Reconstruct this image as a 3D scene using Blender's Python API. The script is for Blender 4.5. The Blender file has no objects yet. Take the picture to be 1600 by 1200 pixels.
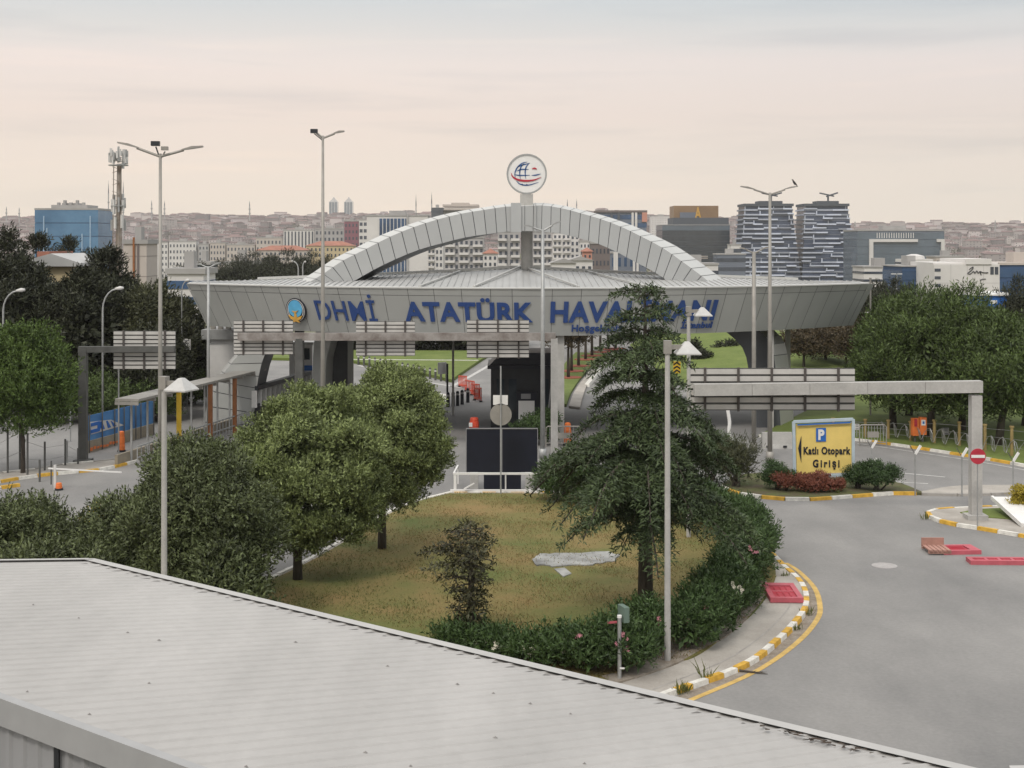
import bpy, math, random
import numpy as np
from mathutils import Vector, Matrix
from mathutils.geometry import tessellate_polygon

R = random.Random(7)
sc = bpy.context.scene
COL = sc.collection
F, H, HY = 2200.0, 11.0, 380.0       # focal length in photo pixels, eye height, horizon row


def W(px, py, Y):
    return Vector(((px - 800) * Y / F, Y, H - (py - HY) * Y / F))


def G(px, py, z=0.0):
    Y = (H - z) * F / (py - HY)
    return Vector(((px - 800) * Y / F, Y, z))


def lin(c):
    return tuple(((v / 255) / 12.92 if v / 255 <= .04045 else ((v / 255 + .055) / 1.055) ** 2.4) for v in c)


# ------------------------------------------------------------------ materials
def _n(nt, t, **kw):
    n = nt.nodes.new(t)
    for k, v in kw.items():
        setattr(n, k, v)
    return n


def mat(name, col, col2=None, rough=.7, var=.12, scale=2.0, metal=0.0, bump=0.0, bscale=30.0, island=0.0, obj=0.0,
        detail=5.0, fine=0.0, fscale=60.0, spec=.4, stretch=None, emit=0.0, hue=0.0):
    m = bpy.data.materials.new(name)
    m.use_nodes = True
    nt = m.node_tree
    L = nt.links.new
    b = nt.nodes['Principled BSDF']
    b.inputs['Roughness'].default_value = rough
    b.inputs['Metallic'].default_value = metal
    b.inputs['Specular IOR Level'].default_value = spec
    g = _n(nt, 'ShaderNodeNewGeometry')
    vec = g.outputs['Position']
    if stretch:
        mp = _n(nt, 'ShaderNodeMapping')
        mp.inputs['Scale'].default_value = stretch
        L(vec, mp.inputs['Vector'])
        vec = mp.outputs['Vector']
    nz = _n(nt, 'ShaderNodeTexNoise')
    nz.inputs['Scale'].default_value = scale
    nz.inputs['Detail'].default_value = detail
    nz.inputs['Roughness'].default_value = .62
    L(vec, nz.inputs['Vector'])
    rp = _n(nt, 'ShaderNodeMapRange')
    rp.inputs['From Min'].default_value = .32
    rp.inputs['From Max'].default_value = .68
    L(nz.outputs['Fac'], rp.inputs['Value'])
    mx = _n(nt, 'ShaderNodeMix', data_type='RGBA')
    a = tuple(v * (1 - var) for v in col)
    c2 = col2 if col2 else tuple(min(1, v * (1 + var)) for v in col)
    mx.inputs['A'].default_value = (*a, 1)
    mx.inputs['B'].default_value = (*c2, 1)
    L(rp.outputs['Result'], mx.inputs['Factor'])
    out = mx.outputs['Result']

    def mul(out, fac, lo, hi):
        r = _n(nt, 'ShaderNodeMapRange')
        r.inputs['To Min'].default_value = lo
        r.inputs['To Max'].default_value = hi
        L(fac, r.inputs['Value'])
        v = _n(nt, 'ShaderNodeVectorMath', operation='SCALE')
        L(out, v.inputs[0])
        L(r.outputs['Result'], v.inputs['Scale'])
        return v.outputs['Vector']
    if fine:
        f2 = _n(nt, 'ShaderNodeTexNoise')
        f2.inputs['Scale'].default_value = fscale
        f2.inputs['Detail'].default_value = 3
        L(g.outputs['Position'], f2.inputs['Vector'])
        out = mul(out, f2.outputs['Fac'], 1 - fine, 1 + fine)
    if island:
        out = mul(out, g.outputs['Random Per Island'], 1 - island, 1 + island)
    if obj:
        oi = _n(nt, 'ShaderNodeObjectInfo')
        out = mul(out, oi.outputs['Random'], 1 - obj, 1 + obj)
    if hue:
        hs = _n(nt, 'ShaderNodeHueSaturation')
        r = _n(nt, 'ShaderNodeMapRange')
        r.inputs['To Min'].default_value = .5 - hue
        r.inputs['To Max'].default_value = .5 + hue
        w = _n(nt, 'ShaderNodeTexWhiteNoise', noise_dimensions='1D')
        L(g.outputs['Random Per Island'], w.inputs['W'])
        L(w.outputs['Value'], r.inputs['Value'])
        L(r.outputs['Result'], hs.inputs['Hue'])
        L(out, hs.inputs['Color'])
        out = hs.outputs['Color']
    L(out, b.inputs['Base Color'])
    if bump:
        bn = _n(nt, 'ShaderNodeTexNoise')
        bn.inputs['Scale'].default_value = bscale
        bn.inputs['Detail'].default_value = 4
        L(vec, bn.inputs['Vector'])
        bp = _n(nt, 'ShaderNodeBump')
        bp.inputs['Strength'].default_value = bump
        bp.inputs['Distance'].default_value = .05
        L(bn.outputs['Fac'], bp.inputs['Height'])
        L(bp.outputs['Normal'], b.inputs['Normal'])
    if emit:
        L(out, b.inputs['Emission Color'])
        b.inputs['Emission Strength'].default_value = emit
    return m


def leafmat(name, ca, cb, trans=.3, rough=.55, patch=.35, spread=.6):
    """leaf colour ranges from ca to cb leaf by leaf, with broad clumps of differing tone"""
    m = bpy.data.materials.new(name)
    m.use_nodes = True
    nt = m.node_tree
    L = nt.links.new
    b = nt.nodes['Principled BSDF']
    o = nt.nodes['Material Output']
    b.inputs['Roughness'].default_value = rough
    b.inputs['Specular IOR Level'].default_value = .35
    g = _n(nt, 'ShaderNodeNewGeometry')
    nz = _n(nt, 'ShaderNodeTexNoise')
    nz.inputs['Scale'].default_value = 1.1
    nz.inputs['Detail'].default_value = 2
    L(g.outputs['Position'], nz.inputs['Vector'])
    ad = _n(nt, 'ShaderNodeMath', operation='MULTIPLY_ADD')
    ad.inputs[1].default_value = patch * 2
    ad.inputs[2].default_value = -patch
    L(nz.outputs['Fac'], ad.inputs[0])
    a2 = _n(nt, 'ShaderNodeMath', operation='ADD', use_clamp=True)
    rr = _n(nt, 'ShaderNodeMapRange')
    rr.inputs['To Min'].default_value = .5 - spread / 2
    rr.inputs['To Max'].default_value = .5 + spread / 2
    L(g.outputs['Random Per Island'], rr.inputs['Value'])
    L(ad.outputs[0], a2.inputs[0])
    L(rr.outputs['Result'], a2.inputs[1])
    mx = _n(nt, 'ShaderNodeMix', data_type='RGBA')
    mx.inputs['A'].default_value = (*ca, 1)
    mx.inputs['B'].default_value = (*cb, 1)
    L(a2.outputs[0], mx.inputs['Factor'])
    L(mx.outputs['Result'], b.inputs['Base Color'])
    t = _n(nt, 'ShaderNodeBsdfTranslucent')
    L(mx.outputs['Result'], t.inputs['Color'])
    ms = _n(nt, 'ShaderNodeMixShader')
    ms.inputs[0].default_value = trans
    L(b.outputs[0], ms.inputs[1])
    L(t.outputs[0], ms.inputs[2])
    L(ms.outputs[0], o.inputs['Surface'])
    return m


# ------------------------------------------------------------------ mesh builder
WO = {}                # world origin of (unrotated) roots and parts


class MB:
    def __init__(s):
        s.v, s.f, s.m, s.k = [], [], [], 0

    def face(s, pts, mi=None):
        i = len(s.v)
        s.v += [tuple(p) for p in pts]
        s.f.append(tuple(range(i, i + len(pts))))
        s.m.append(s.k if mi is None else mi)

    def add(s, vs, fs, mi=None):
        i = len(s.v)
        s.v += [tuple(p) for p in vs]
        for f in fs:
            s.f.append(tuple(j + i for j in f))
            s.m.append(s.k if mi is None else mi)

    def box(s, c, d, rz=0.0, mi=None, top=None):
        """box centred at c with sizes d; top = (sx, sy) scale of the upper face"""
        cx, cy, cz = c
        dx, dy, dz = d[0] / 2, d[1] / 2, d[2] / 2
        cr, sr = math.cos(rz), math.sin(rz)
        vs = []
        for z in (-dz, dz):
            tx, ty = (top if (top and z > 0) else (1, 1))
            for x, y in ((-dx, -dy), (dx, -dy), (dx, dy), (-dx, dy)):
                x *= tx
                y *= ty
                vs.append((cx + x * cr - y * sr, cy + x * sr + y * cr, cz + z))
        s.add(vs, [(3, 2, 1, 0), (4, 5, 6, 7), (0, 1, 5, 4), (1, 2, 6, 5), (2, 3, 7, 6), (3, 0, 4, 7)], mi)

    def bb(s, a, b, mi=None):
        """axis-aligned box between two corners"""
        s.box([(a[i] + b[i]) / 2 for i in range(3)], [abs(b[i] - a[i]) for i in range(3)], 0, mi)

    def bar(s, p0, p1, w, h=None, mi=None):
        """square bar from p0 to p1, w across, h in the up direction"""
        h = h or w
        p0, p1 = Vector(p0), Vector(p1)
        d = (p1 - p0).normalized()
        up = Vector((0, 0, 1)) if abs(d.z) < .95 else Vector((0, 1, 0))
        a = d.cross(up).normalized() * w / 2
        b = a.cross(d).normalized() * h / 2
        vs = [p + x * a + y * b for p in (p0, p1) for x, y in ((-1, -1), (1, -1), (1, 1), (-1, 1))]
        s.add(vs, [(0, 1, 2, 3), (7, 6, 5, 4), (4, 5, 1, 0), (5, 6, 2, 1), (6, 7, 3, 2), (7, 4, 0, 3)], mi)

    def tube(s, pts, rad, n=8, mi=None, caps=True):
        pts = [Vector(p) for p in pts]
        if not hasattr(rad, '__len__'):
            rad = [rad] * len(pts)
        vs, fs = [], []
        ref = None
        for i, p in enumerate(pts):
            d = (pts[min(i + 1, len(pts) - 1)] - pts[max(i - 1, 0)]).normalized()
            if ref is None:
                ref = Vector((1, 0, 0)) if abs(d.x) < .9 else Vector((0, 1, 0))
            a = (ref - d * ref.dot(d)).normalized()
            ref = a
            b = d.cross(a)
            for k in range(n):
                t = 2 * math.pi * k / n
                vs.append(p + (a * math.cos(t) + b * math.sin(t)) * rad[i])
        for i in range(len(pts) - 1):
            for k in range(n):
                k2 = (k + 1) % n
                fs.append((i * n + k, i * n + k2, (i + 1) * n + k2, (i + 1) * n + k))
        if caps:
            fs.append(tuple(range(n))[::-1])
            fs.append(tuple((len(pts) - 1) * n + k for k in range(n)))
        s.add(vs, fs, mi)

    def disc(s, c, nrm, r, th, n=32, mi=None, ri=0.0):
        """a thick disc (or ring when ri > 0) facing nrm"""
        c, nrm = Vector(c), Vector(nrm).normalized()
        up = Vector((0, 0, 1)) if abs(nrm.z) < .9 else Vector((0, 1, 0))
        a = up.cross(nrm).normalized()
        b = nrm.cross(a)
        ring = lambda rr, o: [c + (a * math.cos(2 * math.pi * k / n) + b * math.sin(2 * math.pi * k / n)) * rr + nrm * o for k in range(n)]
        if ri <= 0:
            vs = ring(r, th / 2) + ring(r, -th / 2)
            fs = [tuple(range(n)), tuple(range(n, 2 * n))[::-1]]
            fs += [(k, n + k, n + (k + 1) % n, (k + 1) % n) for k in range(n)]
        else:
            vs = ring(r, th / 2) + ring(ri, th / 2) + ring(r, -th / 2) + ring(ri, -th / 2)
            fs = []
            for k in range(n):
                q = (k + 1) % n
                fs += [(k, q, n + q, n + k), (2 * n + q, 2 * n + k, 3 * n + k, 3 * n + q), (k, 2 * n + k, 2 * n + q, q),
                       (n + q, 3 * n + q, 3 * n + k, n + k)]
        s.add(vs, fs, mi)

    def prism(s, poly, z0, z1, mi=None):
        """vertical prism over a plan polygon (x, y)"""
        n = len(poly)
        tri = tessellate_polygon([[Vector((p[0], p[1], 0)) for p in poly]])
        vs = [(p[0], p[1], z1) for p in poly] + [(p[0], p[1], z0) for p in poly]
        fs = []
        for t in tri:
            a, b, c = [Vector((poly[i][0], poly[i][1], 0)) for i in t]
            t = tuple(t) if (b - a).cross(c - a).z > 0 else tuple(t)[::-1]
            fs.append(t)
            fs.append(tuple(i + n for i in t)[::-1])
        ar = sum(poly[i][0] * poly[(i + 1) % n][1] - poly[(i + 1) % n][0] * poly[i][1] for i in range(n))
        for i in range(n):
            j = (i + 1) % n
            fs.append((i, i + n, j + n, j) if ar > 0 else (j, j + n, i + n, i))
        s.add(vs, fs, mi)

    def strip(s, poly, base, ax, ay, th, mi=None):
        """extruded flat shape: 2-d polygon on axes ax, ay from base, thickness vector th"""
        base, ax, ay, th = Vector(base), Vector(ax), Vector(ay), Vector(th)
        n = len(poly)
        tri = tessellate_polygon([[Vector((p[0], p[1], 0)) for p in poly]])
        fr = [base + ax * p[0] + ay * p[1] + th for p in poly]
        bk = [base + ax * p[0] + ay * p[1] for p in poly]
        fs = [tuple(t) for t in tri] + [tuple(i + n for i in t)[::-1] for t in tri]
        fs += [(i, i + n, (i + 1) % n + n, (i + 1) % n) for i in range(n)]
        s.add(fr + bk, fs, mi)

    def build(s, name, mats, parent=None, smooth=False, local=False):
        me = bpy.data.meshes.new(name)
        off = Vector((0, 0, 0))
        if parent is not None and not local:
            off = WO.get(parent.name, Vector((0, 0, 0)))
        vs = [(v[0] - off.x, v[1] - off.y, v[2] - off.z) for v in s.v]
        me.from_pydata(vs, [], s.f)
        if not isinstance(mats, (list, tuple)):
            mats = [mats]
        for m in mats:
            me.materials.append(m)
        if len(mats) > 1:
            me.polygons.foreach_set('material_index', s.m)
        if smooth:
            me.polygons.foreach_set('use_smooth', [True] * len(me.polygons))
        me.update()
        o = bpy.data.objects.new(name, me)
        COL.objects.link(o)
        if parent is not None:
            o.parent = parent
            WO[o.name] = off
        return o


def np_mesh(name, V, Q, m, parent=None, off=None):
    me = bpy.data.meshes.new(name)
    me.vertices.add(len(V))
    me.vertices.foreach_set('co', np.asarray(V, np.float32).ravel())
    k = Q.shape[1]
    me.loops.add(Q.size)
    me.loops.foreach_set('vertex_index', np.asarray(Q, np.int32).ravel())
    me.polygons.add(len(Q))
    me.polygons.foreach_set('loop_start', np.arange(0, Q.size, k, dtype=np.int32))
    me.update(calc_edges=True)
    me.materials.append(m)
    o = bpy.data.objects.new(name, me)
    COL.objects.link(o)
    if parent is not None:
        o.parent = parent
    return o


def tag(o, label=None, cat=None, group=None, kind=None):
    if label:
        o['label'] = label
    if cat:
        o['category'] = cat
    if group:
        o['group'] = group
    if kind:
        o['kind'] = kind
    return o


def thing(name, label, cat, loc=(0, 0, 0), rz=0.0, group=None):
    o = bpy.data.objects.new(name, None)
    COL.objects.link(o)
    o.location = loc
    o.rotation_euler = (0, 0, rz)
    o.empty_display_size = .3
    tag(o, label, cat, group)
    WO[o.name] = Vector(loc)
    return o


def copy_tree(o, parent=None):
    c = o.copy()
    COL.objects.link(c)
    c.parent = parent
    for ch in list(o.children):
        copy_tree(ch, c)
    return c


def dup(o, loc, rz=0.0, label=None, scale=None):
    c = copy_tree(o)
    c.location = loc
    c.rotation_euler = (0, 0, rz)
    if scale:
        c.scale = scale if hasattr(scale, '__len__') else (scale,) * 3
    if label:
        c['label'] = label
    return c


def struct(name, mb, m):
    return tag(mb.build(name, m), kind='structure')


def arcpts(c, r, a0, a1, n):
    return [(c[0] + r * math.cos(math.radians(a0 + (a1 - a0) * i / n)), c[1] + r * math.sin(math.radians(a0 + (a1 - a0) * i / n))) for i in range(n + 1)]


def smooth_path(pts, n=8):
    """Catmull-Rom through plan or space points"""
    P = [Vector(p) for p in pts]
    P = [P[0] * 2 - P[1]] + P + [P[-1] * 2 - P[-2]]
    out = []
    for i in range(1, len(P) - 2):
        for k in range(n):
            t = k / n
            a, b, c, d = P[i - 1], P[i], P[i + 1], P[i + 2]
            out.append(.5 * ((2 * b) + (c - a) * t + (2 * a - 5 * b + 4 * c - d) * t * t + (3 * b - a - 3 * c + d) * t ** 3))
    out.append(P[-2])
    return out


def resample(path, step):
    out = [path[0].copy()]
    acc = 0.0
    for a, b in zip(path, path[1:]):
        seg = (b - a).length
        while seg and acc + seg >= step:
            t = (step - acc) / seg
            a = a + (b - a) * t
            out.append(a.copy())
            seg = (b - a).length
            acc = 0.0
        acc += seg
    return out


def text_mesh(s, bold=0.0, depth=.05, spacing=1.0):
    cu = bpy.data.curves.new('lettering', 'FONT')
    cu.body = s
    cu.extrude = depth / 2
    cu.offset = bold
    cu.space_character = spacing
    cu.resolution_u = 4
    o = bpy.data.objects.new('lettering', cu)
    COL.objects.link(o)
    dg = bpy.context.evaluated_depsgraph_get()
    dg.update()
    me = bpy.data.meshes.new_from_object(o.evaluated_get(dg))
    V = [v.co.copy() for v in me.vertices]
    Fc = [tuple(p.vertices) for p in me.polygons]
    bpy.data.objects.remove(o)
    bpy.data.curves.remove(cu)
    bpy.data.meshes.remove(me)
    return V, Fc


def flat_text(mb, s, base, ax, ay, w, h, bold=.02, depth=.02, spacing=1.05, mi=None):
    """lettering filling the box w x h from base along the unit axes ax, ay, raised along ax x ay"""
    V, Fc = text_mesh(s, bold, 1.0, spacing)
    x0, x1 = min(v.x for v in V), max(v.x for v in V)
    y0, y1 = min(v.y for v in V), max(v.y for v in V)
    base, ax, ay = Vector(base), Vector(ax), Vector(ay)
    nz = ax.cross(ay).normalized()
    mb.add([base + ax * ((v.x - x0) / (x1 - x0) * w) + ay * ((v.y - y0) / (y1 - y0) * h) + nz * (v.z + .5) * depth for v in V], Fc, mi)
# ------------------------------------------------------------------ palette
M = {}
M['asphalt'] = mat('asphalt', (.188, .184, .179), col2=(.262, .253, .242), scale=.22, stretch=(1, .55, 1), var=.1, rough=.85, fine=.16, fscale=9, bump=.25, bscale=60, detail=9)
M['earth'] = mat('earth', (.15, .13, .09), col2=(.10, .12, .05), scale=.08, rough=.95, detail=8)
M['lawn'] = mat('dry_lawn', (.25, .17, .066), col2=(.1, .125, .03), scale=.34, var=.1, rough=.95, fine=.4, fscale=14, bump=.6, bscale=22, detail=9)
M['turf'] = mat('green_turf', (.11, .155, .028), col2=(.145, .18, .042), scale=.5, rough=.95, fine=.25, fscale=6, bump=.4, bscale=14)
M['paving'] = mat('paving', (.33, .3, .265), col2=(.42, .39, .35), scale=.7, rough=.9, fine=.15, fscale=16, bump=.2, bscale=40, detail=8)
M['soil'] = mat('soil', (.13, .085, .055), col2=(.19, .13, .085), scale=1.5, rough=.95, fine=.3, fscale=20, bump=.6, bscale=25)
M['kerb_white'] = mat('kerb_white', (.62, .6, .55), rough=.7, var=.22, scale=4, fine=.14, fscale=22)
M['kerb_yellow'] = mat('kerb_yellow', (.56, .33, .045), rough=.7, var=.25, scale=4, fine=.14, fscale=22)
M['kerb_grey'] = mat('kerb_grey', (.32, .3, .275), rough=.85, var=.2, scale=2)
M['line_white'] = mat('line_white', (.46, .45, .43), rough=.8, var=.25, scale=2.5, fine=.2, fscale=18)
M['line_yellow'] = mat('line_yellow', (.52, .35, .11), rough=.8, var=.22, scale=2.5, fine=.2, fscale=18)
M['roof_white'] = mat('roof_white', (.345, .333, .318), col2=(.4, .386, .37), scale=.5, rough=.5, fine=.08, fscale=5, stretch=(1.6, .35, 1), detail=8, var=.04)
M['roof_trim'] = mat('roof_trim', (.41, .4, .385), rough=.45, var=.06)
M['shed_wall'] = mat('shed_wall', (.25, .25, .255), rough=.5, var=.1, scale=.8, stretch=(1, 1, .15))
M['shed_fascia'] = mat('shed_fascia', (.3, .3, .3), rough=.5, var=.06)
M['dark'] = mat('dark_paint', (.022, .024, .028), rough=.5, var=.2)
M['black'] = mat('black_gloss', (.012, .014, .024), rough=.35, var=.15)
M['island_soil'] = mat('island_soil', (.11, .085, .055), col2=(.1, .12, .035), scale=1.2, rough=.95, fine=.35, fscale=18, bump=.5, bscale=25)
M['leafy_soil'] = mat('leafy_soil', (.2, .16, .12), col2=(.3, .265, .225), scale=2.5, rough=.95, fine=.35, fscale=18, bump=.5, bscale=25)
M['roof_spot'] = mat('dark_spot', (.2, .19, .18), rough=.9)
M['panel'] = mat('gate_panel', (.36, .366, .352), rough=.5, metal=.12, var=.07, scale=.25, island=.05)
M['panel_arch'] = mat('arch_panel', (.41, .42, .42), rough=.45, metal=.25, var=.05, scale=.3, island=.04)
M['panel_top'] = mat('arch_top_panel', (.52, .52, .5), rough=.45, metal=.2, var=.05, scale=.3)
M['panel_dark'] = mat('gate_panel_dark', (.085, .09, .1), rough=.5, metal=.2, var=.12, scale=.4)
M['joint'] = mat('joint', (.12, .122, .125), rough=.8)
M['gate_roof'] = mat('gate_roof', (.42, .42, .41), rough=.45, metal=.2, var=.07, scale=.3)
M['letter_blue'] = mat('letter_blue', (.024, .06, .2), rough=.5, var=.08, scale=3)
M['white'] = mat('white_paint', (.72, .71, .69), rough=.5, var=.05)
M['offwhite'] = mat('offwhite', (.56, .55, .53), rough=.6, var=.08)
M['shade'] = mat('lamp_shade_paint', (.46, .455, .44), rough=.5, var=.1, scale=4)
M['logo_blue'] = mat('logo_blue', (.03, .09, .24), rough=.4)
M['red'] = mat('red_paint', (.4, .025, .045), rough=.45, var=.15)
M['sky_blue'] = mat('sky_blue', (.10, .38, .62), rough=.4)
M['gold'] = mat('gold', (.55, .31, .06), rough=.4, var=.15)
M['steel'] = mat('galvanised', (.36, .365, .36), rough=.5, metal=.45, var=.12, scale=3, fine=.1, fscale=20)
M['steel_lt'] = mat('light_pole', (.29, .275, .25), rough=.5, metal=.2, var=.12, scale=2)
M['steel_rust'] = mat('weathered_pole', (.22, .17, .13), col2=(.34, .31, .28), rough=.6, metal=.2, scale=1.2)
M['concrete'] = mat('concrete', (.4, .39, .37), rough=.85, var=.12, scale=1.4, fine=.14, fscale=14)
M['gantry_dark'] = mat('gantry_dark', (.085, .085, .08), rough=.6, var=.2)
M['gantry_rust'] = mat('gantry_rust', (.16, .13, .115), col2=(.34, .32, .3), rough=.7, scale=1.3)
M['sign_back'] = mat('sign_back', (.5, .485, .46), rough=.5, metal=.15, var=.07, scale=2)
M['bracket'] = mat('bracket', (.075, .065, .06), rough=.7)
M['sign_yellow'] = mat('sign_yellow', (.74, .56, .17), rough=.5, var=.05, scale=2)
M['sign_frame'] = mat('sign_frame', (.42, .5, .55), rough=.5, var=.08)
M['blue'] = mat('blue_paint', (.02, .13, .45), rough=.45, var=.1)
M['banner_blue'] = mat('banner_blue', (.045, .16, .4), col2=(.09, .25, .5), rough=.6, scale=.8)
M['orange'] = mat('orange_plastic', (.68, .17, .04), rough=.5, var=.15)
M['red_orange'] = mat('red_orange_plastic', (.62, .075, .035), rough=.5, var=.2)
M['pink_red'] = mat('faded_red_plastic', (.46, .1, .125), rough=.55, var=.12)
M['yellow'] = mat('yellow_paint', (.62, .4, .03), rough=.5, var=.12)
M['ochre'] = mat('ochre_post', (.27, .2, .08), rough=.7, var=.2)
M['brown'] = mat('brown_paint', (.26, .1, .035), rough=.6, var=.2)
M['tan_wall'] = mat('tan_wall', (.27, .235, .18), rough=.9, var=.15)
M['bark'] = mat('bark', (.055, .045, .037), col2=(.10, .085, .07), rough=.95, scale=7, bump=.6, bscale=25, stretch=(1, 1, .25))
M['glass_dark'] = mat('glass_dark', (.03, .04, .05), rough=.12, var=.3, scale=.3, spec=.6)
M['glass_blue'] = mat('glass_blue', (.05, .11, .19), rough=.1, var=.3, scale=.15, spec=.7)
M['screen_white'] = mat('poster_white', (.6, .62, .6), rough=.5, var=.06)
M['wire'] = mat('wire', (.3, .3, .29), rough=.5, metal=.5)
M['flower_pink'] = mat('flower_pink', (.6, .25, .3), rough=.6, island=.2)
M['flower_white'] = mat('flower_white', (.72, .68, .55), rough=.6, island=.12)
M['bird'] = mat('bird_feathers', (.05, .045, .045), rough=.8)
M['manhole'] = mat('manhole_iron', (.36, .34, .33), rough=.7, var=.12, scale=6)
M['slab'] = mat('concrete_slab', (.42, .42, .4), col2=(.17, .17, .165), rough=.85, scale=1.6, detail=8)
M['pallet'] = mat('weathered_wood', (.36, .2, .16), rough=.85, var=.2)
# foliage
M['lf_olive'] = leafmat('olive_leaves', (0.030, 0.040, 0.016), (.35, .42, .155), trans=0.07)
M['lf_bush'] = leafmat('dull_olive_leaves', (0.016, 0.020, 0.010), (.165, .2, .08), trans=0.07)
M['lf_cedar'] = leafmat('cedar_needles', (0.008, 0.017, 0.007), (.095, .135, .05), trans=0.07)
M['lf_young'] = leafmat('young_cedar_needles', (0.018, 0.020, 0.011), (.11, .105, .045), trans=0.09)
M['lf_hedge'] = leafmat('oleander_leaves', (0.018, 0.037, 0.012), (.1, .165, .05), trans=0.15)
M['lf_pine'] = leafmat('pine_needles', (0.007, 0.012, 0.004), (.125, .185, .045), trans=0.07)
M['lf_dark'] = leafmat('dark_conifer_needles', (0.005, 0.007, 0.004), (.05, .056, .025), trans=0.04)
M['lf_bright'] = leafmat('bright_pine_needles', (0.015, 0.030, 0.006), (.13, .2, .04), trans=0.09)
M['lf_far'] = leafmat('far_tree_leaves', (0.018, 0.022, 0.011), (.10, .105, .045), trans=0.12)
M['lf_red'] = leafmat('barberry_leaves', (.13, .04, .025), (.3, .11, .07), trans=.2)
M['lf_round'] = leafmat('clipped_shrub_leaves', (0.013, 0.029, 0.010), (.075, .13, .04), trans=0.12)
M['lf_yellow'] = leafmat('yellow_shrub_leaves', (.25, .2, .02), (.5, .4, .05), trans=.3)
M['lf_plum'] = leafmat('reddish_tree_leaves', (.04, .035, .02), (.12, .085, .045), trans=.2)
M['lf_grass'] = leafmat('dry_grass_blades', (.18, .13, .05), (.3, .215, .09), trans=.3, patch=.5)
M['lf_grass_g'] = leafmat('green_grass_blades', (.09, .11, .03), (.15, .165, .05), trans=.3, patch=.5)
# ------------------------------------------------------------------ ground, roads, islands
def noise2(x, y):
    return (math.sin(x * .0021 + 1.3) + math.sin(x * .0047 + y * .0013 + .4) * .6 + math.sin(x * .011 + y * .004) * .3 + math.sin(x * .023 - y * .009) * .15) / 2


def sstep(a, b, x):
    t = max(0, min(1, (x - a) / (b - a)))
    return t * t * (3 - 2 * t)


def terrain(x, y):
    z = -24 * sstep(220, 480, y)
    rid = 64 - 17 * sstep(100, 900, x) + 7 * noise2(x * 1.4, 0) * min(1, y / 3000)
    z += (rid + 24) * sstep(1250, 3400, y) * (1 + .0 * x)
    z += 5 * noise2(x * 1.7 + 300, y * 1.5) * sstep(1200, 2200, y)
    z -= (rid + 5) * sstep(3450, 4300, y)
    return z


gm = MB()
ys = [-60, 0, 60, 140, 220, 260, 300, 340, 380, 430, 480, 600, 800, 1000, 1200] + list(range(1300, 3900, 100))
xs = [-3000, -2600, -2200] + list(range(-1900, 1901, 100)) + [2200, 2600, 3000]
gv = [(x, y, terrain(x, y)) for y in ys for x in xs]
n = len(xs)
gm.add(gv, [(j * n + i, j * n + i + 1, (j + 1) * n + i + 1, (j + 1) * n + i) for j in range(len(ys) - 1) for i in range(n - 1)])
gm_o = gm.build('ground', M['earth'], smooth=True)
tag(gm_o, kind='structure')


def sheet(name, poly, z, m, z0=None):
    b = MB()
    b.prism([(p[0], p[1]) for p in poly], z - .35 if z0 is None else z0, z)
    return struct(name, b, m)


def kerb(path, w=.2, h=.14, seg=.9, mats=('kerb_white', 'kerb_yellow'), z0=-.02, jitter=.08, name='kerb'):
    P = [Vector((p[0], p[1], 0)) for p in path]
    P = resample(P, seg)
    b = MB()
    for i, (p, q) in enumerate(zip(P, P[1:])):
        d = (q - p).normalized()
        g = d * .012
        h2 = h + R.uniform(-.012, .012)
        c = (p + q) / 2
        b.box((c.x, c.y, (h2 + z0) / 2), ((q - p).length - .024, w, h2 - z0), math.atan2(d.y, d.x), i % 2, top=(.99, .82))
    return struct(name, b, [M[m] for m in mats])


def line(name, path, w, m, z=.012, dash=None):
    P = [Vector((p[0], p[1], z)) for p in path]
    b = MB()
    if dash:
        P = resample(P, dash)
    for i, (p, q) in enumerate(zip(P, P[1:])):
        if dash and i % 3:
            continue
        d0 = (q - p).normalized()
        d = Vector((-d0.y, d0.x, 0)) * w / 2
        b.face([p + d, p - d, q - d, q + d])
    return struct(name, b, M[m])


def px_path(pts, n=6):
    return [(v.x, v.y) for v in smooth_path([G(*p) for p in pts], n)]


# asphalt everywhere round the junction and through the gate
sheet('road', [(-90, 8), (60, 8), (75, 60), (60, 100), (34, 128), (30, 170), (-40, 170), (-60, 120), (-90, 95)], .004, M['asphalt'], -.3)

# the near island: lawn in the middle, pavement along the right, painted kerb round it
kr = px_path([(930, 1135), (1050, 1086), (1160, 1045), (1218, 1002), (1254, 962), (1260, 938), (1250, 912), (1222, 886), (1190, 850), (1165, 818), (1120, 795), (1060, 782), (960, 776), (840, 773), (705, 773)])
kl = px_path([(705, 773), (640, 790), (600, 808), (540, 845), (470, 885), (380, 925), (250, 960)])
isl = kr + kl[1:] + [(-22, 30), (-10, 26), (0, 27), (2, 31)]
sheet('pavement', isl, .115, M['paving'])
hedge_in = [(1010, 1042), (1075, 1038), (1130, 1003), (1180, 962), (1205, 925), (1212, 900), (1200, 872), (1180, 845), (1155, 818), (1110, 797), (1050, 785), (960, 779), (840, 776), (708, 776)]
lw = [(v[0], v[1]) for v in px_path([(780, 1150)] + [(930, 1085)] + hedge_in)] + [(p[0] + .25, p[1]) for p in kl[1:]] + [(-22, 30), (-9, 27)]
sheet('lawn', lw, .15, M['lawn'], 0)
kerb(kr, seg=.62)
kerb(kl, seg=.9, mats=('kerb_white', 'kerb_white'))
line('road_edge_line', px_path([(960, 1145), (1075, 1096), (1180, 1050), (1245, 1005), (1277, 968), (1281, 945), (1272, 918), (1248, 893), (1228, 880)]), .16, 'line_yellow')
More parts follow.
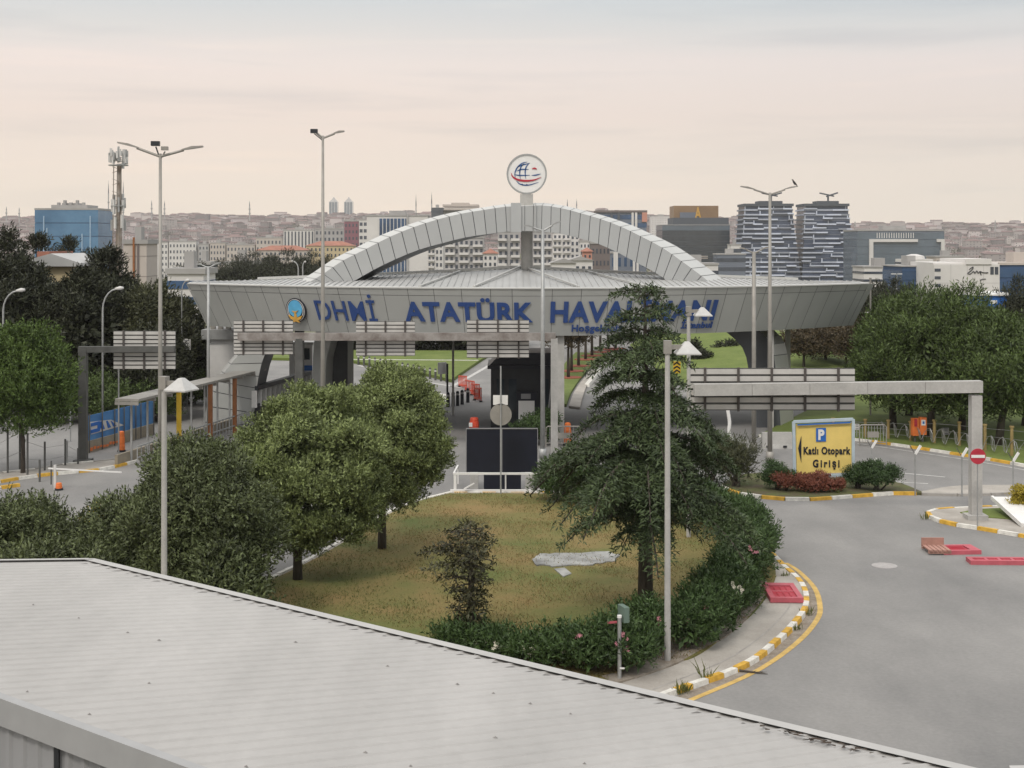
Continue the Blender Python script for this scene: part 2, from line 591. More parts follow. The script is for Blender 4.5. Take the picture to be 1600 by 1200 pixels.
# earth strip between hedge and pavement
sheet('soil', [tuple(p) for p in px_path([(960, 1078), (1050, 1048), (1095, 1024), (1140, 998), (1178, 962), (1200, 925), (1180, 905), (1120, 960), (1000, 1045), (940, 1066)])], .162, M['leafy_soil'], .0)
line('gutter_dirt', px_path([(955, 1142), (1062, 1094), (1168, 1050), (1230, 1005), (1266, 966), (1271, 942), (1262, 916), (1238, 891)]), .42, 'leafy_soil', z=.008)
# inner drainage edging of the pavement
line('pavement_joint', px_path([(1020, 1085), (1130, 1040), (1190, 1000), (1228, 962), (1240, 938)]), .05, 'kerb_grey', z=.121)

# the island that carries the car park sign
si = px_path([(1128, 762), (1150, 773), (1200, 780), (1255, 783), (1330, 778), (1400, 773), (1440, 774)])
sb = px_path([(1440, 772), (1400, 757), (1330, 747), (1240, 742), (1160, 745), (1128, 760)])
sheet('sign_island', si + sb, .12, M['island_soil'])
kerb(si, seg=1.05)
# median kerb with pale strip that runs on to the right, under the fence with forked posts
md = px_path([(1440, 774), (1520, 775), (1620, 771), (1760, 762)])
mb_ = px_path([(1760, 752), (1620, 760), (1500, 762), (1440, 771)])
sheet('median_strip', md + mb_, .1, M['paving'])
kerb(md, seg=1.5, mats=('kerb_grey', 'kerb_grey'), h=.12)

# island at the right with the gantry column
ri = px_path([(1660, 850), (1600, 840), (1530, 828), (1480, 820), (1452, 809), (1456, 801), (1500, 797), (1580, 795), (1700, 795)])
sheet('gantry_island', ri + [(G(1700, 850).x, G(1700, 850).y)], .12, M['paving'])
sheet('grass_patch', [tuple(p) for p in px_path([(1500, 806), (1530, 801), (1580, 799), (1640, 800), (1640, 820), (1560, 815), (1520, 812), (1500, 806)])], .15, M['turf'], .1)
kerb(ri, seg=.85)

# the far carriageway on the right: kerb, verge, lane lines
fk = px_path([(1185, 683), (1240, 684), (1330, 688), (1400, 697), (1480, 709), (1560, 722), (1680, 745)])
verge = fk + [(70, 70), (80, 110), (40, 118), (22, 98)]
sheet('grass_verge', verge, .13, M['turf'])
kerb(fk, seg=1.3, h=.15)
line('lane_line', px_path([(1340, 693), (1400, 702), (1480, 714), (1560, 727), (1660, 746)]), .13, 'line_white')
line('lane_line', px_path([(1405, 739), (1480, 746), (1560, 755), (1640, 766)]), .16, 'line_white', dash=2.2)
line('lane_line', px_path([(1395, 753), (1450, 756)]), .16, 'line_white')
line('lane_line', px_path([(1080, 680), (1118, 679)]), .2, 'line_white')
line('lane_line', px_path([(920, 705), (955, 704)]), .2, 'line_white')

# beyond the gate
lg = px_path([(540, 566), (600, 576), (660, 587), (706, 598)])
lg2 = px_path([(716, 590), (742, 572), (768, 555)])
far_l = [(p[0], p[1]) for p in lg] + [(p[0], p[1]) for p in lg2] + [(-2.2, 141), (-40, 143), (-32, 135)]
sheet('grass_bank', far_l, .25, M['turf'])
kerb(lg + lg2, seg=40, mats=('kerb_white', 'kerb_white'), h=.28, w=.35)
line('traffic_island', px_path([(650, 617), (690, 616), (697, 622), (690, 627)]), .5, 'kerb_white', z=.02)
line('lane_line', px_path([(706, 604), (735, 588), (775, 565)]), .35, 'line_white')
line('lane_line', px_path([(560, 571), (640, 592), (720, 606)]), .3, 'line_white')
mid = px_path([(885, 636), (893, 615), (910, 590), (930, 568), (948, 556)])
mid2 = px_path([(900, 553), (880, 575), (876, 610), (880, 636)])
sheet('grass_median', mid + mid2, .2, M['turf'])
kp = px_path([(889, 638), (897, 616), (914, 591), (934, 568), (954, 555)])
kp2 = px_path([(958, 556), (938, 571), (922, 594), (912, 618), (906, 640)])
sheet('footpath', kp + kp2, .16, M['paving'])
kerb(kp2, seg=30, mats=('kerb_white', 'kerb_white'), h=.24, w=.4)
# the grass mound seen under the right wing
mm = MB()
nx, ny = 22, 12
x0, x1, y0, y1 = 12.5, 33, 109, 150
mv = []
for j in range(ny + 1):
    for i in range(nx + 1):
        x, y = x0 + (x1 - x0) * i / nx, y0 + (y1 - y0) * j / ny
        e = math.sin(math.pi * i / nx) ** .6 * math.sin(math.pi * min(1, j / ny * .62 + .0)) if 0 < i < nx and j else 0
        mv.append((x, y, .16 + 2.1 * e))
mm.add(mv, [(j * (nx + 1) + i, j * (nx + 1) + i + 1, (j + 1) * (nx + 1) + i + 1, (j + 1) * (nx + 1) + i) for j in range(ny) for i in range(nx)])
tag(mm.build('grass_mound', M['turf'], smooth=True), kind='structure')
kerb([(12.3, 108.8), (20, 108.8), (33, 108.8)], seg=30, mats=('kerb_white', 'kerb_white'), h=.3, w=.5)

# left carriageway: kerbs and markings
k1 = px_path([(-40, 749), (0, 742), (60, 735), (110, 727), (160, 723), (215, 716)])
k2 = px_path([(215, 722), (160, 735), (100, 741), (40, 748), (-40, 762)])
sheet('left_island', k1 + k2, .1, M['paving'])
kerb(k2, seg=1.0)
kerb(k1, seg=1.6, mats=('kerb_grey', 'kerb_white'))
kl3 = px_path([(78, 668), (110, 655), (128, 646), (170, 640)])
kerb(kl3, seg=30, mats=('kerb_white', 'kerb_white'), h=.3, w=.6)
kerb(px_path([(-30, 768), (20, 762), (46, 757)]), seg=.9)

# ------------------------------------------------------------------ small things lying on the ground
mh = MB()
c = G(1382, 884)
mh.disc((c.x, c.y, .004), (0, 0, 1), .43, .016, 40, 0)
mh.disc((c.x, c.y, .007), (0, 0, 1), .35, .018, 40, 0, ri=.33)
tag(mh.build('manhole_cover', M['manhole']), 'pale round manhole cover set in the grey asphalt of the junction', 'manhole cover')

sl = MB()
pp = [(G(*q, .15).x, G(*q, .15).y) for q in [(832, 874), (845, 867), (880, 866), (945, 863), (968, 868), (960, 878), (925, 883), (870, 886), (838, 884)]]
pp2 = []
for (x0_, y0_), (x1_, y1_) in zip(pp, pp[1:] + pp[:1]):
    for k in range(5):
        f = k / 5
        pp2.append((x0_ + (x1_ - x0_) * f + R.uniform(-.05, .05), y0_ + (y1_ - y0_) * f + R.uniform(-.11, .11)))
sl.prism(pp2, .1, .19)
t = tag(sl.build('concrete_slab', M['slab']), 'long cracked grey concrete slab lying in the dry lawn', 'slab')
sl = MB()
pp = [(G(*q, .15).x, G(*q, .15).y) for q in [(866, 890), (882, 888), (893, 897), (880, 902)]]
sl.prism(pp, .1, .18)
tag(sl.build('concrete_fragment', M['slab']), 'small broken piece of concrete in the grass before the long slab', 'slab')


def barrier(name, label, at, w, d, rz, holes, tilt=0.0, h=.15):
    """plastic road barrier lying on its side: rim, ribs and dark recessed pans"""
    t = thing(name, label, 'barrier', at, rz)
    b = MB()
    rim = .16
    b.box((0, -d / 2 + rim / 2, h / 2), (w, rim, h), 0)
    b.box((0, d / 2 - rim / 2, h / 2), (w, rim, h), 0)
    b.box((-w / 2 + rim / 2, 0, h / 2), (rim, d - 2 * rim, h - .006), 0)
    b.box((w / 2 - rim, 0, h / 2), (2 * rim, d - 2 * rim, h - .006), 0)
    for i in range(1, holes):
        x = -w / 2 + rim + (w - 3 * rim) * i / holes
        b.box((x, 0, h / 2), (.1, d - 2 * rim, h - .012), 0)
    b.build('frame', M['pink_red'], t, local=True)
    for i in range(holes):
        s = (w - 3 * rim) / holes
        q = MB()
        q.box((-w / 2 + rim + s * (i + .5), 0, h * .4), (s - .1, d - 2 * rim, h * .8))
        for k in (-1, 0, 1):
            q.box((-w / 2 + rim + s * (i + .5), k * (d - 2 * rim) * .27, h * .82), (s - .2, .05, .03))
        q.build('pan', M['red'], t, local=True)
    return t


t = barrier('road_barrier', 'faded red plastic barrier lying on the pavement beside the curved painted kerb', G(1222, 930, .12) + Vector((0, 0, .01)), 1.9, 1.0, math.radians(88), 2)
t = barrier('road_barrier', 'short red plastic barrier lying on the junction asphalt behind the manhole', G(1496, 862), 1.35, 1.0, math.radians(4), 1)
t = barrier('road_barrier', 'long red plastic barrier with a row of pans lying at the edge of the junction', G(1575, 880), 2.7, .62, math.radians(-2), 5)
t = thing('slatted_board', 'small weathered slatted board dropped on the asphalt next to a short red barrier', 'board', G(1463, 863))
b = MB()
for i in range(5):
    b.box((-.32 + i * .16, 0, .16 + .0 * i), (.12, 1.0, .05))
for k in (-.4, .4):
    b.box((0, k, .09), (.8, .1, .08))
b.build('slats', M['pallet'], t, local=True)
b = MB()
b.box((0, .45, .28), (.8, .06, .3))
b.build('end_board', M['pallet'], t, local=True)

# fallen white sign panel on the gantry island
t = thing('fallen_sign_panel', 'big white sign panel fallen on the grass beside the gantry column', 'sign panel', (0, 0, 0))
b = MB()
a, c_, d_, e_ = W(1552, 796, 57.3), W(1600, 834, 53.9), W(1660, 836, 53.5), W(1640, 806, 57)
for p in (a, c_, d_, e_):
    p.z = max(p.z, .16)
a.z += .45
e_.z += .5
th = Vector((0, 0, .07))
b.add([a, c_, d_, e_, a + th, c_ + th, d_ + th, e_ + th], [(3, 2, 1, 0), (4, 5, 6, 7), (0, 1, 5, 4), (1, 2, 6, 5), (2, 3, 7, 6), (3, 0, 4, 7)])
b.build('board', M['white'], t)
b = MB()
b.bar(a + th * .5 + Vector((-.05, 0, 0)), c_ + th * .5 + Vector((-.05, 0, 0)), .1, .16)
b.build('rim', M['white'], t)
b = MB()
m_ = (a + e_) / 2
b.bar(m_ - Vector((0, .1, .02)), (m_.x, m_.y - .1, .14), .06)
b.build('strut', M['steel'], t)

# ------------------------------------------------------------------ foreground canopy roof
C0 = W(140, 876, 26)
u = Vector((.778, -.628, 0))
v = Vector((.783, .610, -.124)).normalized()
Wd = 7.0
t = thing('shed', 'long pale ribbed metal shed roof sloping across the foreground', 'shed', (C0.x, C0.y, 0))
nr = u.cross(v)
nr = (nr if nr.z > 0 else -nr).normalized()
b = MB()
Lr, per = 25.5, .30
prof = []
for i in range(int(Lr / per)):
    x = i * per
    prof += [(x, 0), (x + .205, 0), (x + .228, .017), (x + .267, .017), (x + .29, 0)]
prof.append((Lr, 0))
A = [C0 + u * x + nr * z for x, z in prof]
B = [p - v * Wd for p in A]
nA = len(A)
b.add(A + B, [(i, i + 1, nA + i + 1, nA + i) for i in range(nA - 1)], 0)
dn = -nr * .08
b.add([A[0] + dn, A[-1] + dn, B[-1] + dn, B[0] + dn], [(0, 1, 2, 3)], 0)
b.build('roof', M['roof_white'], t)
b = MB()
# flashing over the eave ends of the ribs, and along the end of the roof
for p, q in ((C0 - u * .05, C0 + u * (Lr + .05)),):
    o_, o2 = v * .12, -v * .16
    up = nr * .035
    b.add([p + o2 + up, q + o2 + up, q + o_ + up, p + o_ + up, p + o_ - nr * .2, q + o_ - nr * .2], [(0, 1, 2, 3), (3, 2, 5, 4)], 0)
b.add([C0 - u * .06 + nr * .04, C0 + u * .1 + nr * .04, C0 + u * .1 - v * Wd + nr * .04, C0 - u * .06 - v * Wd + nr * .04,
       C0 - u * .06 - nr * .2, C0 - u * .06 - v * Wd - nr * .2], [(0, 1, 2, 3), (0, 3, 5, 4)], 0)
b.build('flashing', M['roof_trim'], t)
b = MB()
for row in (.14, 1.9, 3.6, 5.3, 6.7):
    for i in range(0, int(Lr / per), 1 if row < 1 else 2):
        if R.random() < .6:
            continue
        p = C0 + u * (i * per + .247 + R.uniform(-.01, .01)) - v * (row + R.uniform(-.05, .05)) + nr * .018
        s = R.uniform(.01, .022)
        b.add([p - u * s - v * s, p + u * s - v * s, p + u * s + v * s, p - u * s + v * s, p + nr * .02], [(0, 1, 4), (1, 2, 4), (2, 3, 4), (3, 0, 4)])
for i in range(int(Lr / per)):  # dark wedge in each rib bay, just behind the eave flashing
    p = C0 + u * (i * per + .1 + R.uniform(-.03, .03)) - v * (.22 + R.uniform(0, .05)) + nr * .006
    s, l = R.uniform(.02, .06), R.uniform(.04, .2)
    b.add([p - u * s, p + u * s * .6, p - v * l], [(0, 1, 2)])
tag(b.build('screws_and_spots', M['roof_spot'], t), kind='stuff')
b = MB()
zt = (C0 - v * Wd).z
p0, p1 = C0 - v * (Wd + .02), C0 - v * (Wd + .02) + u * Lr
out = Vector((-v.x, -v.y, 0)).normalized()
b.add([p0 + nr * .03, p1 + nr * .03, p1 + out * .1 + nr * .02, p0 + out * .1 + nr * .02, p1 + out * .1 - Vector((0, 0, .28)), p0 + out * .1 - Vector((0, 0, .28))], [(0, 1, 2, 3), (3, 2, 4, 5)])
b.build('fascia', M['shed_fascia'], t)
b = MB()
q0 = p0 - Vector((0, 0, .2))
pr = []
x = 0
while x < Lr:
    pr += [(x, 0), (x + .16, 0), (x + .19, .03), (x + .25, .03), (x + .28, 0)]
    x += .28
vs = [q0 + u * a_ + out * o_ for a_, o_ in pr]
m_ = len(vs)
b.add(vs + [Vector((p.x, p.y, 0)) for p in vs], [(i, m_ + i, m_ + i + 1, i + 1) for i in range(m_ - 1)])
b.build('wall', M['shed_wall'], t)
b = MB()
for x in range(1, 25, 2):
    p = q0 + u * x + out * .05
    b.bar(p, (p.x, p.y, 0), .05, .05)
b.build('wall_joint', M['dark'], t)
for x in (1, 9, 17, 24.5):
    b = MB()
    p = C0 + u * x - v * .5
    b.tube([(p.x, p.y, 0), (p.x, p.y, p.z - .09)], .09, 10)
    b.build('post', M['steel'], t)

# dead leaves that collected on the roof edge
b = MB()
for cx, nn in ((16.0, 10), (16.5, 16), (16.9, 8), (20.1, 8)):
    for i in range(nn):
        p = C0 + u * (cx - 1.5 + R.gauss(0, .16)) - v * (.3 + abs(R.gauss(0, .1))) + nr * R.uniform(.035, .05)
        a1, s = R.uniform(0, 6.28), R.uniform(.03, .07)
        d1 = u * math.cos(a1) + v * math.sin(a1)
        d2 = (u * -math.sin(a1) + v * math.cos(a1)) * .5
        b.face([p - d1 * s, p + d2 * s + nr * .01, p + d1 * s, p - d2 * s])
tag(b.build('dead_leaves', mat('dead_leaf', (.05, .035, .025), rough=.9)), 'few dark dead leaves caught at the eave of the pale ribbed roof', 'leaves', kind='stuff')

# corner of another pale roof at the lower right
t = thing('flat_canopy', 'corner of a second white canopy roof at the lower right edge', 'canopy', (6.6, 13.6, 0))
b = MB()
za = 11 - 815 * 15.5 / 2200
ca = W(1577, 1196, 15.6)
b.prism([(ca.x, ca.y), (ca.x + 3.0, ca.y + .1), (ca.x + 3.2, ca.y - 4), (ca.x - .9, ca.y - 4)], ca.z - .16, ca.z)
b.build('roof', M['roof_trim'], t)
for dx, dy in ((.3, -.4), (2.6, -.4), (2.6, -3.5), (.1, -3.5)):
    b = MB()
    b.tube([(ca.x + dx, ca.y + dy, 0), (ca.x + dx, ca.y + dy, ca.z - .165)], .06, 8)
    b.build('post', M['steel'], t)
# ------------------------------------------------------------------ the entrance gate
ZT, ZB = 8.5, 5.9


def fascia_pt(X, z, out=0.0):
    t = (ZT - z) / (ZT - ZB)
    Xs = 1 + (X - 1) * (1 - .055 * t)
    Y = 77 + 9.5 * ((X - 1) / 20.9) ** 2 + .55 * t
    s = 2 * 9.5 * (X - 1) / 20.9 ** 2
    nn = Vector((s, -1, -.2)).normalized()
    return Vector((Xs, Y, z)) + nn * out


def fascia_X(px, z):
    X = 0.0
    for _ in range(30):
        p = fascia_pt(X, z)
        X += ((px - 800) * p.y / F - p.x) * .8
    return X


gate = thing('entrance_gate', 'wide grey metal clad airport entrance gate with curved fascia, low roof and arch', 'gate', (1, 84, 0))
b = MB()
X0, X1, NP = -19.9, 21.9, 54
edges = [0.0]
px_ = 815.0
while px_ < 1362:
    px_ += 47 - 29 * (px_ - 815) / 545
    edges.append(fascia_X(px_, 7.2))
edges[-1] = X1
px_ = 815.0
while px_ > 292:
    px_ -= 47 - 29 * (815 - px_) / 525
    edges.append(fascia_X(px_, 7.2))
edges[-1] = X0
edges.sort()
edges = [x for i, x in enumerate(edges) if i == 0 or x - edges[i - 1] > .1]
for a, c in zip(edges, edges[1:]):
    g = .013
    for z0, z1 in ((ZB, 8.09), (8.115, ZT)):
        b.face([fascia_pt(a + g, z0), fascia_pt(c - g, z0), fascia_pt(c - g, z1), fascia_pt(a + g, z1)])
b.build('fascia', M['panel'], gate)
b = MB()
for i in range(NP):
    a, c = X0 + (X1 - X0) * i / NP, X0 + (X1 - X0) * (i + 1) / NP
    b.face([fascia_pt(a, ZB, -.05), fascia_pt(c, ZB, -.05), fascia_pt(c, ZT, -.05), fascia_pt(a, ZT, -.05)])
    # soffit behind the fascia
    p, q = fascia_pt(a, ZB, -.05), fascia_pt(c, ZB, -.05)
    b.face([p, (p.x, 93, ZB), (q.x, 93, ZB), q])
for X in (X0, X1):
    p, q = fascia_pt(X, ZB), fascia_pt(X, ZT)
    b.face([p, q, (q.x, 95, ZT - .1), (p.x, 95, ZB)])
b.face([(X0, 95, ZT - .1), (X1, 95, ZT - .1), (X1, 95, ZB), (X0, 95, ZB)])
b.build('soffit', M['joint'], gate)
# white drip edge along the top of the fascia
b = MB()
for i in range(NP):
    a, c = X0 + (X1 - X0) * i / NP, X0 + (X1 - X0) * (i + 1) / NP
    p, q = fascia_pt(a, ZT, .05), fascia_pt(c, ZT, .05)
    r_, s_ = fascia_pt(a, ZT, -.12), fascia_pt(c, ZT, -.12)
    k = Vector((0, 0, .07))
    b.face([p + k, q + k, s_ + k, r_ + k])
    b.face([p, q, q + k, p + k])
b.build('coping', M['panel_top'], gate)
# roof: eave follows the fascia, ridge behind it, highest in the middle
def ridge(X):
    w = abs(X - .6) / 20.5
    return Vector((X, 87.5 + 1.5 * w, 9.5 - 1.0 * min(1, w * .95) ** .75))


b = MB()
NR = 108
for i in range(NR):
    a, c = X0 + (X1 - X0) * i / NR, X0 + (X1 - X0) * (i + 1) / NR
    p, q = fascia_pt(a, ZT, -.1), fascia_pt(c, ZT, -.1)
    rp, rq = ridge(a), ridge(c)
    if rp.z < ZT + .1:
        rp.z = ZT + .1
    if rq.z < ZT + .1:
        rq.z = ZT + .1
    up = Vector((0, 0, .03))
    b.face([p + up, q + up, rq, rp])
    b.face([rp, rq, (rq.x, 95.2, ZT - .05), (rp.x, 95.2, ZT - .05)])
    b.bar(p + up + Vector((0, 0, .02)), rp + Vector((0, 0, .02)), .035, .07)
b.build('roof', M['gate_roof'], gate)
b = MB()
ap = ridge(.6) + Vector((0, 0, .1))
for px in (655, 740, 905, 1010):
    p = fascia_pt(fascia_X(px, ZT), ZT, -.1)
    b.bar(p + Vector((0, 0, .1)), ap if px in (740, 905) else ridge(fascia_X(px, ZT) * .62) + Vector((0, 0, .06)), .12, .1)
for s in range(-16, 18, 2):
    b.bar(ridge(s) + Vector((0, 0, .1)), ridge(s + 2) + Vector((0, 0, .1)), .3, .16)
b.build('ridge_cap', M['panel_top'], gate)

# arch: box section that runs from foot to foot, skewed in plan
fo_px = [(318, 700), (322, 660), (335, 612), (350, 583), (372, 555), (390, 530), (425, 490), (450, 464), (480, 443), (505, 428), (536, 407), (572, 389), (609, 370), (646, 355), (683, 343), (720, 334), (756, 328), (790, 323), (820, 322), (847, 321), (876, 325), (907, 333), (938, 342), (970, 354), (1001, 369), (1035, 387), (1065, 408), (1096, 431), (1125, 455), (1150, 480), (1185, 515), (1205, 538), (1212, 578), (1218, 640), (1222, 700)]
fi_px = [(394, 700), (396, 665), (399, 625), (404, 588), (416, 548), (440, 520), (475, 490), (500, 468), (520, 456), (536, 450), (552, 440), (583, 422), (618, 405), (655, 390), (691, 380), (727, 371), (760, 366), (792, 362), (820, 361), (846, 362), (875, 365), (904, 372), (935, 381), (964, 394), (994, 410), (1024, 426), (1048, 442), (1072, 458), (1095, 480), (1112, 500), (1134, 518), (1160, 543), (1170, 578), (1176, 640), (1180, 700)]
bo_px, bi_px = [], []
for (x, y), (xi, yi) in zip(fo_px, fi_px):
    s_ = max(-1, min(1, (x - 820) / 230))
    leg = max(0, min(1, (y - 440) / 80))
    bo_px.append((x + (15 * s_ if s_ < 0 else 23 * s_) * (1 - leg) + leg * (-4 if s_ < 0 else 21), y - 2.5 - 1.5 * (1 - abs(s_))))
    bi_px.append((xi + 13, yi + (2.5 * -s_ if s_ < 0 else -6 * s_) - (2 if abs(s_) < .3 else 0)))
YA = 84.0
sm = lambda L, Y: smooth_path([W(x, y, Y) for x, y in L], 2)
fo, fi, bo, bi = sm(fo_px, YA), sm(fi_px, YA), sm(bo_px, YA + 3), sm(bi_px, YA + 3)
b = MB()
bk = MB()
bt = MB()
bu = MB()
for k in range(len(fo) - 1):
    g = (fo[k + 1] - fo[k]) * .03
    gi = (fi[k + 1] - fi[k]) * .03
    b.face([fi[k] + gi, fi[k + 1] - gi, fo[k + 1] - g, fo[k] + g], 0 if min(fo[k].z, fo[k + 1].z) > 6.6 else (1 if fo[k].x > 0 else 2))  # right leg front in darker cladding to stand for its shadow, left leg mid grey
    bk.face([bi[k + 1], bi[k], bo[k], bo[k + 1]])
    bt.face([fo[k] + g, fo[k + 1] - g, bo[k + 1] - g, bo[k] + g])
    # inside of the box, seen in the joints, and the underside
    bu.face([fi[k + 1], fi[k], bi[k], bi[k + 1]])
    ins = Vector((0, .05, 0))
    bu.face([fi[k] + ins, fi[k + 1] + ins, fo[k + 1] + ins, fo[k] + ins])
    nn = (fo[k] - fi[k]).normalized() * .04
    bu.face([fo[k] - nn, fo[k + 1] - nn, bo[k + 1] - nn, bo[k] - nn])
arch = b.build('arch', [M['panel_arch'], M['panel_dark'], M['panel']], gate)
bt.build('arch_top', M['panel_top'], arch)
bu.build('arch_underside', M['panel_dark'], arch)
bk.build('arch_back', M['panel_arch'], arch)

# mast through the arch, and the globe sign on it
b = MB()
b.tube([W(823, 470, 86.5), W(823, 330, 86.5)], .36, 20)
b.build('mast', M['concrete'], gate, smooth=False)
b = MB()
c = W(823, 312, 84.6)
b.box((c.x, c.y + .9, c.z - .3), (.78, 1.0, 1.3))
b.box((c.x, c.y + .9, c.z + .35), (.5, .5, .5))
b.build('mast_head', M['concrete'], gate)
b = MB()
for dx in (-.62, .55):
    b.box((c.x + dx - .02, 83.9, W(0, 340, 84).z), (.62 if dx < 0 else .05, .12, 1.75))
b.build('mast_clamp', M['panel_arch'], gate)

sg = thing('globe_sign', 'round white sign with a blue globe and red swoosh on top of the arch', 'sign', W(823, 303, 85.2))
sc_ = 85.2 / F
cs = W(823, 272, 85.2)
b = MB()
b.disc(cs, (0, -1, 0), 29 * sc_, .34, 48)
b.build('face', M['white'], sg)
b = MB()
b.disc(cs, (0, -1, 0), 31.5 * sc_, .42, 48, ri=29.02 * sc_)
b.build('rim', M['steel'], sg)
b = MB()
b.tube([cs + Vector((0, 0, -1.15)), cs + Vector((0, 0, -1.5))], .16, 12)
b.build('stem', M['steel'], sg)


def ribbon(mb, pts, w0, w1, y, z3=.0):
    """flat brush stroke in zoomed photo coordinates (4x, crop origin 800,180), wide in the middle"""
    P = smooth_path([Vector((x, yy, 0)) for x, yy in pts], 6)
    n = len(P)
    lo, hi = [], []
    for i, p in enumerate(P):
        d = (P[min(i + 1, n - 1)] - P[max(i - 1, 0)]).normalized()
        t = i / (n - 1)
        w = (w0 + (w1 - w0) * math.sin(math.pi * t)) / 2
        q = Vector((-d.y, d.x, 0)) * w
        f = lambda r: Vector(((800 + r.x / 4 - 800) * sc_, y, H - (180 + r.y / 4 - HY) * sc_))
        lo.append(f(p - q))
        hi.append(f(p + q))
    k = Vector((0, -.02, 0))
    for i in range(n - 1):
        mb.face([lo[i] + k, lo[i + 1] + k, hi[i + 1] + k, hi[i] + k])
        mb.face([lo[i], lo[i + 1], lo[i + 1] + k, lo[i] + k])
        mb.face([hi[i], hi[i + 1], hi[i + 1] + k, hi[i] + k])


yl = 85.2 - .172
b = MB()
for st in ([(22, 402), (18, 365), (32, 330), (62, 302), (95, 293)], [(52, 400), (48, 360), (56, 325), (76, 302)], [(86, 398), (82, 360), (88, 325), (108, 300)],
           [(34, 326), (60, 314), (112, 300)], [(28, 350), (60, 340), (104, 340)], [(14, 372), (50, 377), (112, 376)],
           [(122, 377), (150, 375), (178, 368)], [(28, 412), (52, 432), (100, 438), (165, 420)], [(62, 428), (66, 440)], [(92, 430), (94, 442)]):
    b = MB()
    ribbon(b, st, 2, 8, yl)
    b.build('globe_line', M['logo_blue'], sg)
b = MB()
ribbon(b, [(-6, 360), (6, 386), (40, 405), (90, 411), (140, 405), (182, 388)], 2, 13, yl - .022)
q_ = MB()
ribbon(q_, [(126, 336), (140, 333), (154, 338)], 6, 10, yl - .022)
q_.build('red_flag', M['red'], sg)
b.build('swoosh', M['red'], sg)

# blue lettering on the fascia
def sign_text(s, pxa, pxb, pya, pyb, bold, part):
    """cap height pya..pyb at the fascia"""
    V, Fc = text_mesh(s, bold, 1.0, 1.06)
    x0, x1 = min(v.x for v in V), max(v.x for v in V)
    capV, _ = text_mesh('H', bold, 1.0)
    c0, c1 = min(v.y for v in capV), max(v.y for v in capV)
    mid = fascia_pt(fascia_X((pxa + pxb) / 2, 7.2), 7.2)
    zt, zb = 11 - (pya - HY) * mid.y / F, 11 - (pyb - HY) * mid.y / F
    Xa, Xb = fascia_X(pxa, (zt + zb) / 2), fascia_X(pxb, (zt + zb) / 2)
    b = MB()
    vs = []
    for q in V:
        X = Xa + (q.x - x0) / (x1 - x0) * (Xb - Xa)
        z = zb + (q.y - c0) / (c1 - c0) * (zt - zb)
        vs.append(fascia_pt(X, z, .03 + (q.z + .5) * .045))
    b.add(vs, Fc)
    b.build(part, M['letter_blue'], gate)


sign_text('DHMİ', 495, 588, 470, 501, .008, 'lettering')
sign_text('ATATÜRK', 632, 833, 472, 503, .034, 'lettering')
sign_text('HAVALİMANI', 860, 1118, 470, 503, .034, 'lettering')
sign_text('Hoşgeldiniz', 893, 972, 507, 518, .03, 'lettering')
sign_text('İstanbul', 1064, 1112, 503, 513, .03, 'lettering')

# crest at the left of the lettering
cx = fascia_X(465, 7.1)
cp = fascia_pt(cx, 11 - (484 - HY) * fascia_pt(cx, 7).y / F, .1)
nn = (fascia_pt(cx, 7, 1) - fascia_pt(cx, 7, 0)).normalized()
cr = thing('crest', 'round airport crest with sky blue centre and gold wings on the fascia', 'crest', tuple(cp))
b = MB()
b.disc(cp, nn, .72, .1, 36)
b.build('ring', M['black'], cr)
b = MB()
b.disc(cp + nn * .04, nn, .66, .06, 36, ri=.63)
b.disc(cp + nn * .04, nn, .57, .06, 36, ri=.53)
b.build('band', M['offwhite'], cr)
b = MB()
b.disc(cp + nn * .06 + Vector((0, 0, .1)), nn, .5, .1, 36)
b.build('disc', M['sky_blue'], cr)
ax = Vector((0, 0, 1)).cross(nn).normalized()
ay = nn.cross(ax)
b = MB()
b.strip([(-.52, -.28), (-.1, -.42), (-.06, -.2), (0, -.02), (.06, -.2), (.1, -.42), (.52, -.28), (.36, -.5), (.16, -.56), (.26, -.7), (0, -.64), (-.26, -.7), (-.16, -.56), (-.36, -.5)], cp + nn * .08, ax, ay, nn * .07)
b.strip([(-.24, -.02), (-.03, -.16), (.03, -.16), (.24, .02), (.05, -.05), (-.05, -.05)], cp + nn * .09, ax, ay, nn * .05)
b.build('emblem', M['gold'], cr)

# columns that carry the roof
for px, py, Y, w in ((875.5, 696, 76.6 + 1.6, .42), (468, 0, 83, .5), (1204, 0, 83.2, .32), (1231, 0, 88, .28), (708, 0, 90, .14)):
    p = W(px, 500, Y)
    b = MB()
    b.box((p.x, Y, ZB / 2), (w, w, ZB - .004), 0)
    b.build('column', M['concrete'] if px != 468 else M['gantry_dark'], gate)
# curved inner pylon seen left of the middle lanes
def pylon(px_l, px_r):
    b = MB()
    Y = 85.0
    L = [W(px_l[0], 512, Y), W(px_l[1], 560, Y), W(px_l[2], 690, Y)]
    Rr = [W(px_r[0], 512, Y), W(px_r[1], 545, Y), W(px_r[2], 575, Y), W(px_r[3], 690, Y)]
    L, Rr = smooth_path(L, 6), smooth_path(Rr, 4)
    k = Vector((.5, 3.2, 0))
    for i in range(len(L) - 1):
        b.face([L[i + 1], Rr[i + 1], Rr[i], L[i]])
        b.face([L[i], L[i] + k, L[i + 1] + k, L[i + 1]])
        b.face([Rr[i + 1], Rr[i + 1] + k, Rr[i] + k, Rr[i]])
        b.face([L[i] + k, Rr[i] + k, Rr[i + 1] + k, L[i + 1] + k])
    return b


